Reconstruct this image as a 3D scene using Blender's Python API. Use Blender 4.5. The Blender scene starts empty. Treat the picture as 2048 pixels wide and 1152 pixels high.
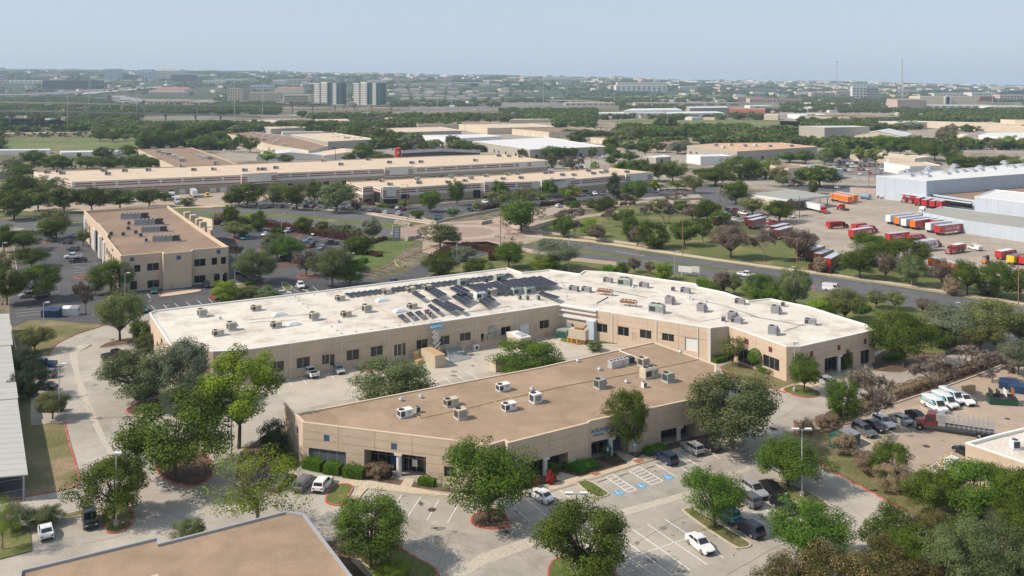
import bpy,math,random
import numpy as np
from mathutils import Vector,Matrix
from mathutils.geometry import tessellate_polygon
random.seed(7); np.random.seed(7)
sc = bpy.context.scene
COL = sc.collection
R = math.radians
# ---------------------------------------------------------------- camera
CX,YH,F,H = 1024.0,165.0,1780.0,62.0     # measured from the photograph: principal column, horizon row, focal length, eye height
cam = bpy.data.cameras.new('camera'); camo = bpy.data.objects.new('camera',cam); COL.objects.link(camo)
camo.location = (0,0,H); camo.rotation_euler = (R(90),0,0)
cam.sensor_width = 36; cam.lens = F / 2048 * 36; cam.shift_y = -(576 - YH) / 2048
cam.clip_start = 1; cam.clip_end = 60000
sc.camera = camo
# ---------------------------------------------------------------- light
SUN_EL = 43; SUN_AZ = math.atan2(-1,-0.16)
world = bpy.data.worlds.new('World'); sc.world = world; world.use_nodes = True
nt = world.node_tree; bg = nt.nodes['Background']
sky = nt.nodes.new('ShaderNodeTexSky'); sky.sky_type = 'NISHITA'; sky.sun_disc = False
sky.sun_elevation = R(SUN_EL); sky.sun_rotation = SUN_AZ; sky.altitude = 200
sky.air_density = 1.0; sky.dust_density = 1.0; sky.ozone_density = 1.6
tn = nt.nodes.new('ShaderNodeMix'); tn.data_type = 'RGBA'; tn.blend_type = 'MULTIPLY'; tn.inputs[0].default_value = 1; tn.inputs[7].default_value = (.93,.86,.955,1)
nt.links.new(sky.outputs[0],tn.inputs[6]); t2 = nt.nodes.new('ShaderNodeMix'); t2.data_type = 'RGBA'; t2.inputs[0].default_value = .78; t2.inputs[7].default_value = (3.1,3.7,4.4,1)   # even pale blue mixed into the sky, flattening it and raising the fill
nt.links.new(tn.outputs[2],t2.inputs[6]); nt.links.new(t2.outputs[2],bg.inputs[0]); bg.inputs[1].default_value = 0.14
sl = bpy.data.lights.new('sun','SUN'); sl.energy = 4.4; sl.angle = R(0.55); sl.color = (1,.875,.765)
so = bpy.data.objects.new('sun',sl); COL.objects.link(so); so.location = (-200,0,300)
sd = Vector((math.sin(SUN_AZ) * math.cos(R(SUN_EL)),math.cos(SUN_AZ) * math.cos(R(SUN_EL)),math.sin(R(SUN_EL))))
so.rotation_euler = sd.to_track_quat('Z','Y').to_euler()
sc.view_settings.view_transform = 'Standard'; sc.view_settings.look = 'None'
sc.view_settings.exposure = 0.3; sc.view_settings.gamma = 1; sc.view_settings.use_curve_mapping = False
sc.render.engine = 'CYCLES'
sc.cycles.max_bounces = 5; sc.cycles.diffuse_bounces = 2; sc.cycles.glossy_bounces = 2; sc.cycles.transmission_bounces = 2
sc.cycles.volume_bounces = 0; sc.cycles.transparent_max_bounces = 4
sc.cycles.use_adaptive_sampling = True; sc.cycles.adaptive_threshold = 0.02
sc.cycles.use_denoising = True
# ---------------------------------------------------------------- helpers
def G(px,py,h=0.0):
    d = F * (H - h) / (py - YH)
    return Vector(((px - CX) / F * d,d,h))
def G2(p,h=0.0): return G(p[0],p[1],h)
def pxs(py,h=0.0): return (py - YH) / (H - h)           # photo pixels per metre at that row
def PX(v):
    return (CX + v[0] / v[1] * F,YH + (H - v[2]) / v[1] * F)

_mats = {}
def M(name): return _mats[name]
def mat(name,col,rough=.85,var=.12,scale=.6,col2=None,scale2=.06,metal=0.0,spec=.3,fine=0,bump=0.0,trans=0.0,objvar=0.0,stain=None,stain_scale=.15,stain_amt=.5,wave=None,coat=0,fa=.28):
    m = bpy.data.materials.new(name); m.use_nodes = True; n = m.node_tree; N = n.nodes; L = n.links
    b = N['Principled BSDF']; b.inputs['Roughness'].default_value = rough; b.inputs['Metallic'].default_value = metal
    b.inputs['Specular IOR Level'].default_value = spec
    if coat: b.inputs['Coat Weight'].default_value = coat; b.inputs['Coat Roughness'].default_value = .08
    tc = N.new('ShaderNodeTexCoord'); geo = N.new('ShaderNodeNewGeometry')
    src = geo.outputs['Position']
    def noise(s,detail=4,ro=.6):
        t = N.new('ShaderNodeTexNoise'); t.inputs['Scale'].default_value = s; t.inputs['Detail'].default_value = detail
        t.inputs['Roughness'].default_value = ro; L.new(src,t.inputs['Vector']); return t.outputs['Fac']
    def ramp(f,a,bb,c0,c1):
        r = N.new('ShaderNodeMapRange'); r.inputs[1].default_value = a; r.inputs[2].default_value = bb
        r.inputs[3].default_value = c0; r.inputs[4].default_value = c1; L.new(f,r.inputs[0]); return r.outputs[0]
    def mix(f,a,bb,mode='MIX'):
        x = N.new('ShaderNodeMix'); x.data_type = 'RGBA'; x.blend_type = mode
        if isinstance(f,float): x.inputs[0].default_value = f
        else: L.new(f,x.inputs[0])
        for s,v in ((6,a),(7,bb)):
            if isinstance(v,tuple): x.inputs[s].default_value = (*v,1)
            else: L.new(v,x.inputs[s])
        return x.outputs[2]
    warm = lambda q: (q[0],q[1],q[2] * .93) if q and q[0] > q[2] * 1.04 else q
    c = tuple(warm(col)); col2 = warm(col2); stain = warm(stain)
    out = c
    if col2: out = mix(ramp(noise(scale2,5),.38,.62,0.,1.),c,tuple(col2))
    if var:
        f = ramp(noise(scale,5,.65),.3,.7,1 - var,1 + var)
        cmb = N.new('ShaderNodeCombineColor')
        for i in range(3): L.new(f,cmb.inputs[i])
        out = mix(1.0,out,cmb.outputs[0],'MULTIPLY')
    if fine:
        f = ramp(noise(fine,2,.7),.3,.7,1 - fa,1 + fa)
        cmb = N.new('ShaderNodeCombineColor')
        for i in range(3): L.new(f,cmb.inputs[i])
        out = mix(1.0,out,cmb.outputs[0],'MULTIPLY')
    if stain:
        out = mix(ramp(noise(stain_scale,6,.7),.49,.68,0.,stain_amt),out,tuple(stain))
    if wave:   # (scale, darkness, axis)
        w = N.new('ShaderNodeTexWave'); w.inputs['Scale'].default_value = wave[0]; w.bands_direction = wave[2]
        mp = N.new('ShaderNodeMapping'); mp.inputs['Rotation'].default_value = (0,0,R(wave[3] if len(wave) > 3 else 0)); L.new(src,mp.inputs[0]); L.new(mp.outputs[0],w.inputs['Vector'])
        f = ramp(w.outputs['Fac'],0,.25,1 - wave[1],1)
        cmb = N.new('ShaderNodeCombineColor')
        for i in range(3): L.new(f,cmb.inputs[i])
        out = mix(1.0,out,cmb.outputs[0],'MULTIPLY')
    if objvar:
        oi = N.new('ShaderNodeObjectInfo'); f = ramp(oi.outputs['Random'],0,1,1 - objvar,1 + objvar)
        cmb = N.new('ShaderNodeCombineColor')
        for i in range(3): L.new(f,cmb.inputs[i])
        out = mix(1.0,out,cmb.outputs[0],'MULTIPLY')
    if isinstance(out,tuple): b.inputs['Base Color'].default_value = (*out,1)
    else: L.new(out,b.inputs['Base Color'])
    if bump:
        bp = N.new('ShaderNodeBump'); bp.inputs['Strength'].default_value = bump; bp.inputs['Distance'].default_value = .05
        L.new(noise(3.0,4),bp.inputs['Height']); L.new(bp.outputs[0],b.inputs['Normal'])
    if trans:
        t = N.new('ShaderNodeBsdfTranslucent'); ms = N.new('ShaderNodeMixShader'); ms.inputs[0].default_value = trans
        if isinstance(out,tuple): t.inputs[0].default_value = (*out,1)
        else: L.new(out,t.inputs[0])
        L.new(b.outputs[0],ms.inputs[1]); L.new(t.outputs[0],ms.inputs[2]); L.new(ms.outputs[0],N['Material Output'].inputs[0])
    _mats[name] = m; return m
def leafmat(name,a,b,trans=.18):
    """leaf colour: varies per clump (attribute), per tree (object random) and along the crown"""
    m = bpy.data.materials.new(name); m.use_nodes = True; n = m.node_tree; N = n.nodes; L = n.links
    p = N['Principled BSDF']; p.inputs['Roughness'].default_value = .6; p.inputs['Specular IOR Level'].default_value = .06
    at = N.new('ShaderNodeAttribute'); at.attribute_name = 'tint'
    oi = N.new('ShaderNodeObjectInfo')
    x = N.new('ShaderNodeMix'); x.data_type = 'RGBA'; x.inputs[6].default_value = (*a,1); x.inputs[7].default_value = (*b,1)
    L.new(at.outputs['Fac'],x.inputs[0])
    hs = N.new('ShaderNodeHueSaturation')
    mr = N.new('ShaderNodeMapRange'); mr.inputs[3].default_value = .8; mr.inputs[4].default_value = 1.25; L.new(oi.outputs['Random'],mr.inputs[0])
    mr2 = N.new('ShaderNodeMapRange'); mr2.inputs[3].default_value = .485; mr2.inputs[4].default_value = .515; L.new(oi.outputs['Random'],mr2.inputs[0])
    L.new(mr.outputs[0],hs.inputs['Value']); L.new(mr2.outputs[0],hs.inputs['Hue']); L.new(x.outputs[2],hs.inputs['Color'])
    L.new(hs.outputs[0],p.inputs['Base Color'])
    t = N.new('ShaderNodeBsdfTranslucent'); ms = N.new('ShaderNodeMixShader'); ms.inputs[0].default_value = trans
    L.new(hs.outputs[0],t.inputs[0]); L.new(p.outputs[0],ms.inputs[1]); L.new(t.outputs[0],ms.inputs[2])
    L.new(ms.outputs[0],N['Material Output'].inputs[0])
    _mats[name] = m; return m
def rampmat(name,cols,scale,rough=.9,fine=0,detail=6):
    """patchy ground: colour ramp over layered noise"""
    m = bpy.data.materials.new(name); m.use_nodes = True; n = m.node_tree; N = n.nodes; L = n.links
    b = N['Principled BSDF']; b.inputs['Roughness'].default_value = rough; b.inputs['Specular IOR Level'].default_value = .15
    geo = N.new('ShaderNodeNewGeometry')
    t = N.new('ShaderNodeTexNoise'); t.inputs['Scale'].default_value = scale; t.inputs['Detail'].default_value = detail; t.inputs['Roughness'].default_value = .65
    L.new(geo.outputs['Position'],t.inputs['Vector'])
    r = N.new('ShaderNodeValToRGB'); L.new(t.outputs['Fac'],r.inputs[0])
    e = r.color_ramp.elements
    e[0].position = cols[0][0]; e[0].color = (*cols[0][1],1); e[1].position = cols[-1][0]; e[1].color = (*cols[-1][1],1)
    for p,c in cols[1:-1]:
        k = e.new(p); k.color = (*c,1)
    out = r.outputs[0]
    if fine:
        t2 = N.new('ShaderNodeTexNoise'); t2.inputs['Scale'].default_value = fine; t2.inputs['Detail'].default_value = 3; L.new(geo.outputs['Position'],t2.inputs['Vector'])
        mr = N.new('ShaderNodeMapRange'); mr.inputs[1].default_value = .3; mr.inputs[2].default_value = .7; mr.inputs[3].default_value = .7; mr.inputs[4].default_value = 1.3
        L.new(t2.outputs['Fac'],mr.inputs[0]); cc = N.new('ShaderNodeCombineColor')
        for i in range(3): L.new(mr.outputs[0],cc.inputs[i])
        x = N.new('ShaderNodeMix'); x.data_type = 'RGBA'; x.blend_type = 'MULTIPLY'; x.inputs[0].default_value = 1
        L.new(out,x.inputs[6]); L.new(cc.outputs[0],x.inputs[7]); out = x.outputs[2]
    L.new(out,b.inputs['Base Color']); _mats[name] = m; return m

# surfaces
mat('concrete',(.33,.30,.265),.9,.10,.25,(.40,.365,.325),.06,fine=3,fa=.07,stain=(.20,.18,.165),stain_scale=.09,stain_amt=.5)
mat('concrete_old',(.29,.265,.24),.9,.1,.4,(.36,.33,.295),.06,fine=3,fa=.07,stain=(.17,.155,.14),stain_scale=.22,stain_amt=.55)
mat('concrete_tan',(.38,.30,.235),.9,.10,.3,(.33,.265,.215),.05,fine=3,fa=.1,stain=(.2,.165,.14),stain_scale=.12,stain_amt=.5)
mat('concrete_yard',(.37,.315,.265),.9,.12,.25,(.30,.26,.225),.03,fine=2,fa=.12,stain=(.16,.14,.125),stain_scale=.09,stain_amt=.5)
mat('concrete_pale',(.43,.385,.33),.9,.1,.3,fine=4,fa=.06,stain=(.26,.235,.205),stain_scale=.12,stain_amt=.4)
mat('gutter_concrete',(.43,.385,.33),.9,.08,.5,fine=5)
mat('sidewalk',(.48,.40,.31),.9,.08,.8,fine=5)
mat('asphalt',(.062,.062,.066),.9,.15,.4,(.085,.084,.086),.06,fine=5,stain=(.13,.125,.12),stain_scale=.3,stain_amt=.3)
mat('asphalt_road',(.095,.096,.10),.9,.1,.3,(.12,.12,.122),.04,fine=4)
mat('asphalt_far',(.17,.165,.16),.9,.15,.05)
mat('pavers',(.27,.19,.165),.9,.12,1.2,(.32,.235,.205),.2,fine=4)
mat('pavers_pale',(.38,.31,.26),.9,.1,1.2,fine=4)
rampmat('lawn',[(.3,(.08,.11,.028)),(.54,(.125,.14,.045)),(.62,(.22,.175,.085))],.09,fine=3)
rampmat('lawn_dry',[(.3,(.095,.11,.035)),(.52,(.17,.15,.07)),(.65,(.27,.20,.12))],.12,fine=3)
rampmat('lawn_green',[(.3,(.075,.115,.028)),(.55,(.11,.14,.04)),(.7,(.16,.16,.06))],.1,fine=3)
rampmat('field',[(.32,(.085,.13,.035)),(.5,(.13,.16,.055)),(.65,(.19,.165,.085))],.02,fine=.6)
rampmat('scrub',[(.3,(.075,.085,.035)),(.5,(.14,.12,.065)),(.68,(.2,.16,.1))],.03,fine=.8)
rampmat('mulch',[(.35,(.085,.055,.035)),(.6,(.15,.105,.07))],.5,fine=5)
rampmat('ground',[(.32,(.07,.08,.032)),(.47,(.12,.11,.06)),(.56,(.22,.18,.13)),(.68,(.30,.26,.21))],.008,fine=.3,detail=8)
rampmat('urban_ground',[(.33,(.10,.10,.055)),(.42,(.24,.20,.155)),(.55,(.33,.29,.24)),(.7,(.17,.16,.15))],.012,fine=.4,detail=8)
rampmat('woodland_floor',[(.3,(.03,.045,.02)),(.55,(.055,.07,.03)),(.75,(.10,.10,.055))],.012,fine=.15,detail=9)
mat('kerb_red',(.40,.085,.065),.8,.15,2,stain=(.42,.31,.26),stain_scale=.7,stain_amt=.9)
mat('kerb_grey',(.46,.40,.32),.85,.1,1)
mat('paint_white',(.72,.72,.70),.7,.12,1.5)
mat('paint_yellow',(.7,.46,.05),.7,.1,1.5)
mat('paint_blue',(.08,.30,.50),.7,.1,1.5)
mat('manhole',(.06,.05,.045),.7)
mat('brick_ramp',(.30,.13,.09),.9,.1,2)
mat('crack_seal',(.17,.15,.135),.9)
mat('oil',(.19,.175,.16),.8,.2,2)
# building skins
mat('wall_tan',(.545,.435,.345),.88,.06,.25,fine=6,fa=.07,stain=(.36,.28,.21),stain_scale=.35,stain_amt=.35)
mat('wall_tan_dark',(.36,.30,.235),.88,.06,.3,fine=6)
mat('wall_grey',(.36,.34,.31),.88,.06,.3)
mat('wall_cream',(.56,.49,.39),.88,.05,.3)
mat('wall_white',(.70,.70,.68),.8,.05,.3)
mat('wall_offwhite',(.64,.62,.60),.85,.05,.2)
mat('wall_steel',(.45,.51,.56),.6,.05,.2,wave=(.35,.04,'X'))
mat('wall_steel_plain',(.50,.57,.63),.55,.04,.2)
mat('wall_brick',(.32,.10,.07),.9,.1,1)
mat('wall_pink',(.50,.40,.36),.9,.06,.3)
mat('accent_blue',(.05,.10,.19),.5,.05,1)
mat('accent_maroon',(.16,.035,.035),.5,.05,1)
mat('stripe_red',(.25,.05,.042),.7,.08,.5)
mat('roof_white',(.63,.59,.55),.8,.07,.35,(.56,.515,.47),.045,stain=(.33,.28,.225),stain_scale=.16,stain_amt=.75,wave=(.42,.09,'X',35))
mat('roof_bright',(.60,.60,.58),.6,.04,.1)
mat('roof_cream',(.52,.42,.325),.85,.06,.1,(.55,.43,.33),.02)
mat('roof_gravel',(.245,.175,.120),.95,.12,.3,(.305,.22,.155),.07,fine=4,fa=.13,stain=(.45,.335,.24),stain_scale=.1,stain_amt=.45)
mat('roof_gravel_dark',(.215,.148,.11),.95,.1,.3,(.27,.19,.14),.07,fine=4,fa=.12)
mat('roof_brown',(.24,.165,.12),.95,.1,.1)
mat('roof_peach',(.5,.33,.22),.9,.08,.05)
mat('roof_metal',(.40,.40,.38),.6,.07,.3,wave=(.55,.04,'Y'))
mat('roof_metal_pale',(.55,.55,.54),.5,.05,.1)
mat('roof_grey',(.30,.30,.28),.8,.08,.1)
mat('roof_dark',(.12,.12,.125),.8,.1,.1)
mat('roof_shingle',(.24,.20,.17),.9,.15,.2)
mat('roof_red',(.33,.13,.09),.9,.1,.1)
mat('coping_tan',(.56,.45,.345),.8,.05,.5)
mat('coping_white',(.74,.73,.70),.6,.04,.5)
mat('coping_steel',(.36,.37,.38),.5,.04,.5,metal=.2)
mat('glass',(.012,.017,.022),.12,0,spec=.6)
mat('glass_blue',(.02,.045,.07),.1,0,spec=.7)
mat('glass_green',(.03,.075,.08),.15,0,spec=.6)
mat('glass_pale',(.62,.66,.66),.3,0)
mat('blinds',(.09,.11,.125),.5,.1,3,spec=.5)
mat('frame_dark',(.05,.045,.04),.5,0)
mat('frame_alu',(.45,.45,.44),.4,0,metal=.3)
mat('door_white',(.68,.68,.66),.7,.04,1)
mat('door_tan',(.45,.35,.26),.7,.04,1)
mat('metal_grey',(.30,.31,.32),.5,.08,2,metal=.3)
mat('metal_dark',(.06,.06,.065),.5,.1,2)
mat('metal_white',(.68,.68,.66),.5,.05,2)
mat('metal_beige',(.50,.44,.35),.6,.08,2)
mat('metal_green',(.27,.32,.28),.6,.08,2)
mat('metal_mauve',(.27,.25,.26),.6,.08,2)
mat('metal_black',(.02,.02,.02),.5,0)
mat('galvanised',(.52,.54,.56),.35,.05,3,metal=.4)
mat('pole_bronze',(.28,.14,.09),.6,0)
mat('wood_pole',(.20,.11,.07),.9,.1,2)
mat('solar_cell',(.010,.013,.026),.5,0,spec=.12)
mat('solar_edge',(.30,.32,.34),.4,0,metal=.5)
mat('skylight',(.62,.68,.68),.25,0,spec=.5)
mat('rust',(.24,.10,.045),.9,.2,3)
mat('stone',(.36,.32,.28),.95,.2,1.5)
mat('cardboard',(.42,.29,.16),.9,.1,2)
mat('dumpster_green',(.025,.09,.06),.6,.1,2)
mat('dumpster_navy',(.02,.05,.11),.6,.1,2)
mat('lift_blue',(.10,.30,.50),.5,0)
mat('text_blue',(.02,.14,.36),.6,0)
mat('text_lightblue',(.06,.34,.62),.6,0)
mat('text_dark',(.03,.03,.035),.6,0)
mat('text_white',(.78,.78,.78),.6,0)
mat('text_yellow',(.8,.5,.03),.6,0)
mat('highway_green',(.02,.22,.13),.6,0)
mat('bark',(.085,.065,.05),.95,.2,4)
mat('bark_pale',(.17,.145,.125),.95,.2,4)
mat('pipe_yellow',(.50,.40,.20),.7,.1,2)
mat('twig',(.20,.165,.135),.95,.1,4)
mat('twig_red',(.24,.195,.165),.95,.1,4)
mat('tyre',(.012,.012,.013),.8,0)
mat('rim',(.42,.42,.43),.35,0,metal=.6)
mat('car_glass',(.012,.016,.02),.06,0,spec=.8)
mat('lamp_red',(.35,.015,.015),.3,0)
mat('lamp_clear',(.6,.62,.64),.2,0,spec=.8)
mat('skin',(.42,.26,.18),.7,0)
mat('cloth_red',(.4,.03,.03),.9,0)
mat('cloth_dark',(.03,.035,.05),.9,0)
mat('cloth_white',(.65,.65,.65),.9,0)
mat('cloth_brown',(.2,.08,.04),.9,0)
mat('limb_brown',(.3,.17,.1),.9,0)
PAINT = dict(white=(.72,.72,.71),black=(.012,.012,.014),silver=(.40,.41,.42),grey=(.11,.115,.12),navy=(.015,.028,.06),blue=(.02,.09,.26),teal=(.04,.27,.34),red=(.42,.02,.025),maroon=(.11,.015,.02),orange=(.75,.17,.02),yellow=(.78,.48,.02),tan=(.30,.22,.15),green=(.02,.10,.09),lightblue=(.22,.32,.40),tractor_red=(.5,.015,.02))
for k,c in PAINT.items():
    mat('paint_' + k + '_gloss',c,.35,0,spec=.5,coat=.5,metal=.25 if k in ('silver','lightblue') else 0)
mat('trailer_grey',(.42,.45,.49),.5,.06,.5)
# leaves
leafmat('leaf_oak',(.030,.054,.007),(.118,.165,.022))
leafmat('leaf_maple',(.032,.068,.008),(.12,.185,.023))
leafmat('leaf_lime',(.10,.165,.015),(.27,.36,.035),.3)
leafmat('leaf_elm',(0.0742,0.1023,0.0363),(0.1568,0.1947,0.0742))
leafmat('leaf_grey',(0.099,0.1237,0.0742),(0.1898,0.2145,0.132))
leafmat('leaf_olive',(0.0907,0.1155,0.033),(0.2062,0.2228,0.0742))
leafmat('leaf_cedar',(0.0231,0.0495,0.0231),(0.066,0.1023,0.0495))
leafmat('leaf_brown',(.105,.078,.056),(.20,.155,.12),.15)
leafmat('leaf_hedge_brown',(0.0675,0.0338,0.0216),(0.1485,0.0743,0.0513),.1)
leafmat('leaf_hedge',(0.0495,0.1155,0.0099),(0.1568,0.2805,0.0297))
leafmat('leaf_dry',(.16,.115,.07),(.32,.245,.16),.15)
leafmat('leaf_willow',(.065,.095,.035),(.16,.21,.08))
leafmat('leaf_russet',(.055,.052,.015),(.16,.12,.04),.2)
leafmat('leaf_red',(0.189,0.0162,0.0203),(0.405,0.0405,0.0405),.2)
leafmat('blossom',(0.5,0.44,0.28),(0.72,0.66,0.48),.2)

class MB:
    def __init__(s): s.v = []; s.f = []; s.m = []; s.mats = []
    def mi(s,m):
        if m not in s.mats: s.mats.append(m)
        return s.mats.index(m)
    def face(s,pts,m):
        i = len(s.v); s.v += [tuple(p) for p in pts]; s.f.append(tuple(range(i,i + len(pts)))); s.m.append(s.mi(m))
    def hexa(s,b,t,m,mt=None,bottom=False):
        """b, t: bottom and top rings of equal length"""
        n = len(b); i = len(s.v); s.v += [tuple(p) for p in b] + [tuple(p) for p in t]; k = s.mi(m); kt = s.mi(mt or m)
        for j in range(n): s.f.append((i + j,i + (j + 1) % n,i + n + (j + 1) % n,i + n + j)); s.m.append(k)
        s.f.append(tuple(range(i + n,i + 2 * n))); s.m.append(kt)
        if bottom: s.f.append(tuple(reversed(range(i,i + n)))); s.m.append(k)
    def box(s,c,size,m,rz=0,mt=None,taper=1.0):
        """c = centre of the underside"""
        x,y,z = size; ca,sa = math.cos(rz),math.sin(rz); b = []; t = []
        for sx,sy in ((-1,-1),(1,-1),(1,1),(-1,1)):
            dx,dy = sx * x / 2,sy * y / 2
            b.append((c[0] + dx * ca - dy * sa,c[1] + dx * sa + dy * ca,c[2]))
            dx,dy = dx * taper,dy * taper
            t.append((c[0] + dx * ca - dy * sa,c[1] + dx * sa + dy * ca,c[2] + z))
        s.hexa(b,t,m,mt,True)
    def cyl(s,c,r,h,m,n=10,r2=None,mt=None,axis='Z'):
        r2 = r if r2 is None else r2
        b = []; t = []
        for k in range(n):
            a = 2 * math.pi * k / n; x,y = math.cos(a),math.sin(a)
            if axis == 'Z': b.append((c[0] + r * x,c[1] + r * y,c[2])); t.append((c[0] + r2 * x,c[1] + r2 * y,c[2] + h))
            elif axis == 'Y': b.append((c[0] + r * y,c[1],c[2] + r * x)); t.append((c[0] + r2 * y,c[1] + h,c[2] + r2 * x))
            else: b.append((c[0],c[1] + r * x,c[2] + r * y)); t.append((c[0] + h,c[1] + r2 * x,c[2] + r2 * y))
        s.hexa(b,t,m,mt,True)
    def tube(s,p,q,r,m,r2=None,n=6):
        p = Vector(p); q = Vector(q); d = q - p
        if d.length < 1e-6: return
        r2 = r if r2 is None else r2
        a = d.normalized().orthogonal().normalized(); bb = d.normalized().cross(a)
        ring = [(math.cos(2 * math.pi * k / n),math.sin(2 * math.pi * k / n)) for k in range(n)]
        s.hexa([p + a * x * r + bb * y * r for x,y in ring],[q + a * x * r2 + bb * y * r2 for x,y in ring],m,None,True)
    def flat(s,poly,z,m):
        """concave polygon at height z"""
        vs = [Vector((p[0],p[1],z)) for p in poly]; i = len(s.v); s.v += [tuple(v) for v in vs]; k = s.mi(m)
        for t in tessellate_polygon([vs]):
            a,b,c = t
            n = (vs[b] - vs[a]).cross(vs[c] - vs[a])
            s.f.append((i + a,i + b,i + c) if n.z > 0 else (i + a,i + c,i + b)); s.m.append(k)
    def strip(s,pts,w,z0,z1,m,closed=False,off=0.0,mt=None):
        """kerb-like bar along a line of 2-D points"""
        n = len(pts); L = offs(pts,off + w / 2,closed); Rr = offs(pts,off - w / 2,closed); k = s.mi(m); kt = s.mi(mt or m)
        for j in range(n if closed else n - 1):
            a,b = j,(j + 1) % n; i = len(s.v)
            s.v += [(L[a][0],L[a][1],z0),(L[b][0],L[b][1],z0),(Rr[b][0],Rr[b][1],z0),(Rr[a][0],Rr[a][1],z0),
                    (L[a][0],L[a][1],z1),(L[b][0],L[b][1],z1),(Rr[b][0],Rr[b][1],z1),(Rr[a][0],Rr[a][1],z1)]
            s.f += [(i,i + 1,i + 5,i + 4),(i + 2,i + 3,i + 7,i + 6),(i + 4,i + 5,i + 6,i + 7)]; s.m += [k,k,kt]
            if not closed and j == 0: s.f.append((i,i + 4,i + 7,i + 3)); s.m.append(k)
            if not closed and j == n - 2: s.f.append((i + 1,i + 2,i + 6,i + 5)); s.m.append(k)
    def mesh(s,name,smooth=False):
        me = bpy.data.meshes.new(name); me.from_pydata(s.v,[],s.f)
        for m in s.mats: me.materials.append(M(m))
        me.polygons.foreach_set('material_index',s.m)
        if smooth: me.polygons.foreach_set('use_smooth',[True] * len(s.f))
        me.update(); return me
    def obj(s,name,parent=None,loc=None,smooth=False,kind=None):
        if not s.f: return None
        return link(name,s.mesh(name,smooth),parent,loc,kind)
def offs(pts,d,closed):
    n = len(pts); out = []
    for j in range(n):
        p = Vector(pts[j][:2])
        a = Vector(pts[(j - 1) % n][:2]) if (closed or j > 0) else None
        b = Vector(pts[(j + 1) % n][:2]) if (closed or j < n - 1) else None
        d1 = (p - a).normalized() if a is not None else None; d2 = (b - p).normalized() if b is not None else None
        if d1 is None: d1 = d2
        if d2 is None: d2 = d1
        n1 = Vector((-d1.y,d1.x)); n2 = Vector((-d2.y,d2.x)); nn = (n1 + n2)
        if nn.length < .2: nn = n1
        nn.normalize(); c = max(.35,nn.dot(n1)); out.append(p + nn * (d / c))
    return out
def link(name,data,parent=None,loc=None,kind=None):
    o = bpy.data.objects.new(name,data); COL.objects.link(o)
    if parent: o.parent = parent
    if loc is not None: o.location = loc
    if kind: o['kind'] = kind
    return o
def empty(name,loc=(0,0,0),rz=0):
    o = bpy.data.objects.new(name,None); COL.objects.link(o); o.location = loc; o.rotation_euler = (0,0,rz); o.empty_display_size = .5; return o
def slotmat(o,k,m):
    o.material_slots[k].link = 'OBJECT'; o.material_slots[k].material = M(m)
def dup(o,parent=None):
    c = o.copy(); COL.objects.link(c)
    if parent: c.parent = parent
    return c
def smooth_line(pts,closed=False,n=2):
    for _ in range(n):
        q = []; m = len(pts)
        for i in range(m if closed else m - 1):
            a,b = Vector(pts[i][:2]),Vector(pts[(i + 1) % m][:2]); q += [a.lerp(b,.25),a.lerp(b,.75)]
        if not closed: q = [Vector(pts[0][:2])] + q[1:-1] + [Vector(pts[-1][:2])]
        pts = q
    return pts
# labels: single ones at once, members of a row once the row is complete
REG = {}
ORD = ['','first','second','third','fourth','fifth','sixth','seventh','eighth','ninth','tenth','eleventh','twelfth','thirteenth','fourteenth','fifteenth','sixteenth','seventeenth','eighteenth','nineteenth','twentieth'] + [t + u for t in ('twenty-','thirty-','forty-','fifty-') for u in ('first','second','third','fourth','fifth','sixth','seventh','eighth','ninth','next')]
ORD += [f'number {k}' for k in range(len(ORD),400)]
def tag(o,label,cat,group=None):
    o['label'] = label; o['category'] = cat
    if group: o['group'] = group
    return o
def row(o,desc,cat,where,group,x):
    """one of a row: 'desc, third from the left where'"""
    o['category'] = cat; o['group'] = group; REG.setdefault((where,cat),[]).append((x,o,desc)); return o
def finish_labels():
    for (where,cat),L in REG.items():
        L.sort(key=lambda t: t[0])
        for k,(x,o,d) in enumerate(L):
            if len(L) == 1: o['label'] = f'{d} {where}'
            else: o['label'] = f'{d}, {ORD[k + 1]} from the left {where}'
def text(s,size,m,parent,loc,rot,shear=0,name='lettering',ext=.02,align='CENTER',space=1.0):
    cu = bpy.data.curves.new(name,'FONT'); cu.body = s; cu.size = size; cu.shear = shear; cu.extrude = ext; cu.align_x = align; cu.align_y = 'CENTER'; cu.space_character = space
    cu.resolution_u = 2
    cu.materials.append(M(m)); t_ = bpy.data.objects.new(name,cu); me = bpy.data.meshes.new_from_object(t_); bpy.data.objects.remove(t_); me.name = name; o = link(name,me,parent); o.location = loc; o.rotation_euler = rot; return o
# ================================================================ SETTING
def terrain_h(x,y):
    """plain, rising to low hills far off, higher towards the left of the view"""
    t = np.interp(y,(3300,4600,6500,9000),(0,.4,.76,1.)); a = x / max(y,1)
    px = CX + a * F
    pts = [(-3000,240),(-400,200),(0,190),(260,176),(520,160),(760,150),(1020,118),(1300,92),(1520,66),(1750,52),(2048,18),(2600,10),(5000,8)]
    hh = pts[-1][1]
    for (x0,h0),(x1,h1) in zip(pts,pts[1:]):
        if x0 <= px <= x1: hh = h0 + (h1 - h0) * (px - x0) / (x1 - x0); break
    return t * (hh + 7 * math.sin(x * .0021 + 1) + 5 * math.sin(x * .0057 + y * .0003))
def Gt(px,py,up=0.0):
    """the point of the ground, hills included, seen at (px, py)"""
    if py > 199: return G(px,py)
    Y = 3200.
    while Y < 9000:
        X = (px - CX) / F * Y; z = terrain_h(X,Y)
        if z >= H - (py - YH) * Y / F: break
        Y += 25
    return Vector((X,Y,z + up))
mb = MB()
ys = [-400,60,1500,3300] + [3300 + 260 * k for k in range(1,6)] + [4600 + 380 * k for k in range(1,6)] + [6500 + 500 * k for k in range(1,6)] + [11000,14000]
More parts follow.
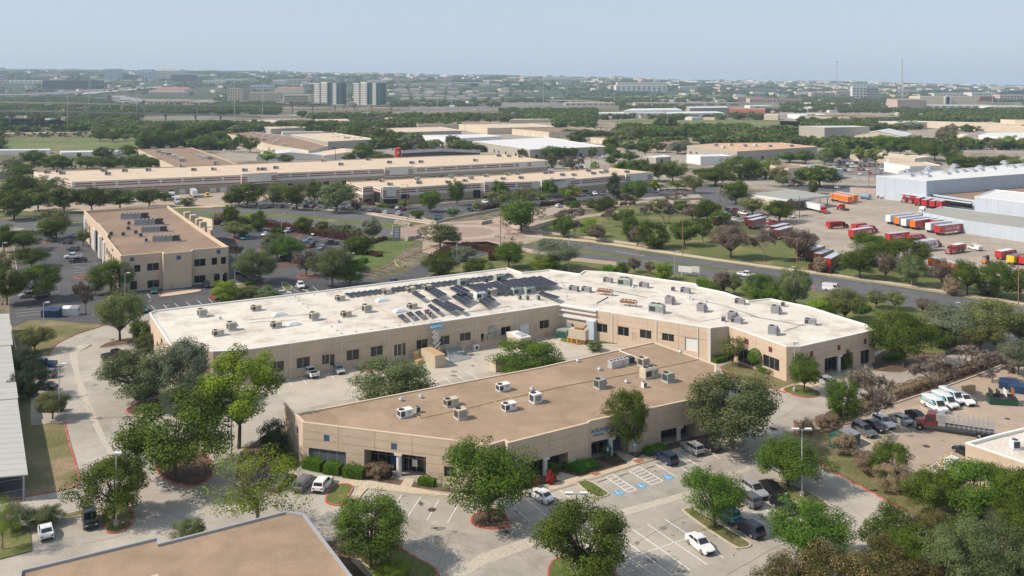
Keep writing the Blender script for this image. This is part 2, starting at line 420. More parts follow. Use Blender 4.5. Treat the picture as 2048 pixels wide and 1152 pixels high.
xs = [-16000 + 250 * k for k in range(129)]
idx = {}
for j,y in enumerate(ys):
    for i,x in enumerate(xs):
        idx[i,j] = len(mb.v); mb.v.append((x,y,terrain_h(x,y)))
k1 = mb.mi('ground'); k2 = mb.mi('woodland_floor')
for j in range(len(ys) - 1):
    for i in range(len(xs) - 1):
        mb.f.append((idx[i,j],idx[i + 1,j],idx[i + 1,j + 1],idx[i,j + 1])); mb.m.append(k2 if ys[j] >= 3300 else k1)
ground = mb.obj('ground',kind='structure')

def surf(name,poly,z,m,h=0,parent=None):
    mb = MB(); mb.flat([G2(p) for p in poly],z,m); return mb.obj(name,parent,kind='structure')
def P(*a): return [(a[i],a[i + 1]) for i in range(0,len(a),2)]
# district floors, far to near (each a few millimetres to centimetres above the one below)
surf('industrial_ground',P(430,238,1060,232,1560,246,2200,300,2400,420,2048,395,1640,385,1300,400,1060,398,700,380,400,372,380,300),.03,'urban_ground')
surf('industrial_ground',P(1560,225,2300,225,2500,330,2048,330,1560,300),.05,'urban_ground')
surf('field',P(-120,300,-120,282,0,279,200,276,275,276,290,292,200,300),.04,'field')
surf('scrub_field',P(-150,282,-150,262,0,262,180,262,280,268,270,277,0,280),.03,'scrub')
surf('path',P(-150,270,90,264.6,190,263,190,264.2,90,266,-150,272),.06,'concrete_pale')
surf('field',P(1190,243,1290,238,1500,240,1600,243,1700,262,1560,262,1400,254),.05,'field')
surf('field',P(1530,262,1610,262,1700,285,1560,277),.06,'field')
surf('road',P(1290,250,1500,253,1610,258,1700,262,1610,260.5,1500,255.5,1290,252),.08,'concrete_pale')
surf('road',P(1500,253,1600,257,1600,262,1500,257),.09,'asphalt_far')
surf('highway_verge',P(-150,262,-150,236,300,238,620,236,1000,232,1000,212,560,222,0,232),.02,'scrub')
surf('field',P(1000,213,1060,203,1180,203,1180,209,1060,214),.05,'field')
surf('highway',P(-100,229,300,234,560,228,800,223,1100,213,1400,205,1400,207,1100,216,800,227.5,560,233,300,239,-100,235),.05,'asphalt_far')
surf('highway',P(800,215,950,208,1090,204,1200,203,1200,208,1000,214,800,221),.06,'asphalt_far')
def ribbon(name,top,bot,m,up):
    """road laid over rising ground between two photo curves of equal length"""
    mb = MB(); T_,B_ = [],[]
    for (a,b),(c,d) in zip(zip(top,top[1:]),zip(bot,bot[1:])):
        for k in range(10): t = k / 10; T_.append((a[0] + (b[0] - a[0]) * t,a[1] + (b[1] - a[1]) * t)); B_.append((c[0] + (d[0] - c[0]) * t,c[1] + (d[1] - c[1]) * t))
    for k in range(len(T_) - 1): mb.face([Gt(*B_[k],up),Gt(*B_[k + 1],up),Gt(*T_[k + 1],up),Gt(*T_[k],up)],m)
    return mb.obj(name,kind='structure')
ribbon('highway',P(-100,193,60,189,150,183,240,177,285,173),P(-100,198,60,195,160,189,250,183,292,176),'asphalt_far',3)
ribbon('road',P(150,190,250,181,330,174),P(150,192.5,255,183,333,175.5),'concrete_pale',4)
ribbon('field',P(1440,190,1240,193,1180,199),P(1445,199,1250,203,1170,205),'field',2)
# ---- main near floors
LOT = surf('concrete_lot',P(205,653,296,622,700,560,1020,600,1500,660,1760,700,1905,708,2048,652,2400,560,2600,640,2048,706,1930,757,1640,845,1592,852,1590,872,1660,925,1812,1023,1900,1080,2200,1500,800,1700,-200,1700,-200,1050,0,1003,150,977,163,962,129,845,62,851,58,716,97,713,111,690,148,671),.02,'concrete')
surf('left_lawn',P(20,640,96,622,210,615,262,612,205,653,148,671,111,690,97,713,58,716,30,720,10,700),.02,'lawn_dry')
surf('left_lawn_strip',P(10,700,58,716,62,851,129,845,163,962,150,977,0,1003,-60,960),.025,'lawn_dry')
surf('bottom_lawn',P(-60,1060,0,1040,60,1058,65,1103,0,1120,-60,1130),.14,'lawn')
surf('roadside_lawn',P(560,612,700,590,860,548,1000,470,1060,500,1300,535,1650,590,1748,603,2048,665,2300,700,2048,820,1900,712,1750,705,1500,660,1020,600),.015,'lawn')
surf('office_asphalt',P(62,640,22,655,18,600,60,560,28,540,30,495,60,470,150,452,440,452,480,444,560,455,640,470,735,486,790,505,770,530,740,535,745,560,810,545,905,493,925,470,1010,490,985,505,860,548,800,570,640,600,500,640,250,655,100,640),.022,'asphalt')
surf('office_verge',P(735,486,790,470,845,478,825,488,770,530,745,536,700,520,690,505),.034,'lawn_green')
surf('street_verge',P(-100,470,-100,405,200,405,440,410,560,412,700,420,850,440,1000,440,1160,468,1312,492,1660,545,2048,607,2300,650,2300,720,2048,664,1748,604,1650,588,1200,530,1060,500,980,492,850,480,730,474,560,450,300,440,0,475),.03,'lawn')
surf('grove_lawn',P(1030,455,1060,462,1180,478,1312,496,1500,527,1700,552,2048,602,2300,640,2300,560,2048,560,1700,505,1500,470,1430,440,1300,410,1200,420,1110,440),.034,'lawn')
surf('warehouse_asphalt',P(440,412,520,402,640,398,730,402,830,412,960,400,1060,392,1240,375,1400,380,1400,388,1250,398,1130,410,1010,414,900,434,830,440,700,428,560,418),.04,'asphalt')
surf('truck_court',P(280,392,470,378,560,390,520,402,440,412,420,416,330,412,200,420,60,424,40,412),.045,'concrete_tan')
surf('bottler_yard',P(1500,445,1560,425,1605,408,1660,388,1760,380,2048,400,2300,470,2300,640,2048,586,1900,560,1700,512,1560,480),.045,'concrete_yard')
surf('right_lot',P(1648,862,1760,815,1935,757,2048,708,2300,640,2400,900,2200,1100,2010,1010,1860,965,1760,930,1690,895),.03,'concrete_tan')
surf('right_lawn',P(1592,852,1648,862,1690,895,1760,930,1860,965,1960,1010,2000,1200,1900,1080,1812,1021,1760,993,1700,960,1640,928,1602,885,1590,872),.135,'lawn_dry')
surf('right_planting',P(1500,660,1500,700,1440,735,1450,750,1570,784,1590,770,1760,700,1750,690,1600,690),.035,'lawn_dry')
surf('bush_bed',P(1640,845,1740,800,1930,745,2048,700,2300,620,2310,636,2048,712,1935,759,1760,817,1648,862),.09,'mulch')
surf('entrance_lawn',P(1740,720,1770,700,1900,708,1880,722,1800,745,1750,742),.05,'mulch')
surf('foreground_bed',P(640,1085,700,1078,730,1100,820,1125,880,1150,880,1240,760,1240,700,1152),.05,'mulch')
# the divided street
surf('street',P(-100,447,0,440,150,432,330,430,440,416,560,419,700,427,810,441,810,446,700,441,560,427,430,424,330,438,150,441,-100,458),.05,'asphalt_road')
surf('street',P(420,438,560,433,700,448,860,466,860,474,740,472,560,446,420,448),.052,'asphalt_road')
surf('street',P(-100,470,0,452,80,447,180,446,180,455,90,458,0,462,-100,480),.052,'asphalt_road')
surf('street',P(1062,476,1182,487,1312,508,1417,522,1521,536,1660,554,1821,578,2048,615,2400,668,2400,700,2048,640,1810,594,1640,572,1521,547,1417,533,1312,521,1182,502,1078,486),.05,'asphalt_road')
surf('street',P(1042,489,1156,505,1260,518,1365,531,1521,553,1615,565,1640,572,1810,594,2048,640,2400,705,2400,735,2048,658,1928,632,1848,619,1741,600,1647,584,1477,561,1352,547,1221,529,1151,519,1045,500),.054,'asphalt_road')
surf('median',P(1665,574,1700,577,1690,580),.09,'lawn')
surf('sidewalk',P(1025,461,1060,471,1182,480.5,1312,499,1417,515,1521,529.5,1660,547,1821,570,2048,606,2400,657,2400,663,2048,611,1821,574.5,1660,551,1521,533,1417,519,1312,504,1182,485,1060,474,1020,465),.09,'sidewalk')
surf('sidewalk',P(-100,418,200,420,440,411,560,413,700,421,860,446,860,449,700,424,560,415.5,440,413.5,200,422.5,-100,421),.07,'sidewalk')
surf('roundabout',P(820,452,870,446,960,440,1050,447,1085,460,1085,478,1045,490,1000,498,930,494,850,482,812,468),.06,'concrete_tan')
def ring_poly(cx,cy,rx,ry,n=28):
    c = G(cx,cy); e = G(cx + rx,cy); r = (e - c).length
    return [(c.x + r * math.cos(2 * math.pi * k / n),c.y + r * ry * math.sin(2 * math.pi * k / n)) for k in range(n)]
for nm,r,z,m in (('paver_apron',145,.07,'pavers'),('paver_ring',88,.08,'pavers_pale'),('paver_centre',62,.09,'pavers')):
    mb = MB(); mb.flat(ring_poly(926,464,r,1.0 if r < 100 else .8),z,m); mb.obj(nm,kind='structure')
surf('street',P(975,440,1000,433,1120,412,1230,402,1400,400,1400,411,1240,412,1130,424,1060,440,1030,448),.056,'concrete_tan')
surf('street',P(1000,452,1140,433,1260,420,1260,426,1180,434,1110,446,1062,458),.057,'concrete_tan')
surf('street',P(1385,372,1420,370,1450,382,1470,392,1490,410,1530,425,1500,432,1440,410,1400,392),.058,'asphalt_road')
surf('street',P(1530,372,1640,372,1760,372,1850,372,1850,378,1700,385,1620,383),.058,'asphalt_road')
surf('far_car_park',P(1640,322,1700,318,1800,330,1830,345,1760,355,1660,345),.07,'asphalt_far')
surf('entrance_drive',P(845,478,925,470,1000,490,985,500,905,494,880,512,845,505),.06,'concrete_tan')
surf('entry_strip',P(250,640,300,627,298,700,260,712),.03,'concrete')
surf('court_drive',P(560,700,1000,640,1130,668,1330,690,1100,720,800,780,590,820,555,790),.028,'concrete_pale')
surf('old_concrete_patch',P(690,1065,790,1040,830,1100,880,1152,1000,1180,1200,1180,1100,1100,900,1060,800,1030),.028,'concrete_old')
surf('worn_drive',P(960,1060,1240,960,1490,900,1560,870,1640,840,1640,870,1590,905,1500,935,1390,985,1230,1040,1080,1085,960,1120),.027,'concrete_old')
surf('accessible_bays',P(1225,958,1285,935,1400,970,1270,1012,1225,1000),.032,'concrete_old')
surf('gutter',P(138,712,155,709,158,740,178,800,215,885,240,920,222,922,190,860,160,790),.034,'gutter_concrete')
surf('gutter',P(185,690,188,686,155,706,158,711,138,713,140,702,165,687),.036,'gutter_concrete')
surf('gutter',P(960,1108,1080,1068,1238,1020,1372,984,1500,932,1500,940,1378,994,1245,1034,1086,1086,968,1130,930,1152,905,1152),.036,'gutter_concrete')
# front walks
surf('front_walk',P(570,945,582,940,612,950,650,958,730,962,800,972,812,955,830,960,822,975,900,990,990,990,1060,985,1180,950,1300,915,1390,885,1440,895,1440,901,1360,903,1200,955,1075,992,1060,992,1000,1000,880,992,735,978,716,1002,700,1008,718,975,650,965,640,975,620,972,590,955),.1,'sidewalk')
surf('entry_walk',P(1120,945,1160,955,1148,968,1108,960),.105,'sidewalk')
surf('entry_walk',P(1228,905,1240,902,1285,922,1262,932),.105,'sidewalk')
surf('front_bed',P(590,925,606,928,980,990,1010,960,1180,920,1240,905,1290,905,1262,928,1190,950,1060,975,900,985,810,972,735,960,650,950),.07,'mulch')
surf('front_bed',P(1280,905,1432,860,1440,880,1300,915),.07,'mulch')
surf('shaded_bed',P(480,905,560,850,590,860,600,930,560,990,470,960),.05,'mulch')
surf('wing_walk',P(1555,780,1580,770,1660,755,1700,745,1705,752,1640,770,1580,790),.06,'sidewalk')
surf('side_walk',P(700,1120,720,1118,760,1152,740,1160),.07,'sidewalk')
surf('office_walk',P(452,562,470,558,500,580,490,583,470,570),.06,'sidewalk')
surf('court_grass',P(1120,682,1128,672,1190,680,1182,686,1140,686),.13,'lawn_green')
surf('court_grass',P(1194,682,1205,673,1262,683,1255,690,1200,686),.13,'lawn_green')
surf('court_grass',P(710,735,722,732,735,742,722,746),.13,'lawn_green')
surf('court_grass',P(738,730,758,726,775,738,750,744),.13,'lawn_green')
surf('court_walk',P(723,731,736,728,748,744,736,748),.12,'brick_ramp')

# kerbed islands
def island(poly,m,kerb,name='planting_island',open_=False):
    pts = smooth_line([G2(p) for p in poly],True)
    root = MB(); root.flat(pts,.13,m); o = root.obj(name,kind='structure')
    k = MB(); k.strip(pts,.24,0,.16,kerb,closed=True); k.obj('kerb',o); return o
def kerb(poly,m='kerb_red',w=.22,h=.16):
    k = MB(); k.strip(smooth_line([G2(p) for p in poly]),w,0,h,m); return k.obj('kerb',kind='structure')
island(P(310,930,318,950,345,966,380,973,402,970,425,955,430,930,400,900,350,895,320,910),'mulch','kerb_red')
island(P(205,1020,245,1012,262,1016,270,1035,262,1052,240,1066,215,1068,209,1058),'lawn','kerb_red')
island(P(120,1032,200,1012,203,1024,130,1040),'lawn_dry','kerb_grey')
island(P(650,1000,665,968,712,970,690,1003,680,1014,655,1008),'lawn','kerb_red')
island(P(940,1045,948,1028,1000,1015,1018,1045,1020,1055,990,1060,955,1055),'mulch','kerb_red')
island(P(1148,965,1172,958,1216,985,1218,991,1200,997,1190,995),'lawn','kerb_grey')
island(P(1362,1022,1372,1018,1385,1017,1500,1085,1502,1094,1485,1098,1470,1096),'lawn_dry','kerb_grey')
island(P(1500,972,1545,960,1600,975,1660,1010,1655,1020,1630,1020,1590,1005),'lawn_dry','kerb_grey')
island(P(1590,905,1612,900,1640,925,1625,940,1600,930),'lawn','kerb_red')
island(P(1565,778,1600,768,1640,785,1640,793,1610,797,1572,786),'lawn','kerb_red')
island(P(197,695,215,685,262,675,275,680,255,690,200,697),'mulch','kerb_grey')
island(P(250,820,275,805,330,795,300,825,258,830),'mulch','kerb_red')
island(P(92,765,106,762,110,768,106,773,92,773),'lawn','kerb_red')
island(P(222,742,232,738,245,742,240,752,226,750),'lawn','kerb_red')
island(P(1095,1130,1120,1115,1160,1108,1220,1130,1250,1180,1100,1200),'lawn_green','kerb_red')
island(P(730,1075,760,1065,830,1118,870,1135,880,1160,760,1170),'lawn','kerb_red')
island(P(593,550,612,545,640,549,642,555,615,558,596,556),'mulch','kerb_red')
island(P(548,530,575,524,600,526,600,531,560,534),'mulch','kerb_red')
island(P(456,474,462,473,478,483,474,485),'mulch','kerb_red')
island(P(478,462,490,461,492,465,480,465),'mulch','kerb_red')
island(P(585,471,602,470,605,475,590,475),'mulch','kerb_red')
island(P(515,500,525,497,542,515,532,518),'mulch','kerb_red')
island(P(147,553,160,551,182,552,182,558,150,558),'mulch','kerb_red')
island(P(85,483,95,482,100,486,90,489),'mulch','kerb_red')
island(P(788,520,800,522,815,528,800,535,792,530),'lawn','kerb_grey')
island(P(318,592,330,587,400,578,405,583,360,590,320,595),'sidewalk','kerb_red')
island(P(470,598,500,590,555,580,575,583,578,592,520,610),'mulch','kerb_red')
island(P(485,566,520,560,533,562,528,572,500,580,488,572),'mulch','kerb_red')
island(P(560,560,590,575,570,585),'lawn','kerb_grey')
kerb(P(262,617,205,653,170,662,148,671,122,683,108,692,97,713))
kerb(P(128,845,140,890,153,935,161,960,157,970,148,977,85,988,0,1003),'kerb_red')
kerb(P(97,713,58,717,63,850,128,846),'kerb_grey')
kerb(P(1440,733,1452,745,1500,765,1550,780,1570,786))
kerb(P(1590,850,1586,870,1600,885,1640,930,1700,962,1760,995,1812,1023),'kerb_red',.3)
kerb(P(925,472,905,478,870,492,830,508,790,525,770,535,720,557),'kerb_red')
kerb(P(870,445,1000,437,1120,408),'kerb_grey')
kerb(P(986,503,925,520,880,540,845,560,800,568),'kerb_grey')
kerb(P(1000,502,1060,510),'kerb_red')
kerb(P(1606,571,1620,568,1630,574,1630,584),'kerb_red')
kerb(P(735,978,722,990,716,1002),'kerb_grey'); kerb(P(735,978,800,985,880,995,1000,1002,1060,994,1180,958,1300,922,1400,893),'kerb_grey')
kerb(P(1648,862,1760,817,1935,760,2048,713,2300,640),'kerb_grey',.3,.25)
kerb(P(1182,484,1312,504.5,1417,519.5,1521,534,1660,552,1821,576,2048,613),'kerb_grey')
kerb(P(590,572,640,595),'kerb_grey'); kerb(P(22,652,32,700),'kerb_grey'); kerb(P(28,500,36,560),'kerb_grey')
kerb(P(1120,690,1098,676,1104,668),'kerb_grey'); kerb(P(1098,676,1125,688,1180,690,1260,695),'kerb_grey')

# painted markings
def lines(name,segs,w=.12,m='paint_white',z=.045):
    mb = MB()
    for a,b,c,d in segs:
        p,q = G(a,b),G(c,d); mb.strip([p,q],w,z - .003,z,m)
    return mb.obj(name,kind='structure')
def stalls(a,b,n):
    """n lines between line a=(x0,y0,x1,y1) and line b, evenly spaced on the ground"""
    out = []
    A0,A1,B0,B1 = G(*a[:2]),G(*a[2:]),G(*b[:2]),G(*b[2:])
    for k in range(n):
        t = k / (n - 1); p = PX(A0.lerp(B0,t)); q = PX(A1.lerp(B1,t)); out.append((*p,*q))
    return out
def Z(seg,s,ox,oy): return [tuple((v / s + (ox if i % 2 == 0 else oy)) for i,v in enumerate(q)) for q in seg]
lines('bay_markings',[(1170,1087,1246,1151)] + [(1200,1078,1310,1151),(1232,1068,1344,1151),(1265,1059,1381,1141),(1295,1049,1415,1130),(1330,1039,1447,1116),(1261,1116,1409,1065),
      (1519,1012,1556,1034),(1500,1034,1548,1058),(1495,1030,1536,1015),(767,985,750,1010),(803,990,777,1031),(841,995,816,1033),(878,1000,854,1041),(916,1010,895,1046),
      (1052,998,1094,1033),(1025,1013,1060,1043),(1118,980,1151,1004),(1312,929,1354,955),(1362,935,1382,948),(1362,911,1408,938),(1418,905,1440,918)],.12)
hx = []
for q in (((1211,954),(1226,949),(1273,980),(1256,985)),((1259,943),(1279,934),(1326,962),(1302,970))):
    a,b,c,d = [G2(p) for p in q]
    hx += [(*PX(p),*PX(r)) for p,r in ((a,b),(b,c),(c,d),(d,a))]
    for k in range(1,6): t = k / 6; hx.append((*PX(a.lerp(d,t)),*PX(b.lerp(c,t))))
lines('hatched_aisles',hx,.14)
lines('court_bays',Z([(600,330,650,375),(385,360,435,410),(275,375,325,430),(175,395,212,445),(770,490,828,545),(1190,225,1247,275),(1385,375,1455,430),(1485,358,1550,410),(1582,340,1650,390),(1675,322,1745,375)],3.84,500,660),.12)
lines('court_bays',stalls((1106,660,1125,672),(1142,668,1115,682),3),.1)
lines('office_bays',Z([(115,908,320,892),(115,925,315,908),(118,948,315,930),(120,972,315,952),(1160,888,1190,920),(1255,880,1283,910),(1340,870,1372,900),(1430,860,1460,888),(1517,848,1548,877),(1600,835,1635,865),(1690,828,1722,856),(1075,900,1095,920),(1130,795,1155,832),(1210,785,1240,822),(540,622,700,602),(560,640,705,622),(575,590,640,600),(545,572,650,560),(540,540,600,533)],3.84,0,380),.12)
lines('diagonal_bays',Z([(1285,470,1385,483),(1255,488,1350,500),(1220,505,1315,518),(1190,525,1275,535),(1060,572,1155,590),(1015,592,1115,610),(972,610,1078,630),(925,628,1030,648),(885,645,980,662),(850,662,945,680),(330,760,375,788),(430,762,450,780),(480,740,520,775)],3.84,500,380),.12)
lines('office_bays',stalls((655,458,630,464),(700,485,655,497),5) + stalls((568,468,545,474),(600,475,575,481),3) + stalls((702,512,690,515),(735,520,720,524),3),.12)
lines('warehouse_bays',stalls((905,414,880,420),(930,418,905,424),4) + stalls((915,428,935,424),(945,430,960,424),4) + stalls((650,412,640,418),(740,416,728,423),7),.14)
lines('right_bays',stalls((1672,873,1722,898),(1945,778,1990,800),13)[:12],.12,z=.06)
lines('loading_hatch',Z([(1335,1035,1400,990),(1400,990,1520,970),(1360,1040,1400,1060),(1400,1000,1450,1030),(1440,990,1500,1010),(1520,965,1608,1000),(1335,1035,1345,1060)],3.737,1500,660),.18,z=.06)
lines('fire_lane',[(103,699,140,702),(150,702,192,697)],.16,'paint_yellow',.042)
lines('fire_lane',[(690,409,730,411),(735,412,760,413),(665,407,688,409)],.5,'paint_yellow',.06)
lines('street_markings',[(1230,503,1290,512),(860,490,862,492)],.2,z=.06)
lines('street_markings',[(1655,554,1740,566),(1560,545,1600,550)],.12,z=.06)
mb = MB()
for x,y in ((1237,986),(1283,972),(1336,955)):
    c = G(x,y)
    mb.box((c.x,c.y,.043),(1.3,1.5,.004),'paint_blue',R(33))
mb.obj('accessible_bay_panel',kind='structure')
mb = MB()
for x,y in ((1237,986),(1283,972),(1336,955)):     # wheelchair emblem: head, back, seat, wheel ring
    c = G(x,y); ca,sa = math.cos(R(33)),math.sin(R(33))
    def q(u,v): return (c.x + u * ca - v * sa,c.y + u * sa + v * ca)
    mb.strip([q(.5 * math.cos(t) * .6 - .05,.5 * math.sin(t) * .6 - .2) for t in [k * .7 for k in range(8)]],.09,.049,.053,'paint_white')
    mb.strip([q(-.1,.5),q(-.05,0),q(.25,0),q(.4,-.4)],.1,.049,.053,'paint_white'); mb.strip([q(-.15,.62),q(-.02,.62)],.16,.049,.053,'paint_white')
mb.obj('accessible_bay_emblem',kind='structure')
mb = MB()
for x,y,r in ((864,1020,.6),(1546,858,.7),(225,680,.5),(1853,893,.6),(2015,838,.5),(600,735,.4)):
    c = G(x,y); mb.cyl((c.x,c.y,.04),r,.02,'manhole',12)
mb.obj('drain_covers',kind='structure')
mb = MB()
for poly in (P(700,1010,716,1000,720,1002,706,1012),P(1178,948,1188,944,1203,948,1192,953),P(1265,922,1282,918,1292,923,1275,928)):
    mb.flat([G2(p) for p in poly],.118,'brick_ramp')
mb.obj('tactile_ramp',kind='structure')
rng = random.Random(3)
cr = MB()      # sealed cracks and panel joints of the old concrete
def crack(a,b,w=.05,z=.039,jit=.35):
    A,B = G2(a),G2(b); n = max(3,int((B - A).length / 2.5)); pts = []
    for k in range(n + 1):
        p = A.lerp(B,k / n); pts.append((p.x + rng.uniform(-jit,jit),p.y + rng.uniform(-jit,jit)))
    cr.strip(pts,w,z - .002,z,'crack_seal')
for a,b in (((830,1060),(960,1100)),((900,1060),(870,1150)),((1000,1075),(1100,1160)),((760,1040),(860,1090)),((1200,1020),(1235,1060)),((1470,920),(1640,860)),((1500,870),(1600,810)),((1560,800),(1640,830)),
             ((200,760),(290,740)),((150,790),(240,880)),((40,985),(180,1010)),((150,1000),(160,1040)),((60,990),(70,1020)),((280,1000),(420,1060)),((300,1060),(160,1090)),((640,720),(760,750)),((680,800),(760,700)),((900,700),(1000,740)),((1130,700),(1220,700)),((1640,960),(1760,1060)),((1560,1060),(1700,1010)),((1450,1150),(1620,1060)),((1240,1100),(1420,1010))):
    crack(a,b)
for k in range(14):
    crack((180 + k * 6,700 + k * 15),(260 + k * 6,693 + k * 15),.035,.039,.05)
cr.obj('concrete_joints',kind='structure')
mb = MB()
for k in range(150):      # oil drips and patches in bays and lanes
    a,b,c,d = ((1180,1040,1480,1150),(760,990,1040,1070),(600,690,1080,760),(170,700,330,900),(1300,890,1560,960),(1700,830,1950,900),(1480,970,1620,1060),(200,590,440,640),(560,470,740,510))[k % 9]
    v = G(rng.uniform(a,c),rng.uniform(b,d)); s = rng.uniform(.15,.7); n = 9; ph = rng.uniform(0,6); el = rng.uniform(.5,1.6)
    mb.flat([(v.x + s * el * (1 + .3 * math.sin(3 * t + ph)) * math.cos(t),v.y + s * (1 + .25 * math.sin(2 * t + ph)) * math.sin(t)) for t in [6.283 * i / n for i in range(n)]],.0375 if k % 9 != 5 else .05,'oil')
mb.obj('oil_stains',kind='structure')
# ================================================================ BUILDINGS
def cell(mb,O,U,N,u0,u1,z0,z1,g,m,off=.045):
    """one proud cladding cell: front face and its four returns"""
    a = O + U * u0 + N * off; b = O + U * u1 + N * off
    zs0,zs1 = z0 + g[0],z1 - g[1]
    f = [(a.x,a.y,zs0),(b.x,b.y,zs0),(b.x,b.y,zs1),(a.x,a.y,zs1)]
    mb.face(f,m)
    a2,b2 = a - N * off,b - N * off
    mb.face([f[3],f[2],(b2.x,b2.y,zs1),(a2.x,a2.y,zs1)],m)
    mb.face([(a2.x,a2.y,zs0),(b2.x,b2.y,zs0),f[1],f[0]],m)
    mb.face([(a2.x,a2.y,zs0),f[0],f[3],(a2.x,a2.y,zs1)],m)
    mb.face([f[1],(b2.x,b2.y,zs0),(b2.x,b2.y,zs1),f[2]],m)
def facade(b,p0,p1,z1,wm,ops=(),joint=7.0,rows=1.35,zm=None,z0=0.0,groove=.075,sill_h=None):
    """wall from p0 to p1 (plan), outward side on the right hand; openings given by photo columns/rows or by metres"""
    p0 = Vector(p0[:2]); p1 = Vector(p1[:2]); L = (p1 - p0).length
    U2 = (p1 - p0) / L; N2 = Vector((U2.y,-U2.x)); O = Vector((p0.x,p0.y,0)); U = Vector((U2.x,U2.y,0)); N = Vector((N2.x,N2.y,0))
    rects = []
    for op in ops:
        x0,x1,yt,yb,kind = op[:5]; n = op[5] if len(op) > 5 else 2
        if kind.startswith('m:'): u0,u1,a,c = x0,x1,yb,yt; kind = kind[2:]
        else:
            uu = []
            for x in (x0,x1):
                a = (x - CX) / F; uu.append((a * p0.y - p0.x) / ((p1.x - p0.x) - a * (p1.y - p0.y)))
            um = sum(uu) / 2; Y = p0.y + um * (p1.y - p0.y)
            a = H - (yb - YH) * Y / F; c = H - (yt - YH) * Y / F; u0,u1 = sorted(u * L for u in uu)
            if kind not in ('sq','m'): a = max(a,0.0 if kind in 'dgsp' else .35)
            if kind in ('d','s','g','p') and a < .8: a = 0.0
        u0 = max(u0,.12); u1 = min(u1,L - .12); c = min(c,z1 - .25)
        if u1 - u0 > .2 and c - a > .2: rects.append((u0,u1,max(a,z0),c,kind,n))
    rot = (0,0,math.atan2(U2.y,U2.x))
    zl = sorted({z0,z1} | {r[2] for r in rects} | {r[3] for r in rects})
    back = MB()
    def strips(ua,ub,za,zb):
        cut = sorted((r[0],r[1]) for r in rects if r[2] < zb - 1e-4 and r[3] > za + 1e-4)
        out = []; u = ua
        for c0,c1 in cut:
            if c1 <= u or c0 >= ub: continue
            if c0 > u + .02: out.append((u,c0))
            u = max(u,c1)
        if u < ub - .02: out.append((u,ub))
        return out
    wmf = (lambda z: wm) if zm is None else (lambda z: next((m for zz,m in zm if z < zz),zm[-1][1]))
    for za,zb in zip(zl,zl[1:]):
        for ua,ub in strips(0,L,za,zb):
            A = O + U * ua; B = O + U * ub
            back.face([(A.x,A.y,za),(B.x,B.y,za),(B.x,B.y,zb),(A.x,A.y,zb)],wmf((za + zb) / 2))
    D = .35
    for u0,u1,a,c,kind,n in rects:     # reveals
        dd = 2.6 if kind == 'p' else (.06 if kind in ('sq','s') else D)
        A,B = O + U * u0,O + U * u1; A2,B2 = A - N * dd,B - N * dd; m = wmf((a + c) / 2)
        back.face([(A2.x,A2.y,c),(B2.x,B2.y,c),(B.x,B.y,c),(A.x,A.y,c)],m); back.face([(A.x,A.y,a),(B.x,B.y,a),(B2.x,B2.y,a),(A2.x,A2.y,a)],m)
        back.face([(A.x,A.y,a),(A2.x,A2.y,a),(A2.x,A2.y,c),(A.x,A.y,c)],m); back.face([(B2.x,B2.y,a),(B.x,B.y,a),(B.x,B.y,c),(B2.x,B2.y,c)],m)
    w = back.obj('wall',b)
    # cladding panels, one object per precast panel, score lines as real grooves
    nj = max(1,round(L / joint)); js = [L * k / nj for k in range(nj + 1)]
    rz = sorted({z0,z1} | ({z0 + rows * k for k in range(1,int((z1 - z0) / rows + .4))} if rows else set()))
    if zm: rz = sorted(set(rz) | {zz for zz,_ in zm if z0 < zz < z1})
    zz_all = sorted(set(rz) | set(zl)); g = groove
    if joint:
        for k in range(nj):
            pm = MB(); ua,ub = js[k] + (g / 2 if k else 0),js[k + 1] - (g / 2 if k < nj - 1 else 0)
            for za,zb in zip(zz_all,zz_all[1:]):
                if zb - za < .05: continue
                for u0,u1 in strips(ua,ub,za,zb):
                    cell(pm,O,U,N,u0,u1,za,zb,(g / 2 if za in rz and za > z0 else 0,g / 2 if zb in rz and zb < z1 else 0),wmf((za + zb) / 2))
            pm.obj('wall_panel',w)
    for u0,u1,a,c,kind,n in rects:
        W,Ht = u1 - u0,c - a; rot = (0,0,math.atan2(U.y,U.x))
        base = O + U * ((u0 + u1) / 2) + Vector((0,0,a))
        def at(o,back_by,du=0,dz=0): o.location = base + U * du - N * back_by + Vector((0,0,dz)); o.rotation_euler = rot
        if kind in ('w','wp','wb'):
            fr = MB(); t = .07
            for s in (-1,1): fr.box((s * (W / 2 - t / 2),0,0),(t,.1,Ht),'frame_dark')
            fr.box((0,0,0),(W - 2 * t - .004,.1,t),'frame_dark'); fr.box((0,0,Ht - t),(W - 2 * t - .004,.1,t),'frame_dark')
            pw = (W - 2 * t) / n
            for k in range(1,n): fr.box((-W / 2 + t + pw * k,0,t),(.07,.09,Ht - 2 * t),'frame_alu')
            f = fr.obj('window',b); at(f,D - .08)
            gl = MB(); gl.box((0,0,0),(pw - .075,.03,Ht - 2 * t - .01),{'w': 'glass','wp': 'glass_pale','wb': 'blinds'}[kind]); gm = gl.mesh('pane')
            for k in range(n):
                o = link('pane',gm,f); o.location = (-W / 2 + t + pw * (k + .5),0,t)
        elif kind == 'sq':
            q = MB(); q.box((0,0,0),(W,.05,Ht),b.get('_accent','accent_blue')); at(q.obj('accent_tile',b),.01)
        elif kind == 'g':
            q = MB(); nn = 5
            for k in range(nn): q.box((0,0,k * Ht / nn),(W,.08,Ht / nn - .03),'door_white')
            at(q.obj('dock_door',b),D - .12)
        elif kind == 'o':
            q = MB(); q.box((0,0,0),(W,.08,Ht),'metal_black'); at(q.obj('bay_shade_panel',b),D - .06)  # black panel paints the shade inside the opening
        elif kind == 's':
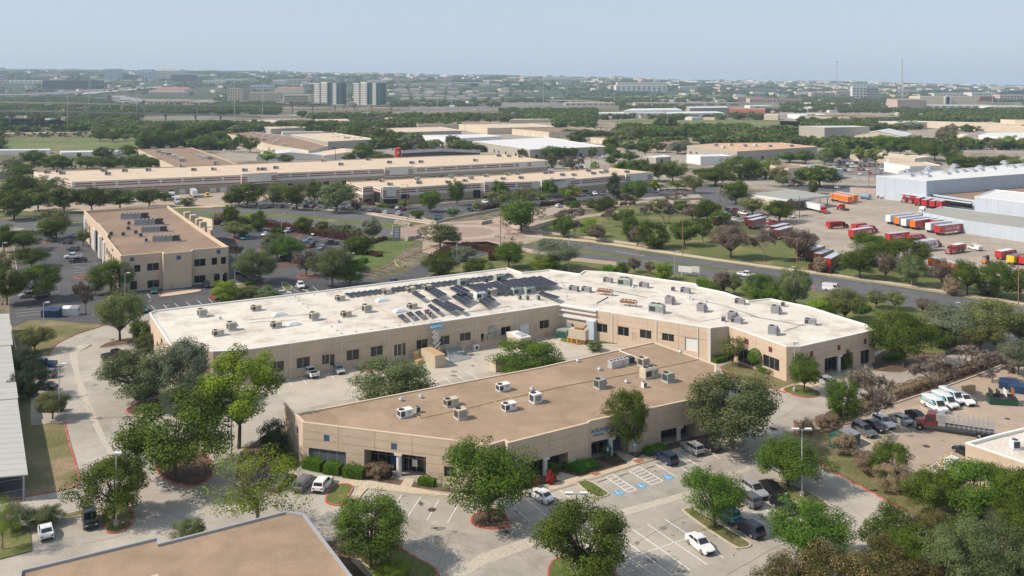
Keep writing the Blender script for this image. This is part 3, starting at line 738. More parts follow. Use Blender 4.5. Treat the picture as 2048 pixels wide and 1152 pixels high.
            q = MB(); q.box((0,0,0),(W,.08,Ht),'door_tan'); q.box((W * .35,-.06,Ht * .45),(.1,.05,.1),'metal_dark'); at(q.obj('door',b),.045)
        elif kind == 'd':
            q = MB(); nn = max(1,n); pw = W / nn
            for k in range(nn):
                for s in (-1,1): q.box((-W / 2 + pw * (k + .5) + s * (pw / 2 - .05),0,0),(.1,.1,Ht),'frame_alu')
                q.box((-W / 2 + pw * (k + .5),0,Ht - .1),(pw - .2,.1,.1),'frame_alu'); q.box((-W / 2 + pw * (k + .5),0,0),(pw - .2,.1,.12),'frame_alu')
            f = q.obj('glass_door',b); at(f,D - .08)
            gl = MB(); gl.box((0,0,.12),(pw - .2,.03,Ht - .22),'glass'); gm = gl.mesh('pane')
            for k in range(nn): link('pane',gm,f,(-W / 2 + pw * (k + .5),0,0))
        elif kind == 'p':      # recessed porch, glazed at its back, with a round column in front
            q = MB(); q.box((0,0,0),(W,.06,Ht),'glass'); f = q.obj('porch_glazing',b); at(f,2.55)
            fr = MB(); nn = max(3,int(W / 1.3))
            for k in range(nn + 1): fr.box((-W / 2 + W * k / nn,-.05,0),(.07,.08,Ht),'frame_alu')
            fr.box((0,-.055,Ht * .55),(W,.07,.07),'frame_alu'); fr.obj('frame',f)
            if n:
                cm = MB(); cm.cyl((0,0,0),.42,Ht,'wall_offwhite' if n == 1 else 'metal_grey',16); cm.box((0,0,Ht - .35),(1.25,1.1,.35),'wall_offwhite')
                o = cm.obj('column',b); at(o,.45,du=W * (.05 if n == 1 else .1))
    return O,U,N,L,rot
def poly_off(poly,d):
    """inset (d>0) of a counter-clockwise plan polygon"""
    return offs(poly,d,True)
BL = {}
def building(name,label,cat,roof,h,wm='wall_tan',rm='roof_gravel',cop='coping_tan',par=.55,ops={},joint=7.0,rows=1.35,zm=None,plain=False,group=None,accent=None,drop=.35,parw=.35,z0=0.0):
    pts = [Vector(G2(p,h)[:2]) for p in roof] if not isinstance(roof[0],Vector) else roof
    area = sum(a.x * b.y - b.x * a.y for a,b in zip(pts,pts[1:] + pts[:1])); rev = area < 0
    ids = list(range(len(pts)))
    if rev: pts = pts[::-1]; ids = ids[::-1]
    c = sum(pts,Vector((0,0))) / len(pts)
    b = empty(name); b.location = (0,0,0); tag(b,label,cat,group)
    if accent: b['_accent'] = accent
    n = len(pts)
    for k in range(n):
        p,q = pts[k],pts[(k + 1) % n]
        e = ids[(k + 1) % n] if rev else ids[k]       # edge index in the listed order: from vertex e to e+1
        nn = Vector(((q - p).y,-(q - p).x)); mid = (p + q) / 2
        vis = nn.dot(-mid) > 0
        if vis and not plain: facade(b,p,q,h,wm,ops.get(e,()),joint,rows,zm,z0)
        else:
            w = MB()
            if zm:
                zz = z0
                for z,m in zm:
                    z = min(z,h); w.face([(p.x,p.y,zz),(q.x,q.y,zz),(q.x,q.y,z),(p.x,p.y,z)],m); zz = z
            else: w.face([(p.x,p.y,z0),(q.x,q.y,z0),(q.x,q.y,h),(p.x,p.y,h)],wm)
            w.obj('wall',b)
    r = MB(); ins = poly_off(pts,parw); r.flat(ins,h - par,rm); ro = r.obj('roof',b)
    cp = MB(); outp = poly_off(pts,-.06)
    for k in range(n):
        a,bb = outp[k],outp[(k + 1) % n]; c1,d1 = ins[(k + 1) % n],ins[k]
        cp.face([(a.x,a.y,h + .06),(bb.x,bb.y,h + .06),(c1.x,c1.y,h + .06),(d1.x,d1.y,h + .06)],cop)
        cp.face([(a.x,a.y,h - .12),(bb.x,bb.y,h - .12),(bb.x,bb.y,h + .06),(a.x,a.y,h + .06)],cop)
        cp.face([(c1.x,c1.y,h - par - .02),(d1.x,d1.y,h - par - .02),(d1.x,d1.y,h + .06),(c1.x,c1.y,h + .06)],cop)
    cp.obj('parapet',b)
    BL[name] = (b,pts,h,h - par)
    if '_accent' in b: del b['_accent']
    return b
def zops(lst,s,ox,oy):
    return [(a / s + ox,b / s + ox,c / s + oy,d / s + oy,*r) for a,b,c,d,*r in lst]
# --- the brown-roofed block with the accessible bays in front
B1R = P(606,845,980,890,1009,881,1015.6,886.5,1176,846.5,1181,842,1432,789,1432,729,1308,684,1078,735,760,795,590,828)
B1 = building('office_building','long tan single-storey office block with gravelly brown roof and round porch columns','office building',B1R,6.7,par=.14,ops={
    0: zops([(568,612,806,854,'sq'),(1084,1130,870,918,'sq'),(1620,1664,935,982,'sq'),(452,738,920,1035,'wb',4),(878,1352,945,1135,'p',1),(1490,1580,1050,1130,'w',2)],3.84,500,660),
    3: zops([(150,520,985,1120,'p',1)],3.84,1000,660),
    5: zops([(846,880,733,780,'sq'),(700,985,830,960,'p',1),(1235,1500,745,880,'p',1)],3.84,1000,660),
    11: zops([(360,374,738,790,'sq')],3.84,500,660)},accent='accent_blue')
def wall_text(b,pts,k,xpix,ypix,s,size,m,off=.12,shear=0,h=None,space=1.0):
    p,q = pts
    a = (xpix - CX) / F; u = (a * p.y - p.x) / ((q.x - p.x) - a * (q.y - p.y)); Pn = p + (q - p) * u
    U = (q - p).normalized(); N = Vector((U.y,-U.x)); z = H - (ypix - YH) * Pn.y / F
    P3 = Vector((Pn.x + N.x * off,Pn.y + N.y * off,z))
    return text(s,size,m,b,P3,(R(90),0,math.atan2(U.y,U.x)),shear,ext=.04,space=space)
def V2(px,py,h): v = G(px,py,h); return Vector((v.x,v.y))
wall_text(B1,(V2(1181,842,6.7),V2(1432,789,6.7)),0,1197.5,860,'YASKAWA',.84,'text_blue',space=1.06)
wall_text(B1,(V2(1181,842,6.7),V2(1432,789,6.7)),0,1196,868,'America',.58,'text_lightblue',shear=.3)
wall_text(B1,(V2(980,890,6.7),V2(1009,881,6.7)),0,994,900,'9233',.62,'text_dark')
def freestanding_wall(p,q,h0,h1,th,m,name,label,cat='wall'):
    mb = MB(); a,b = V2(*p,0),V2(*q,0); mb.strip([a,b],th,0,h0,m,mt='coping_tan'); o = mb.obj(name); tag(o,label,cat); return o
# screen wall running on from its left end
mb = MB(); a,b = V2(606,845,6.7),V2(569,805,6.7); mb.strip([V2(590,828,6.7),V2(569,804,6.7)],.3,0,6.6,'wall_tan',mt='coping_tan'); mb.obj('screen_wall',B1)

# --- the large white-roofed block wrapped round the court
HB = 7.3
B2R = P(298,626,345,697,427,703,479,700.5,510,697,1122,609,1422,656,1457,652,1573,693,1601,693,1749,660,1730,648,1693,637,1618,613,1540,597,1497,601,1448,584,1396,573.5,1390,567,1336,560,1234,545,1169,541,1159,547.5,1099,539,1044,545,1015,535.5,875,553,726,571,640,582,521,596,375,613,310,621)
W5 = zops([(158,260,243,322,'w'),(358,459,210,290,'w'),(554,608,190,262,'w',2),(614,652,185,275,'d',1),(742,837,153,230,'w'),(927,1019,124,200,'w')],3.84,500,660)
B2 = building('white_roofed_building','sprawling tan block with stained white roof wrapped round a concrete court','commercial building',B2R,HB,wm='wall_tan',rm='roof_white',cop='coping_white',par=.3,ops={
    4: W5 + zops([(145,222,760,885,'d',2),(229,262,748,875,'wb',1),(374,488,712,805,'w'),(598,710,676,765,'w'),(818,927,643,722,'w'),(1033,1064,648,738,'d',1),(1240,1337,580,662,'w'),(1435,1535,545,665,'g'),(1570,1605,560,640,'s'),(1634,1730,515,598,'w')],5.12,760,540),
    5: zops([(742,825,1027,1093,'w'),(905,990,1052,1120,'w')],3.84,1000,380) + zops([(1015,1050,20,80,'s'),(1075,1163,1,65,'w'),(1245,1337,28,85,'w'),(1420,1515,62,160,'g')],3.84,1000,660),
    7: zops([(1880,1910,68,108,'sq'),(1830,1960,150,270,'w',4)],3.84,1000,660) + zops([(140,168,126,166,'sq'),(98,220,200,290,'w',3)],3.737,1500,660),
    9: zops([(447,471,158,200,'sq'),(652,676,112,150,'sq'),(848,870,66,105,'sq'),(557,770,190,330,'p',1),(826,893,150,255,'w',2)],3.737,1500,660),
    0: zops([(1205,1216,90,130,'w',1),(1236,1250,65,110,'w',1)],3.84,0,660)},accent='accent_maroon',joint=8.0,rows=1.45)
# --- two-storey office on the left
B3R = P(241.5,512,324,505,327,507.5,383,502.5,386,499.5,457,494,406,461,336,411.5,233,417,168,421.5,192,446,195,447,213.5,468,211,474)
B3 = building('two_storey_office','square two-storey tan office with brown gravel roof carrying large grey chillers','office building',B3R,10.8,rm='roof_gravel_dark',par=.9,parw=.45,ops={
    0: zops([(998,1030,517,548,'sq'),(1032,1078,575,630,'w',1),(1130,1220,562,618,'w',2),(1132,1222,692,750,'w',2),(1000,1052,700,775,'o')],3.84,0,380),
    2: zops([(1356,1390,503,535,'sq'),(1305,1337,715,775,'s')],3.84,0,380),
    4: zops([(1664,1694,458,490,'sq'),(1492,1578,530,586,'w',2),(1626,1667,520,575,'w',1),(1697,1736,514,568,'w',1),(1492,1578,656,712,'w',2),(1643,1748,640,715,'p',1)],3.84,0,380),
    13: zops([(818,828,445,500,'w',1),(834,844,470,525,'w',1),(850,860,490,545,'w',1),(868,878,512,565,'w',1)],3.84,0,380),
    9: zops([(660,667,245,290,'w',1),(672,679,262,305,'w',1),(684,692,278,320,'w',1)],3.84,0,380)},accent='accent_blue',joint=9,rows=1.5)
wall_text(B3,(V2(211,474,10.8),V2(241.5,512,10.8)),0,225.5,500,'EVEREST',.9,'text_blue')
mb = MB()   # tall pale glazing strips between the buttresses of the side wall
for (x,y0,y1) in ((185,455,500),(200,478,520)):
    v = V2(x,480,8); 
for p,q in ((V2(192,446,10.8),V2(195,447,10.8)),):
    pass
for a,b in ((168.5,172),(186,190),(197,200.5),(206,209)):
    p,q = V2(168,421.5,10.8),V2(211,474,10.8)
    for s in (0,):
        uu = []
        for x in (a,b): aa = (x - CX) / F; uu.append((aa * p.y - p.x) / ((q.x - p.x) - aa * (q.y - p.y)))
        A,B_ = p + (q - p) * uu[0],p + (q - p) * uu[1]; mb.strip([A,B_],.5,1.0,8.6,'glass_pale')
mb.obj('glazing_strip',B3)
for i,(x,y) in enumerate(((374,432),(386,438),(398,446),(406,452))):     # stub walls standing on the right edge
    mb = MB(); v = G(x,y,10.2); mb.box((v.x,v.y,9.9),(2.2,2.2,1.9),'wall_tan',R(31),'coping_tan'); mb.obj('parapet_block',B3)
mb = MB(); mb.hexa([(*V2(x,y,8.5),0) for x,y in ((406,452),(425,462),(424,438),(398,433))],[(*V2(x,y,8.5),8.5) for x,y in ((406,452),(425,462),(424,438),(398,433))],'wall_tan','coping_tan'); mb.obj('side_wing',B3)
# --- roof at the bottom edge
B4 = building('foreground_building','nearest building, only its pebbled brown roof with steel-edged parapet in view','office building',P(41,1141,317,1074.5,319,1087,571,1023,609,1029,703,1152,800,1290,300,1700,-150,1500,20,1240),6.5,cop='coping_steel',par=.25,parw=.22)
# --- bottom right building
B6 = building('corner_building','tan building with dusty white roof beside the lot of white vans','commercial building',P(1931,886,2130,953,2500,900,2300,780,2048,856,1990,870),6.2,wm='wall_tan',rm='roof_white',cop='coping_white',par=.4)
# --- carport on the left edge
cp_root = empty('carport'); tag(cp_root,'long pale metal carport roof on steel posts along the left lawn','carport')
for (ya,yb,xa,xb,dz) in ((627,689,18,26,.3),(690,796,21.5,36.5,.15),(797,949,35,56,0)):
    mb = MB(); hh = 3.9 + dz; q = [(-90,yb + 12),(xb,yb),(xa,ya),(-90,ya + 4)]
    a = [G2(p,hh) for p in q]; mb.hexa([(v.x,v.y,hh - .18) for v in a],[(v.x,v.y,hh) for v in a],'roof_metal',None,True); mb.obj('roof_panel',cp_root)
    sm = MB(); n = max(3,int((yb - ya) / 9))
    for k in range(1,n):
        t = k / n; A = a[2].lerp(a[1],t); Bv = a[3].lerp(a[0],t); sm.strip([A,Bv],.05,hh,hh + .03,'roof_metal')
    sm.obj('standing_seam',cp_root)
for (x,y) in ((53,952),(34,800),(22,694),(17,640)):
    v = G(x,y,3.7)
    for dx in (-.4,-8): mb = MB(); mb.box((v.x + dx,v.y,0),(.22,.22,3.72),'metal_grey'); mb.obj('post',cp_root)
surf('carport_floor',P(-120,650,14,650,50,1000,-120,1010),.04,'asphalt')
lines('carport_bays',[(-60,975,52,956),(-60,1000,52,978),(-60,950,48,935)],.12,z=.06)

# --- the two striped warehouses
def striped(name,label,R_,h,faces,portal=(),ops={},sel=()):
    b = building(name,label,'warehouse',R_,h,rm='roof_cream',cop='coping_tan',par=.45,zm=[(h - 4.2,'wall_tan_dark'),(h,'wall_offwhite')],joint=9,rows=2.1,ops=ops)
    pts = [Vector(G2(p,h)[:2]) for p in R_]
    for (e,spans) in faces:
        p,q = pts[e],pts[(e + 1) % len(pts)]; 
        U = (q - p).normalized(); N = Vector((U.y,-U.x))
        if N.dot(-(p + q) / 2) < 0: N = -N
        for xa,xb,zs,dia in spans:
            uu = []
            for x in (xa,xb): a = (x - CX) / F; uu.append((a * p.y - p.x) / ((q.x - p.x) - a * (q.y - p.y)))
            A,B_ = p + (q - p) * uu[0],p + (q - p) * uu[1]
            for zz,hh in zs:
                mb = MB(); mb.strip([A + N * .06,B_ + N * .06],.1,h - zz - hh,h - zz,'stripe_red'); mb.obj('stripe',b)
            for x in dia:
                a = (x - CX) / F; u = (a * p.y - p.x) / ((q.x - p.x) - a * (q.y - p.y)); c = p + (q - p) * u + N * .13
                z = h - 1.55; s = 1.15; mb = MB()
                ring = [(c + U * s,z),(c + U * 0,z + s),(c - U * s,z),(c + U * 0,z - s)]
                mb.hexa([(*(r[0]),r[1]) for r in ring],[(*(r[0] + N * .08),r[1]) for r in ring],'wall_offwhite'); mb.obj('diamond',b)
    for xa,xb,ya,yb,up in portal:      # raised entrance bays standing proud of the wall
        A,B_ = V2(xa,ya,h),V2(xb,yb,h); U = (B_ - A).normalized(); N = Vector((U.y,-U.x))
        if N.dot(-A) < 0: N = -N
        mb = MB(); ring = [A + N * 1.2,B_ + N * 1.2,B_ - N * .5,A - N * .5]
        mb.hexa([(v.x,v.y,h - 5.2) for v in ring],[(v.x,v.y,h + up) for v in ring],'wall_offwhite','coping_tan',True); o = mb.obj('entrance_bay',b)
        for z0_,t in ((h - 4.6,.5),):
            mb = MB(); mb.strip([A + N * 1.26,B_ + N * 1.26],.1,z0_,z0_ + t,'stripe_red'); mb.obj('stripe',o)
        L = (B_ - A).length; s = min(3.2,L * .22)
        for z0_ in (h - 1.5,h - 2.5,h - 3.5):
            for C,D in ((A,A + U * s),(B_ - U * s,B_)):
                mb = MB(); mb.strip([C + N * 1.26,D + N * 1.26],.1,z0_,z0_ + .5,'stripe_red'); mb.obj('stripe',o)
    return b
two = ((.9,.55),(2.1,.55))
B7R = P(68,343,144,364,481,350,553,346.5,768,337.5,825,335,1040,324.5,1096,321,1000,308,890,311,500,327,331,334)
B7 = striped('long_striped_warehouse','very long cream-roofed warehouse with twin maroon stripes and white diamonds',B7R,9.2,
    [(1,[(150,186,two,()),(189.8,232.2,two,(188.5,)),(234.8,277.2,two,(233.5,)),(279.8,320.2,two,(278,)),(322.8,363.2,two,(321.5,)),(365.8,404.2,two,(365,)),(406.8,444.2,two,(405.5,)),(446.8,481.2,two,(445.5,)),(70,478,((4.25,.35),),())]),
     (2,[]),(0,[(78,95,two,()),(125,143,two,())]),
     (3,[(556,578,two,()),(581.8,615.2,two,(580.5,)),(617.8,668.2,two,(616.5,)),(670.8,703.2,two,(670,)),(705.8,736.2,two,(704.5,)),(738.8,767.2,two,(737.5,))]),
     (5,[(834,850,two,()),(852.8,881.2,two,(852,)),(883.8,911.2,two,(882.5,)),(913.8,940.2,two,(912.5,)),(942.8,969.2,two,(941.5,)),(971.8,998.2,two,(971,)),(1000.8,1027.2,two,(999.5,)),(1030,1038,two,())]),
     (6,[(1055,1063,two,()),(1090,1095,two,())])],
    portal=((482,553,350.5,347,.9),(768,825,337.5,335,.9)),
    ops={1: zops([(1375,1425,1070,1118,'g'),(1612,1662,1058,1103,'g'),(1690,1740,1055,1100,'g'),(1300,1335,1075,1115,'o')],3.84,0,100),
         3: zops([(290,330,1025,1040,'o'),(565,608,1010,1040,'o'),(700,737,1005,1030,'o'),(895,935,993,1010,'o'),(958,1000,988,1008,'o')],3.84,500,100),
         5: zops([(1390,1430,970,985,'o'),(1450,1490,965,982,'o'),(1560,1600,962,975,'g'),(1640,1680,958,970,'g'),(1720,1760,955,966,'g')],3.84,500,100)})
wall_text(B7,(V2(481,350,9.2),V2(553,346.5,9.2)),0,515,356.3,'FGD',3.0,'text_blue',off=1.5)
mb = MB(); v = V2(481,350,9.2); w_ = V2(553,346.5,9.2); U_ = (w_ - v).normalized(); N_ = Vector((U_.y,-U_.x)); c = v + (w_ - v) * .31 + N_ * 1.35
ring = [(c + U_ * (2.0 * math.cos(t)),6.9 + 1.3 * math.sin(t) + .5 * math.cos(t)) for t in [k * math.pi / 8 for k in range(16)]]
mb.hexa([(*r[0],r[1]) for r in ring],[(*(r[0] + N_ * .08),r[1]) for r in ring],'text_blue'); mb.obj('emblem',B7)
for x,y,w in ((427,375,9),):
    pass
B8R = P(693,363.5,726,374,745,372,762,376.5,801,375.5,943,366.5,1081,362.5,1162,357.5,1307,345,1219,335.5,1000,349,820,356.5)
B8 = striped('short_striped_warehouse','cream-roofed warehouse with maroon striped entrance portals beside the roundabout',B8R,8.4,
    [(0,[(695,724,two,())]),(1,[(727,744,two,())]),(2,[(746,761,two,())]),(4,[(803,831,two,()),(837,900,two,()),(930,942,two,())]),(5,[(944,961,two,()),(1005,1030,two,()),(1035,1063,two,())]),
     (6,[(1133,1160,two,())]),(7,[(1164,1218,two,()),(1237,1249,two,()),(1281,1305,two,())])],
    portal=((765,799,377,376,.8),(968,1008,366,365,.8),(1081,1148,362.5,358,.8),(1249,1300,350,345.5,.6)),
    ops={0: zops([(230,272,395,430,'w',2)],6.02,680,330),1: zops([(292,374,410,445,'w',3)],6.02,680,330),2: zops([(408,490,330,480,'o')],6.02,680,330),3: zops([(530,694,410,475,'w',4)],6.02,680,330),
         4: zops([(737,835,350,470,'o'),(1205,1262,415,452,'w',2),(1285,1372,408,472,'w',3),(1400,1482,400,440,'w',2),(1505,1570,395,433,'w',2)],6.02,680,330),
         5: zops([(1603,1692,300,440,'o'),(1735,1785,355,430,'o')],6.02,680,330),
         7: zops([(885,1060,215,330,'w',4)][:0] + [(990,1058,300,330,'w',2),(1695,1762,170,280,'o')],6.02,1000,330)})
wall_text(B8,(V2(1081,362.5,8.4),V2(1162,357.5,8.4)),0,1117,361,'NAVCO',1.9,'text_dark',off=1.5)

# --- the pale blue bottling plant on the right
B9 = building('bottling_plant','huge pale blue metal plant hall with white roof and rooftop ventilators','warehouse',P(1752,351.5,1853,362,2048,347.5,2300,329,2100,322),12,wm='wall_steel',rm='roof_bright',cop='coping_white',par=.4,joint=6,rows=0)
B9b = building('loading_hall','lower pale blue loading hall with brown roof and long row of dock doors','warehouse',P(1752,374.5,1853,386.5,1949,400.5,2048,412,2300,430,2300,355,2048,368.5,1870,380),5.2,wm='wall_steel',rm='roof_brown',cop='wall_steel_plain',par=.5,joint=6,rows=0,ops={0: [(1757,1848,387,396,'o')],1: [(1856,1945,397,410,'o')]})
B9c = building('plant_annex','pale blue annex with white roof set on the brown roofed hall','warehouse',P(1949,393,2048,405,2300,425,2300,398,2048,385,1990,379),7.4,wm='wall_steel',rm='roof_bright',cop='coping_white',par=.3,joint=6,rows=0)
B9d = building('grey_roofed_shed','low pale blue shed with weathered grey roof nearest the parked trailers','warehouse',P(1846,425,1928,441,2048,457,2300,490,2300,450,2048,433,1883,413),5.3,wm='wall_steel',rm='roof_grey',cop='wall_steel_plain',par=.1,joint=4.5,rows=0)
for k,(x,y) in enumerate(((1806,346),(1815,343),(1818,350),(1853,344),(1858,338),(1854,353),(1906,340),(1909,333),(1909,345),(1960,336),(1961,341),(2010,333),(2009,326),(1820,352),(1840,350),(1893,348),(1945,343),(1925,343),(1985,338),(2025,335),(2045,334))):
    v = G(x,y,11.7); mb = MB(); mb.box((v.x,v.y,11.5),(4.5,3.5,1.1),'galvanised',R(40)); mb.cyl((v.x,v.y,12.6),1.2,.7,'galvanised',10,1.5)
    row(mb.obj('roof_ventilator'),'grey metal roof ventilator','roof ventilator','on the bottling plant roof','ventilators on the pale blue plant',x)
# dock canopy
mb = MB(); a,b = V2(1752,379,4.2),V2(1945,406,4.2); mb.strip([a,b],2.6,3.9,4.2,'wall_steel_plain',mt='roof_metal_pale'); mb.obj('dock_canopy',B9b)
# canopy building
cb = empty('canopy_building'); tag(cb,'low cream shop with large flat metal canopy beside the truck yard','canopy')
q = [(1492,387),(1589,379),(1663,391),(1580,399.5)]; a = [G2(p,5.6) for p in q]
mb = MB(); mb.hexa([(v.x,v.y,4.6) for v in a],[(v.x,v.y,5.6) for v in a],'roof_metal_pale','roof_grey',True); mb.obj('canopy_roof',cb)
q = [(1495,392),(1543,387),(1565,399),(1540,406)]; a = [G2(p,4.55) for p in q]
mb = MB(); mb.hexa([(v.x,v.y,0) for v in a],[(v.x,v.y,4.55) for v in a],'wall_cream'); mb.obj('shop_wall',cb)
for x,y in ((1655,393),(1620,396),(1585,400),(1640,388),(1600,384)):
    v = G(x,y,4.6); mb = MB(); mb.box((v.x,v.y,0),(.35,.35,4.6),'metal_grey'); mb.obj('post',cb)
for k in range(4):
    t = (k + .5) / 4; A = G(1492,387,5.6).lerp(G(1580,399.5,5.6),t); Bq = G(1589,379,5.6).lerp(G(1663,391,5.6),t); mb = MB(); mb.strip([A,Bq],.5,5.6,5.68,'roof_metal_pale'); mb.obj('roof_rib',cb)

# --- middle distance blocks: roof corners listed from the photograph, height, skins
MID = [
 ('flat_roofed_warehouse','brown-roofed warehouse dotted with air units behind the striped warehouse',P(349,333.5,478,329.5,383,295,275,298.5),7.5,'wall_cream','roof_gravel_dark'),
 ('flat_roofed_warehouse','narrow brown-roofed warehouse running into the distance at centre left',P(617,301,656,292,581,272,505,263.5,455,267.5,545,290),7,'wall_cream','roof_brown'),
 ('white_roofed_warehouse','big white-roofed warehouse with grey end wall behind the red tank',P(656,283,753,278.5,667,265,581,268.5),9,'wall_grey','roof_cream'),
 ('white_roofed_warehouse','small grey box warehouse with pale roof in front of the highway trees',P(542,257.5,613,254.5,605,252.5,528,253.5),7,'wall_grey','roof_cream'),
 ('low_warehouse','low dark-walled unit joined to the small grey box warehouse',P(565,265,650,264,640,262,563,262),4,'wall_offwhite','roof_grey'),
 ('cream_roofed_warehouse','wide cream-roofed warehouse with a row of dock doors, centre distance',P(790,265,923,261,880,253.5,762,256.5),7,'wall_grey','roof_cream'),
 ('white_warehouse','bright white-roofed warehouse beside the round bushy tree',P(890,278,1003,272.5,960,268,844,270),6.5,'wall_white','roof_bright'),
 ('tan_warehouse','long tan warehouse with cream roof in front of the satellite dish',P(975,256,1110,253.5,1060,247,918,248.5),7.5,'wall_cream','roof_cream'),
 ('metal_roofed_warehouse','large white metal-roofed warehouse with tan and grey walls, centre',P(1060,299,1212,293,1090,274,945,282),8,'wall_grey','roof_bright'),
 ('brown_roofed_warehouse','tan warehouse with brown roof behind the metal-roofed warehouse',P(1098,264,1240,261,1140,254.5,1024,257.5),7,'wall_cream','roof_brown'),
 ('tan_warehouse','tan block with flat brown roof under the row of spreading trees',P(1229,278,1315,276,1262,271.5,1181,274.5),6,'wall_cream','roof_brown'),
 ('tan_warehouse','tan block with brown roof and parked trucks along its side',P(1330,289,1400,285,1340,277,1236,281),6,'wall_cream','roof_brown'),
 ('peach_roofed_warehouse','grey-walled warehouse with peach roof and white skylights',P(1474,303,1634,293.5,1560,285,1430,286,1374,291),8,'wall_grey','roof_peach'),
 ('white_shed','white gabled shed with big doors beside the low trees',P(1401,313,1462,312,1440,308,1373,308.5),6.5,'wall_white','roof_bright'),
 ('grey_shed','small grey shed with white roof between the lots',P(1312,315,1342,313,1325,310,1287,311.5),5,'wall_grey','roof_bright'),
 ('tan_office','two-storey tan office with stepped roof behind the bare trees',P(1577,337,1616,333,1580,327,1540,330),7.5,'wall_cream','roof_gravel'),
 ('long_shed','long low grey-roofed shed with blue end wall',P(1655,342,1686,338,1630,327,1600,329),6,'wall_steel','roof_grey'),
 ('white_office','two-tier white office with small square windows by the packed car park',P(1820,333,1883,331,1850,323.5,1768,324.5),6.5,'wall_white','roof_cream'),
 ('concrete_hall','tall blank concrete hall with one pale and one grey side',P(1649,255,1739,253.5,1700,251,1598,251.5),15,'wall_grey','roof_metal_pale'),
 ('low_shop','low pale shop behind the green trees on the right',P(1700,310,1830,317,1860,313,1720,303),5,'wall_cream','roof_cream'),
 ('long_tan_building','long tan research building with brown flat roof',P(1905,247.5,2048,253,2200,258,2200,250,2048,247,1840,242),8,'wall_cream','roof_cream'),
 ('concrete_frame_building','unfinished tan concrete frame building at the right edge',P(2030,240,2130,242,2130,238,2001,238.5),13,'wall_cream','roof_brown'),
 ('white_tent_building','long white fabric-covered hall at the right edge',P(1957,270,2048,277,2200,286,2200,268,2048,264.5,1975,264.5),8,'wall_white','roof_bright'),
 ('brown_complex','dark brown low complex with rows of columns and red stacks',P(1707,235.5,1798,233,1720,227,1608,231),9,'wall_grey','roof_brown'),
 ('brown_block','large windowless brown block below the tall mast',P(1795,200,1853,199.5,1830,197,1773,197.2),22,'wall_pink','roof_gravel'),
 ('white_gabled_hall','white gable-ended hall next to the yellow building',P(1600,231,1660,231,1640,227,1575,227.5),7,'wall_white','roof_bright'),
 ('yellow_building','small pale yellow two-storey building at the edge of the field',P(1528,229,1556,229.5,1560,228,1530,227.5),9,'wall_cream','roof_cream'),
 ('brick_block','long red brick block behind the mown field',P(1458,217.5,1530,219,1530,216.5,1460,215.8),12,'wall_brick','roof_gravel'),
 ('white_barn','long white barn with a clerestory row of dark windows',P(1247,221,1364,219,1350,216,1262,217),10,'wall_white','roof_bright'),
 ('white_barn','lower white shed in front of the clerestory barn',P(1245,227,1329,225.5,1320,223,1240,224),6,'wall_white','roof_bright'),
 ('white_barn','long low white shed right of the clerestory barn',P(1330,227,1449,225.5,1430,222.5,1335,223),6,'wall_white','roof_bright'),
 ('white_barn','small white building left of the clerestory barn',P(1193,227,1245,226.5,1240,224,1200,224.3),6,'wall_white','roof_bright'),
 ('grey_barn','grey-roofed hall between the white barns and the brick block',P(1380,216,1458,215,1450,212,1372,213),11,'wall_grey','roof_metal_pale'),
 ('white_trailer_row','long white storage unit left of the mown field',P(0,301,100,300,100,297.5,-60,299),3.5,'wall_white','roof_bright'),
 ('white_trailer_row','white storage unit with fence left of the round trees',P(122,305,275,302,270,299.5,120,301.5),3.5,'wall_white','roof_bright'),
 ('far_flat_roof','tan flat-roofed block right of the dark hedge line',P(281,248.5,460,245,440,243,300,244),6,'wall_cream','roof_cream'),
 ('far_flat_roof','pale flat-roofed block with arched loading doors',P(515,246,575,244,540,240.5,462,241.5),6,'wall_cream','roof_cream'),
 ('far_flat_roof','pale roofed block behind the maroon tree',P(640,242,700,241,690,237.5,630,238.5),6,'wall_cream','roof_cream'),
 ('far_flat_roof','pale roofed block right of the maroon tree',P(765,238.5,815,238,800,234.5,745,235.5),6,'wall_cream','roof_cream'),
 ('brown_roof_unit','brown-roofed units beyond the tall cedar, right of centre',P(835,250,1000,247,960,243,833,244.5),6,'wall_cream','roof_brown'),
 ('roof_unit','white-roofed low block between the metal warehouse and the dish',P(1020,239.5,1130,238,1120,236,1030,237),5,'wall_cream','roof_cream'),
 ('tan_yard_building','tan yard building with brown roof in the right distance',P(1268,252,1370,249,1330,244,1240,246.5),5,'wall_cream','roof_brown'),
 ('left_low_building','low grey-roofed building at the left edge behind bushes',P(-40,346,20,343,25,338,-40,338),4.5,'wall_grey','roof_grey'),
 ('tan_metal_hall','tan gable hall with white roof behind the big metal barn',P(1790,245.5,1854,244,1830,241.5,1757,242.5),9,'wall_cream','roof_bright'),
]
for name,label,rf,h,wm,rm in MID:
    far = max(p[1] for p in rf) < 262
    b = building(name,label,'warehouse' if 'warehouse' in name else 'building',rf,h,wm,rm,'coping_white' if rm in ('roof_bright','roof_cream') else 'coping_tan',par=.3,plain=False,joint=12 if not far else 18,rows=0)
    base,pts,hh,zr = BL[name]
    if far: continue
    # dock doors and windows along the sides that face the viewer
    n = len(pts)
    for k in range(n):
        p,q = pts[k],pts[(k + 1) % n]; nn = Vector(((q - p).y,-(q - p).x))
        if nn.dot(-(p + q) / 2) <= 0 or (q - p).length < 14: continue
        nn.normalize(); U = (q - p).normalized(); L = (q - p).length; w = MB(); i = 0
        w.box((0,0,0),(2.6,.12,2.8),'metal_dark' if 'wall_grey' in wm else 'door_white'); me = w.mesh('loading_door')
        u = 6
        while u < L - 5:
            o = link('loading_door',me,b); c = p + U * u + nn * .06; o.location = (c.x,c.y,.6); o.rotation_euler = (0,0,math.atan2(U.y,U.x)); u += 9 + 5 * ((i * 7) % 3); i += 1
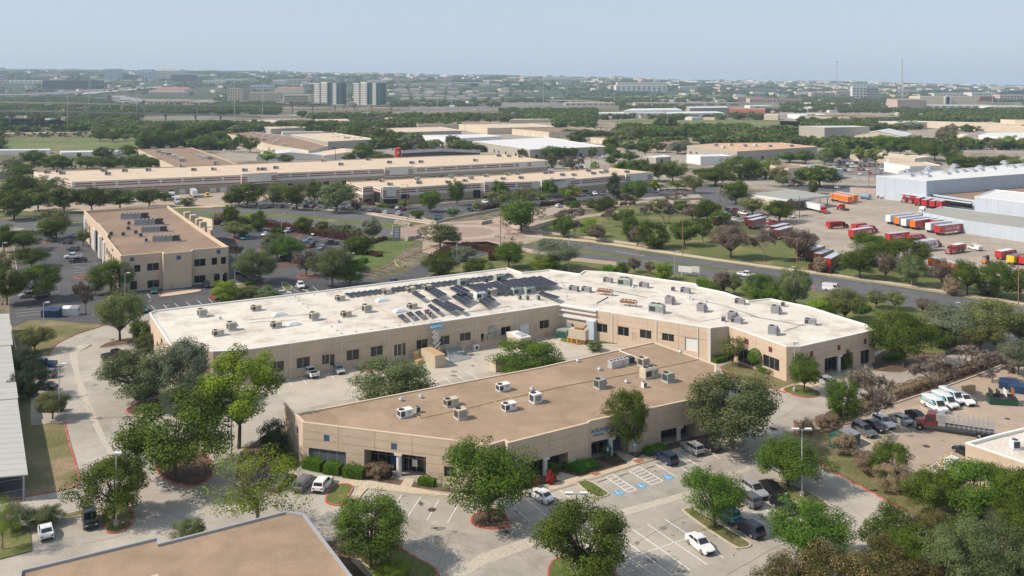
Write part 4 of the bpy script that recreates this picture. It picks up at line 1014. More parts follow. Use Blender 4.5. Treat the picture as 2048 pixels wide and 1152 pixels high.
def gable(name,label,px0,px1,pyb,hw,hr,depth,wm,rm,rot=0,cat='building'):
    """gabled shed: eaves height hw, ridge hr, front base line from px0 to px1 at row pyb"""
    A,B_ = G(px0,pyb),G(px1,pyb); U = (B_ - A).normalized(); U = Vector((U.x * math.cos(rot) - U.y * math.sin(rot),U.x * math.sin(rot) + U.y * math.cos(rot),0)); N = Vector((-U.y,U.x,0)); L = (B_ - A).length
    b = empty(name); tag(b,label,cat)
    def q(u,d,z): v = A + U * u + N * d; return (v.x,v.y,z)
    w = MB(); w.face([q(0,0,0),q(L,0,0),q(L,0,hw),q(L / 2,0,hr),q(0,0,hw)],wm); w.face([q(L,0,0),q(L,depth,0),q(L,depth,hw),q(L,0,hw)],wm)
    w.face([q(0,depth,0),q(0,0,0),q(0,0,hw),q(0,depth,hw)],wm); w.face([q(L,depth,0),q(0,depth,0),q(0,depth,hw),q(L / 2,depth,hr),q(L,depth,hw)],wm); w.obj('wall',b)
    r = MB(); e = .4
    for s,a in ((0,-e),(L,L + e)):
        r.face([q(a,-e,hw),q(L / 2,-e,hr + .1),q(L / 2,depth + e,hr + .1),q(a,depth + e,hw)],rm)
    r.obj('roof',b); return b
gable('metal_barn','largest pale metal barn with broad gable on the right',1709,1800,284,7,12,62,'wall_cream','roof_metal_pale',R(-32))
gable('metal_shed','pale metal gabled shed behind the long striped roof, left of two',513,640,322,4,6.5,40,'wall_offwhite','roof_metal_pale',R(10))
gable('metal_shed','pale metal gabled shed just left of the red tank',645,745,322,4,6.5,45,'wall_offwhite','roof_cream',R(15))
gable('dark_roofed_shed','dark flat-gabled shed just right of the red tank',803,960,318,4.5,6,30,'metal_dark','roof_dark',R(4))
gable('small_white_barn','tiny white barn among trees near the lattice tower',1609,1622,222,7,10,20,'wall_white','roof_bright',R(-30))
# red tank with flame emblem
t = empty('red_tank'); tag(t,'tall red cylindrical tank with yellow flame emblem and cone top','storage tank')
v = G(796,314); mb = MB(); mb.cyl((v.x,v.y,0),2.7,7.2,'paint_red_gloss',20); mb.cyl((v.x,v.y,7.2),2.7,1.0,'paint_red_gloss',20,.5); mb.obj('tank_body',t)
mb = MB(); fl = [(0,3.0),(.9,1.9),(.95,.9),(.4,.1),(-.5,.1),(-1.0,.9),(-.8,1.9),(-.3,2.3)]
mb.hexa([(v.x + .6 + x,v.y - 2.76,2.4 + z) for x,z in fl],[(v.x + .6 + x,v.y - 2.9,2.4 + z) for x,z in fl],'text_yellow',None,True); mb.obj('flame_emblem',t)
mb = MB(); mb.hexa([(v.x + .6 + x * .45,v.y - 2.91,2.7 + z * .45) for x,z in fl],[(v.x + .6 + x * .45,v.y - 3.0,2.7 + z * .45) for x,z in fl],'paint_red_gloss'); mb.obj('flame_core',t)
# quonset hut
v = G(1935,283); mb = MB(); r = 9
pr = [(r * math.cos(a),max(0,r * .75 * math.sin(a))) for a in [math.pi * k / 10 for k in range(11)]]
mb.hexa([(v.x + x,v.y,z) for x,z in pr],[(v.x + x + 8,v.y + 25,z) for x,z in pr],'wall_cream',None,True)
# hexa's top/bottom are the two arched ends here
tag(mb.obj('quonset_hut'),'round-topped tan quonset hut left of the white fabric hall','hut')

KEEP = []
# --- far towers and blocks (front face between two columns, top and foot rows, depth)
def far_block(name,label,x0,x1,yt,yb,depth,wm='wall_offwhite',rm='roof_cream',grid=None,wmat='glass_blue',hip=None,side=0.0,cat='building',rows=None,cols=None):
    KEEP.append((x0 - 1.5,yb - 2,x1 + 1.5,yb + 3)); A = Gt((x0 + x1) / 2,yb); s = A.y / F; W = (x1 - x0) * s; A.x -= W / 2; B_ = A + Vector((W,0,0)); h = (yb - yt) * s; y = A.y; g0 = A.z
    b = empty(name); tag(b,label,cat); sk = depth * side
    pr = [(A.x,y),(B_.x,y),(B_.x + sk,y + depth),(A.x + sk,y + depth)]
    w = MB()
    for k in range(4):
        p,q = pr[k],pr[(k + 1) % 4]; w.face([(*p,-5),(*q,-5),(*q,h),(*p,h)],wm)
    w.obj('wall',b); b.location.z = g0; r = MB()
    if hip:
        cx,cy = (pr[0][0] + pr[2][0]) / 2,(pr[0][1] + pr[2][1]) / 2; 
        top = [(cx + (p[0] - cx) * .8,cy + (p[1] - cy) * .15,h + hip * .6) for p in pr]; r.hexa([(*p,h) for p in pr],top,rm)
    else: r.hexa([(*p,h) for p in pr],[(*p,h + .6) for p in pr],rm)
    r.obj('roof',b)
    if grid:
        nr,nc = grid
        wm_ = MB(); cw,ch = W / nc,h / (nr + .5); wm_.box((0,0,0),(cw * (.86 if nc < 3 else .6),.5,ch * .5),wmat); me = wm_.mesh('window')
        for i in range(nr):
            for j in range(nc):
                o = link('window',me,b); o.location = (A.x + cw * (j + .5),y - .1,ch * (i + .35))
    return b
def tower(name,label,x0,w_,yt,yb):
    A = G(x0,yb); s = A.y / F; h = (yb - yt) * s; b = empty(name); tag(b,label,'office tower')
    def X(f): return A.x + w_ * f * s
    core = MB(); core.box((X(.5),A.y + 16 * .9,0),(w_ * s * .96,28,h * .955),'glass_green',mt='roof_cream'); core.obj('glass_core',b)
    for k in range(1,10):
        m = MB(); m.box((X(.5),A.y + 14.4,h * .095 * k),(w_ * s * .962,28.06,.5),'frame_dark'); m.obj('floor_band',b)
    for f0,f1,d in ((.05,.24,2.5),(.31,.52,4.5),(.72,.84,3.0)):      # white gridded slabs
        m = MB(); wd = (f1 - f0) * w_ * s; m.box((X((f0 + f1) / 2),A.y + 8 - d,0),(wd,16,h * (1 if f0 > .3 and f0 < .6 else .94)),'wall_offwhite'); sl_ = m.obj('white_slab',b)
        nc = 4 if f1 - f0 > .15 else 3; pm = MB(); pm.box((0,0,0),(wd / nc * .52,.4,h * .045),'metal_dark'); me = pm.mesh('window')
        for i in range(9):
            for j in range(nc): link('window',me,sl_,(X(f0) + wd / nc * (j + .5),A.y - d - .1,h * (.06 + .098 * i)))
    m = MB(); m.box((X(.02),A.y + 12,h * .93),(w_ * s * .06,24,h * .03),'wall_offwhite'); m.obj('roof_fin',b)
    c = Vector((X(.5),A.y + 14,0)); b.rotation_euler = (0,0,R(-24)); b.location = c - Matrix.Rotation(R(-24),3,'Z') @ c; KEEP.append((x0 - 1,yb - 2,x0 + w_ + 2,yb + 4))
tower('office_tower','left one of twin glass office towers with white window grids',624,68,163.5,208)
tower('office_tower','right one of twin glass office towers with white window grids',704,67,163.5,209)
far_block('hotel','pale beige block hotel with small square windows left of the twin towers',455,480,176,202,40,'wall_cream','roof_grey',(8,5),'metal_dark')
far_block('hotel_shaded_side','shaded side of the beige block hotel, its shade painted grey',480.5,500,177,201,40,'wall_grey','roof_grey',(8,4),'metal_dark')  # side face of the hotel, shade put into its grey wall colour
far_block('gabled_hotel','cream hotel with stepped gables in front of the twin towers',498,556,184.5,203,35,'wall_cream','roof_cream',(6,12),'metal_dark')
far_block('parking_garage','open-sided pale parking garage beside the twin towers',565,620,189,206,50,'wall_cream','roof_cream',(4,1),'metal_dark',cat='garage')
far_block('red_roofed_building','long building with weathered red roof behind the parking garage',549,607,177,187,60,'wall_cream','roof_red',hip=8)
far_block('black_glass_building','long low black glass building far left beyond the highway',85,195,161,179,60,'glass','roof_cream')
far_block('dark_tower','dark rounded office tower on the left skyline',209,235,138,159,60,'wall_steel','roof_dark',(6,5),'metal_dark')
far_block('green_roof_office','grey office with green pyramid roof on the left skyline',278,302,143,158,90,'wall_steel','glass_green',(4,4),'metal_dark',hip=18)
far_block('skyline_office','wide white gridded office with domed roof on the left skyline',302,360,141,157,110,'wall_offwhite','roof_grey',(5,12),'metal_dark',hip=16)
far_block('dark_low_office','dark low office in front of the domed skyline office',341,387,150,163,60,'metal_dark','roof_dark')
far_block('arena_building','low dark building between dark tower and green pyramid office',238,268,150,158,60,'metal_dark','roof_brown')
far_block('red_roofed_apartments','large apartment block with brick-red hipped roofs left of centre',308,378,179,187,60,'wall_pink','roof_red',(3,16),'metal_dark',hip=14)
far_block('brown_apartments','grey-brown hip-roofed apartments in front of the red-roofed block',296,372,184,192.5,40,'wall_pink','roof_shingle',(3,16),'metal_dark',hip=12)
for i,(x0,x1,yt,yb,m) in enumerate(((224,250,192,199,'wall_white'),(240,268,196,204,'wall_white'),(262,290,199,207,'wall_white'),(285,330,200,207,'wall_cream'),(330,380,200.5,207.5,'wall_pink'),(380,430,203,208,'wall_pink'))):
    row(far_block('strip_shop','',x0,x1,yt,yb,45,m,'roof_cream',(1,6),'metal_dark'),'stepped white or pink strip mall block','shop','behind the left overpass','strip mall blocks behind the overpass',x0)
for i,(x0,x1,yt,yb,m,r_) in enumerate(((0,18,160,166,'wall_pink','roof_cream'),(20,84,160.5,167,'wall_offwhite','roof_cream'),(195,218,159.5,164,'wall_offwhite','roof_metal_pale'),(240,265,160,167,'wall_pink','roof_brown'),(405,450,160.5,167,'wall_offwhite','roof_cream'),(450,495,158,162,'wall_offwhite','roof_cream'),(500,545,171,178,'wall_steel','roof_cream'),(545,570,160,168,'wall_offwhite','roof_cream'),(560,620,158,163,'wall_pink','roof_cream'),(785,830,157,161,'wall_pink','roof_brown'),(735,770,161,166,'wall_offwhite','roof_cream'),(870,905,158,162,'wall_pink','roof_brown'),(1075,1100,157.5,163,'wall_pink','roof_brown'),(1110,1145,157,163,'wall_pink','roof_red'),(1085,1150,155,159,'wall_white','roof_bright'),(1150,1175,156.5,160,'wall_white','roof_bright'))):
    row(far_block('skyline_building','',x0,x1,yt,yb,60,m,r_,(1,7),'metal_dark'),'low pale far building in haze','building','along the left skyline','pale buildings along the left skyline',x0)
far_block('garage_building','long dark banded parking building right of the apartment roofs',897,972,165,173,60,'wall_offwhite','roof_grey',(3,1),'metal_dark')
far_block('slender_tower','slender white stair tower among far apartment roofs',972,979,160,173,12,'wall_white','roof_cream')
far_block('archive_building','wide cream building with striped storeys and broad white roof block',1232,1334,171,182.5,90,'wall_offwhite','roof_bright',(3,10),'glass_blue')
far_block('archive_roof_block','big blank white upper storey of the wide cream building',1235,1332,164.5,178,70,'wall_cream','roof_bright')
far_block('small_white_office','small white office right of the wide cream building',1360,1393,173,180,50,'wall_offwhite','roof_cream',(3,6),'glass_blue')
far_block('grid_office','white cube office with deep square window grid near the masts',1705,1733,173,197,50,'wall_offwhite','roof_cream',(4,4),'metal_dark',side=.2)
far_block('grid_office_shaded_side','shaded side of the white cube office, its shade painted grey',1733.5,1757,175,197,50,'wall_grey','roof_cream',(4,5),'metal_dark')  # same office's side face, darkened by a grey wall colour to read as shaded
far_block('low_pink_office','low pinkish office left of the white cube office',1623,1670,185,193,40,'wall_pink','roof_cream',(2,10),'metal_dark')
far_block('low_pink_office','low pinkish office touching the white cube office',1672,1704,182,190,40,'wall_pink','roof_cream',(2,8),'metal_dark')
m_ = far_block('shopping_mall','long tan shopping mall with a tall arched entrance',1840,1956,193,208,70,'wall_cream','roof_cream',cat='mall')
for x0,x1,yt,yb,mm,nm in ((1888,1902,192,209.5,'wall_offwhite','arch_portal'),(1891.5,1898.5,195,209.7,'glass_blue','arch_opening')):
    A = Gt((x0 + x1) / 2,208); w = MB(); s_ = A.y / F; cx = A.x; h = (yb - yt) * s_; B_ = A; rr = (x1 - x0) / 2 * s_
    pr = [(cx - rr,0),(cx + rr,0)] + [(cx + rr * math.cos(a),h - rr + rr * math.sin(a)) for a in [math.pi * k / 8 for k in range(9)]]
    w.hexa([(x,A.y,z) for x,z in pr][::-1],[(x,A.y - 3,z) for x,z in pr][::-1],mm); w.obj(nm,m_)
for i,(x0,x1,yt,yb,m,r_) in enumerate(((1505,1530,184,190,'wall_offwhite','roof_red'),(1500,1560,197,205,'wall_pink','roof_red'),(1560,1605,198,205,'wall_pink','roof_red'),(1790,1815,190,197,'wall_pink','roof_cream'),(1868,1925,187,192.5,'wall_offwhite','roof_cream'),(1944,1994,185,194,'wall_offwhite','roof_cream'),(1960,1990,193,202,'wall_brick','roof_grey'),(2017,2060,181,190,'glass_green','roof_cream'),(2000,2060,190,200,'wall_pink','roof_cream'),(1850,1990,211,217,'wall_white','roof_bright'),(1982,2060,213,219,'wall_white','roof_bright'),(1130,1230,206,211,'wall_cream','roof_cream'),(1270,1480,206,211,'wall_pink','roof_grey'),(1475,1530,194,203,'wall_pink','roof_red'),(1500,1545,212,218,'wall_white','roof_bright'),(1220,1250,170,174,'wall_offwhite','roof_cream'),(1700,1760,168,173,'wall_offwhite','roof_cream'))):
    row(far_block('far_building','',x0,x1,yt,yb,50,m,r_,(2,9),'metal_dark'),'low pale far building','building','in the right distance','pale low buildings in the right distance',x0)
rng = random.Random(11)
k = 0
for band in ((795,995,168,3),(790,900,176,2),(798,998,184,3),(802,935,190,2),(1000,1052,181,2),(800,860,196,1),(870,995,195,2)):
    x = band[0]
    while x < band[1]:
        w = rng.uniform(14,24); yb = band[2] + rng.uniform(-1,2) + 6; 
        row(far_block('apartment_house','',x,x + w,yb - rng.uniform(4.5,6),yb,16,rng.choice(['wall_pink','wall_cream','wall_offwhite']),'roof_shingle',(2,5),'metal_dark',hip=4.5),'hip-roofed brown shingled apartment house','apartment house','on the tree-filled estate beyond the highway','apartment houses beyond the highway',x + k * 1e-4)
        x += w + rng.uniform(3,10); k += 1
# flyovers
def flyover(name,label,pts,w,piers,th=1.6):
    root = empty(name); tag(root,label,'overpass')
    P3 = []
    for x,yd,yg in pts:      # deck row and ground row at each column
        g = G(x,yg); z = H - (yd - YH) * g.y / F; P3.append((g.x,g.y,z))
    L = offs([(p[0],p[1]) for p in P3],w / 2,False); R2 = offs([(p[0],p[1]) for p in P3],-w / 2,False)
    d = MB()
    for j in range(len(P3) - 1):
        za,zb = P3[j][2],P3[j + 1][2]
        b = [(*R2[j],za - th),(*R2[j + 1],zb - th),(*L[j + 1],zb - th),(*L[j],za - th)]; t = [(*R2[j],za),(*R2[j + 1],zb),(*L[j + 1],zb),(*L[j],za)]
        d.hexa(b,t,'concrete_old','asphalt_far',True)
    d.obj('deck',root); r = MB()
    for S in (L,R2):
        for j in range(len(P3) - 1):
            A = (S[j][0],S[j][1],P3[j][2] + .5); B_ = (S[j + 1][0],S[j + 1][1],P3[j + 1][2] + .5); r.tube(A,B_,.55,'concrete',n=4)
    r.obj('barrier',root)
    for x in piers:
        for j in range(len(pts) - 1):
            if pts[j][0] <= x <= pts[j + 1][0]:
                t = (x - pts[j][0]) / (pts[j + 1][0] - pts[j][0]); c = Vector(P3[j]).lerp(Vector(P3[j + 1]),t)
                mb = MB(); mb.box((c.x,c.y,0),(1.8,1.8,c.z - th - 1.4),'concrete'); mb.box((c.x,c.y,c.z - th - 1.4),(2.2,w * .8,1.4),'concrete'); mb.obj('pier',root); break
flyover('highway_flyover','far concrete flyover on piers across the left distance',[(-80,204,229),(0,204,229),(112,206,230),(260,209,231),(400,210.5,230),(520,211,228),(660,211.5,225),(740,212,222),(815,213.5,218)],12,(48,112,174,232,288,343,395,446,493,540,583,624,670,708,743,781))
flyover('highway_flyover','nearer concrete flyover on piers at the far left',[(-80,221,246),(0,222,246),(130,223.5,246),(260,226,244),(391,229,241),(520,233,238)],13,(20,70,150,215,275,330,391,440))
flyover('highway_ramp','long highway ramp curving between trees at the far left',[(-60,192,205),(60,190,203),(150,186,197),(230,180,188),(285,177,181)],14,(40,90,140,190))
flyover('highway_bridge','low flat bridge right of centre in the distance',[(1098,200,207),(1150,201,208),(1195,203,209)],26,(1120,1160))
# dark screen fence far left
fn = empty('screen_fence'); tag(fn,'dark green screen fence running along the field at far left','fence')
xs_ = [(-40,256),(80,254.5),(200,252.5),(285,251)]
for (x0,y0),(x1,y1) in zip(xs_,xs_[1:]):
    for k in range(5):
        a = G(x0 + (x1 - x0) * k / 5,y0 + (y1 - y0) * k / 5); b = G(x0 + (x1 - x0) * (k + .94) / 5,y0 + (y1 - y0) * (k + .94) / 5)
        mb = MB(); mb.strip([a,b],.4,0,6.3,'leaf_cedar'); mb.obj('screen_panel',fn)
# ================================================================ VEGETATION
def quads_mesh(name,C,S,tint,me_mats,out=None,up=.35,seed=0,aspect=.7,mi=None):
    """leaf-sized quads at points C (n,3), size S (n,), random facing"""
    r = np.random.RandomState(seed); n = len(C)
    nrm = r.normal(size=(n,3)) * (.5 if out is not None else 1)
    if out is not None: nrm += out
    nrm[:,2] += up; nrm /= np.linalg.norm(nrm,axis=1)[:,None]
    a = np.cross(nrm,r.normal(size=(n,3))); a /= np.linalg.norm(a,axis=1)[:,None]; b = np.cross(nrm,a)
    a *= S[:,None] * .5; b *= (S * aspect)[:,None] * .5
    V = np.empty((n,4,3),np.float32); V[:,0] = C - a - b * .5; V[:,1] = C + a * .2 - b; V[:,2] = C + a + b * .4; V[:,3] = C - a * .3 + b
    me = bpy.data.meshes.new(name); me.vertices.add(n * 4); me.vertices.foreach_set('co',V.reshape(-1))
    me.loops.add(n * 4); me.loops.foreach_set('vertex_index',np.arange(n * 4,dtype=np.int32))
    me.polygons.add(n); me.polygons.foreach_set('loop_start',np.arange(0,n * 4,4,dtype=np.int32))
    for m in me_mats: me.materials.append(M(m))
    if mi is not None: me.polygons.foreach_set('material_index',mi.astype(np.int32))
    at = me.attributes.new('tint','FLOAT','FACE'); at.data.foreach_set('value',tint.astype(np.float32))
    me.update(); me.validate(); return me
OUT = {}
def crown_pts(seed,n,shape='round',nb=18,br=(.24,.42)):
    """clumps of foliage spread through an ellipsoid crown. Unit tree: width 1, total height 1"""
    r = np.random.RandomState(seed)
    zc,rz,z0 = {'round': (.57,.43,.13),'broad': (.59,.41,.17),'tall': (.55,.45,.08),'dome': (.5,.5,.0),'vase': (.62,.38,.22),'ball': (.6,.4,.2),'willow': (.55,.45,.05),'sparse': (.6,.4,.2)}[shape]
    B = []
    for k in range(nb):
        d = r.normal(size=3); d /= np.linalg.norm(d); rad = r.uniform(.25,1) ** .5 * (1 + .13 * math.sin(3 * d[0] + seed) + .1 * math.sin(5 * d[1] + 2 * seed))
        p = d * rad * np.array([.41,.41,rz * .82]); B.append((p[0],p[1],zc + p[2] + (.04 if shape == 'vase' else 0) * rad,r.uniform(*br) * .5,r.uniform(0,1)))
    B = np.array(B); w = B[:,3] ** 2; w /= w.sum(); idx = r.choice(nb,n,p=w)
    d = r.normal(size=(n,3)); d /= np.linalg.norm(d,axis=1)[:,None]
    rr = (1 - .5 * r.rand(n) ** 1.8) * (1 + .05 * r.normal(size=n))
    sc_ = np.stack([B[idx,3]] * 2 + [B[idx,3] * .85],1)
    C = B[idx,:3] + d * sc_ * rr[:,None]
    C[:,2] = np.maximum(C[:,2],z0 + .05 * r.rand(n))
    tint = np.clip(B[idx,4] * .65 + .35 * r.rand(n),0,1)
    cc = np.array([0,0,zc - .1]); o2 = (C - cc) / np.linalg.norm(C - cc,axis=1)[:,None]
    OUT[len(C)] = d * .65 + o2 * .45
    return C,tint,B
def limbs_mesh(name,B,shape,seed,m='bark',r0=.022,hw=.8):
    """trunk splitting into limbs that reach each foliage clump. hw: height/width, keeps limbs round"""
    r = random.Random(seed); mb = MB(); zt = .0 if shape == 'dome' else {'tall': .16,'sparse': .24,'vase': .2}.get(shape,.24)
    top = Vector((r.uniform(-.02,.02),r.uniform(-.02,.02),max(zt,.08)))
    mb.tube((0,0,-.01),top,r0 * 1.25,m,r0,7)
    for b in B[:26]:
        p = Vector(b[:3]); q = top.lerp(p,.5) + Vector((r.uniform(-.03,.03),r.uniform(-.03,.03),r.uniform(.0,.05)))
        mb.tube(top,q,r0 * .55,m,r0 * .36,5); mb.tube(q,p,r0 * .36,m,r0 * .14,4)
        for k in range(3):
            e = p + Vector((r.uniform(-1,1),r.uniform(-1,1),r.uniform(-.2,1))) * b[3] * .8; mb.tube(q.lerp(p,.6),e,r0 * .18,m,r0 * .06,3)
    return mb.mesh(name)
def bare_mesh(name,seed,m,depth=5,spread=.62,twigs=True):
    r = random.Random(seed); mb = MB()
    def go(p,d,L,rad,k):
        q = p + d * L; q.z = min(q.z,1.02)
        mb.tube(p,q,rad,m,rad * .68,5 if k < 2 else 3)
        if twigs and k >= depth - 1:
            for i in range(5):
                e = q + Vector((r.gauss(0,1),r.gauss(0,1),r.gauss(.2,.8))).normalized() * .075; mb.face([p.lerp(q,.5),q + Vector((.0014,.0014,0)),e],m)
        if k == depth: return
        for i in range(3 if k in (0,1,2,4) else 2):
            a = Vector((r.gauss(0,1),r.gauss(0,1),r.gauss(0,.55))).normalized()
            nd = (d * 1.0 + a * spread * (1.25 if k == 0 else 1)).normalized(); nd.z = nd.z * .8 + (.22 if k < 3 else .05); nd.normalize()
            go(q if i < 2 else p.lerp(q,.75),nd,L * r.uniform(.66,.86),rad * .62,k + 1)
    go(Vector((0,0,0)),Vector((0,0,1)),.22,.022,0)
    V = np.array(mb.v); sx = np.abs(V[:,:2]).max(); zz = V[:,2].max()
    mb.v = [(v[0] / (2 * sx),v[1] / (2 * sx),v[2] / zz) for v in mb.v]
    return mb.mesh(name)
KIND = {  # shape, leaf material, aspect, bark
 'oak': ('broad','leaf_oak','bark'),'maple': ('round','leaf_maple','bark'),'lime': ('sparse','leaf_lime','bark'),'elm': ('broad','leaf_elm','bark_pale'),
 'grey': ('round','leaf_grey','bark_pale'),'olive': ('vase','leaf_olive','bark'),'cedar': ('dome','leaf_cedar','bark'),'brown': ('vase','leaf_brown','bark'),
 'tall': ('tall','leaf_maple','bark_pale'),'dome': ('dome','leaf_oak','bark'),'bush': ('dome','leaf_elm','bark'),'brush': ('dome','leaf_dry','twig'),'russet': ('dome','leaf_russet','bark'),
 'willow': ('willow','leaf_willow','bark'),'budding': ('sparse','leaf_lime','twig'),'ball': ('ball','leaf_hedge','bark'),'limebush': ('dome','leaf_lime','bark'),'greenbush': ('dome','leaf_maple','bark'),'conifer': ('tall','leaf_cedar','bark'),'redbush': ('dome','leaf_red','bark')}
DESC = {'budding': 'half-bare tree with yellow-green buds','oak': 'dark green spreading oak','maple': 'full bright green tree','lime': 'yellow-green open-crowned tree','elm': 'mid-green feathery elm','grey': 'grey-green loose tree','olive': 'olive-green low tree','cedar': 'dark bushy cedar','brown': 'brown-leaved small tree','tall': 'tall narrow bright green tree','dome': 'dense dark dome-shaped tree','bush': 'mid-green rounded shrub','brush': 'dry brown brush clump','russet': 'russet shrub with pale blossom','willow': 'soft grey-green willowy tree','ball': 'clipped ball-shaped green tree','limebush': 'lime-green bush','greenbush': 'fresh green bush','conifer': 'dark narrow conifer','bare': 'bare grey branching tree','barered': 'bare reddish branching tree','redbush': 'bright red low bush'}
LIB = {}
def lib(kind,lod,var):
    key = (kind,lod,var)
    if key in LIB: return LIB[key]
    if kind in ('bare','barered'):
        me = bare_mesh('branches',50 + var * 7 + (lod == 0),'twig' if kind == 'bare' else 'twig_red',7 if lod == 0 else 6); LIB[key] = (None,me); return LIB[key]
    shape,lm,bk = KIND[kind]
    gk = (shape,lod,var,kind == 'budding'); seed = (sum(map(ord,shape)) * 7 + var * 31 + lod) % 9973
    if gk not in LIB:
        n,s,nb = ((24000,.0215,120),(6500,.040,64),(1500,.072,30))[lod]
        br = ((.13,.25),(.16,.29),(.2,.36))[lod]
        if shape == 'sparse': n = int(n * .75); nb = nb // 2; br = (.13,.24)
        if kind == 'budding': n = int(n * .4); s *= .8
        if shape in ('vase',): n = int(n * .8)
        if shape == 'willow': n = int(n * 1.5); s *= .75
        if shape == 'ball': nb = 60; br = (.4,.5)
        C,t,B = crown_pts(seed,n,shape,nb,br)
        if shape == 'ball': d = C - np.array([0,0,.62]); C = np.array([0,0,.62]) + d / np.linalg.norm(d / np.array([.48,.48,.36]),axis=1)[:,None] * np.random.RandomState(1).uniform(.85,1,(len(C),1))
        # normalise so that width is 1 and the top is at 1
        q = np.percentile(np.abs(C[:,:2]),98.5); C[:,:2] *= .47 / q; B[:,:2] *= .47 / q
        zt = np.percentile(C[:,2],99.3); C[:,2] *= .985 / zt; B[:,2] *= .985 / zt
        LIB[gk] = (C,t,B,s,seed,OUT[len(C)])
    C,t,B,s,seed,outn = LIB[gk]
    S = s * np.random.RandomState(seed + 1).uniform(.6,1.3,len(C))
    mats = [lm]; mi = None
    if kind == 'russet': mats = [lm,'blossom','leaf_oak']; rr = np.random.RandomState(seed + 2); mi = (rr.rand(len(C)) < .13 * (t > .45)).astype(int); mi[(t < .25)] = 2; S[mi == 1] *= .55
    if kind == 'lime': mats = [lm,'leaf_maple']; mi = (t < .3).astype(int)
    crown = quads_mesh('crown',C,S,t,mats,out=outn,seed=seed,mi=mi)
    if (shape,bk,var,'limb') not in LIB: LIB[(shape,bk,var,'limb')] = limbs_mesh('trunk',B,shape,seed,bk,.02 if shape != 'sparse' else .017)
    LIB[key] = (crown,bare_mesh('branches',77,'twig',6,twigs=False) if kind == 'budding' else LIB[(shape,bk,var,'limb')]); return LIB[key]
rngt = random.Random(5); CNT = {}
def tree(px,yb,w,yt,kind,where,group='trees of the district',lod=None,label=None,name=None,desc=None,cat=None):
    """trunk foot at (px, yb), crown w photo pixels wide, top at row yt"""
    v = G(px,yb); s = pxs(yb); W = w / s * 1.06; Ht = (yb - yt) / s
    if lod is None: lod = 0 if s > 5.6 and W * s > 60 else (1 if W * s > 22 else 2)
    n = CNT.get(kind,0); CNT[kind] = n + 1
    crown,trunk = lib(kind,lod,n % (2 if lod == 0 else 3))
    bush = kind in ('bush','brush','russet','limebush','greenbush','redbush'); nm = name or ('bush' if bush else 'tree')
    o = empty(nm,v,rngt.uniform(0,6.28)); o.scale = (W,W,Ht)
    if crown: link('crown',crown,o)
    link('trunk' if crown else 'branches',trunk,o)
    c = cat or ('shrub' if bush else 'tree')
    if label: tag(o,label,c,group)
    else: row(o,desc or DESC[kind],c,where,group,px)
    return o
def trees(where,group,L,**kw):
    for t in L: tree(*t[:5],where,group,**kw)
T = tree
G1 = 'trees round the concrete lots'
for t in [
 (350,962,212,798,'oak','largest dark oak overhanging the left drive beside a red kerb'),
 (228,1038,136,912,'maple','green tree on the small kerbed island behind the lone lamp post'),
 (478,896,182,703,'lime','tall yellow-green tree rising before the walled end of the court'),
 (287,806,150,700,'elm','green tree shading two cars along the left drive'),
 (366,812,108,678,'grey','grey-green tree against the end wall of the white-roofed block'),
 (515,1075,205,905,'budding','sparse yellow-green tree just above the nearest brown roof'),
 (742,1132,160,1000,'oak','dense green tree right of the nearest brown roof'),
 (978,1046,180,888,'maple','wide green tree hiding the corner marked 9233'),
 (1172,1165,182,1002,'oak','big dark tree in front of the double lamp, bottom centre'),
 (1254,908,88,778,'tall','tall narrow green tree at the accessible bays'),
 (1465,902,190,752,'elm','broad feathery elm at the right end of the brown-roofed block'),
 (1577,975,130,882,'maple','rounded green tree beside the double-headed lamp post'),
 (1430,1056,116,942,'maple','compact green tree on the long thin kerbed island'),
 (1622,1130,150,1010,'maple','full round green tree at the lower right parking bays'),
 (793,815,172,722,'bush','feathery green tree standing in the court behind the brown roof'),
 (1063,757,146,682,'dome','low dark oak in the court beside the cream container'),
 (1684,858,68,757,'tall','upright green tree at the end of the row of parked cars'),
 (1608,786,64,711,'maple','small round tree on the kerbed corner below the slim lamp post'),
 (1808,735,118,624,'maple','airy green tree right of the maroon entrance porch'),
 (1512,740,30,697,'ball','clipped ball-shaped tree at the wall of the white-roofed block'),
 (1465,732,50,674,'olive','small pale-stemmed tree left of the clipped ball tree'),
 (240,682,100,583,'olive','olive tree beside the curved red kerb'),
 (70,704,68,654,'olive','small tree on the lawn beside the carport'),
 (172,628,58,560,'bare','leafless tree by the pale refuse bins'),
 (105,838,68,785,'olive','small tree with slanting stems at the end of the left bays'),
 (282,690,50,640,'maple','small green tree close to the left end of the white roof'),
 (1755,848,128,735,'barered','largest leafless tree over the brown hedge by the car row'),
 (1872,790,96,702,'bare','slanting leafless tree behind the white vans'),
 (1984,766,90,695,'bare','leafless round tree near the blue bins'),
 (1925,745,80,690,'barered','thin leafless tree between two larger leafless trees'),
 (2036,750,70,680,'grey','grey-green tree at the right edge beside the leafless trees'),
 (1190,702,34,680,'bush','small bush beside the court grass')]:
    T(*t[:5],None,G1,label=t[5])
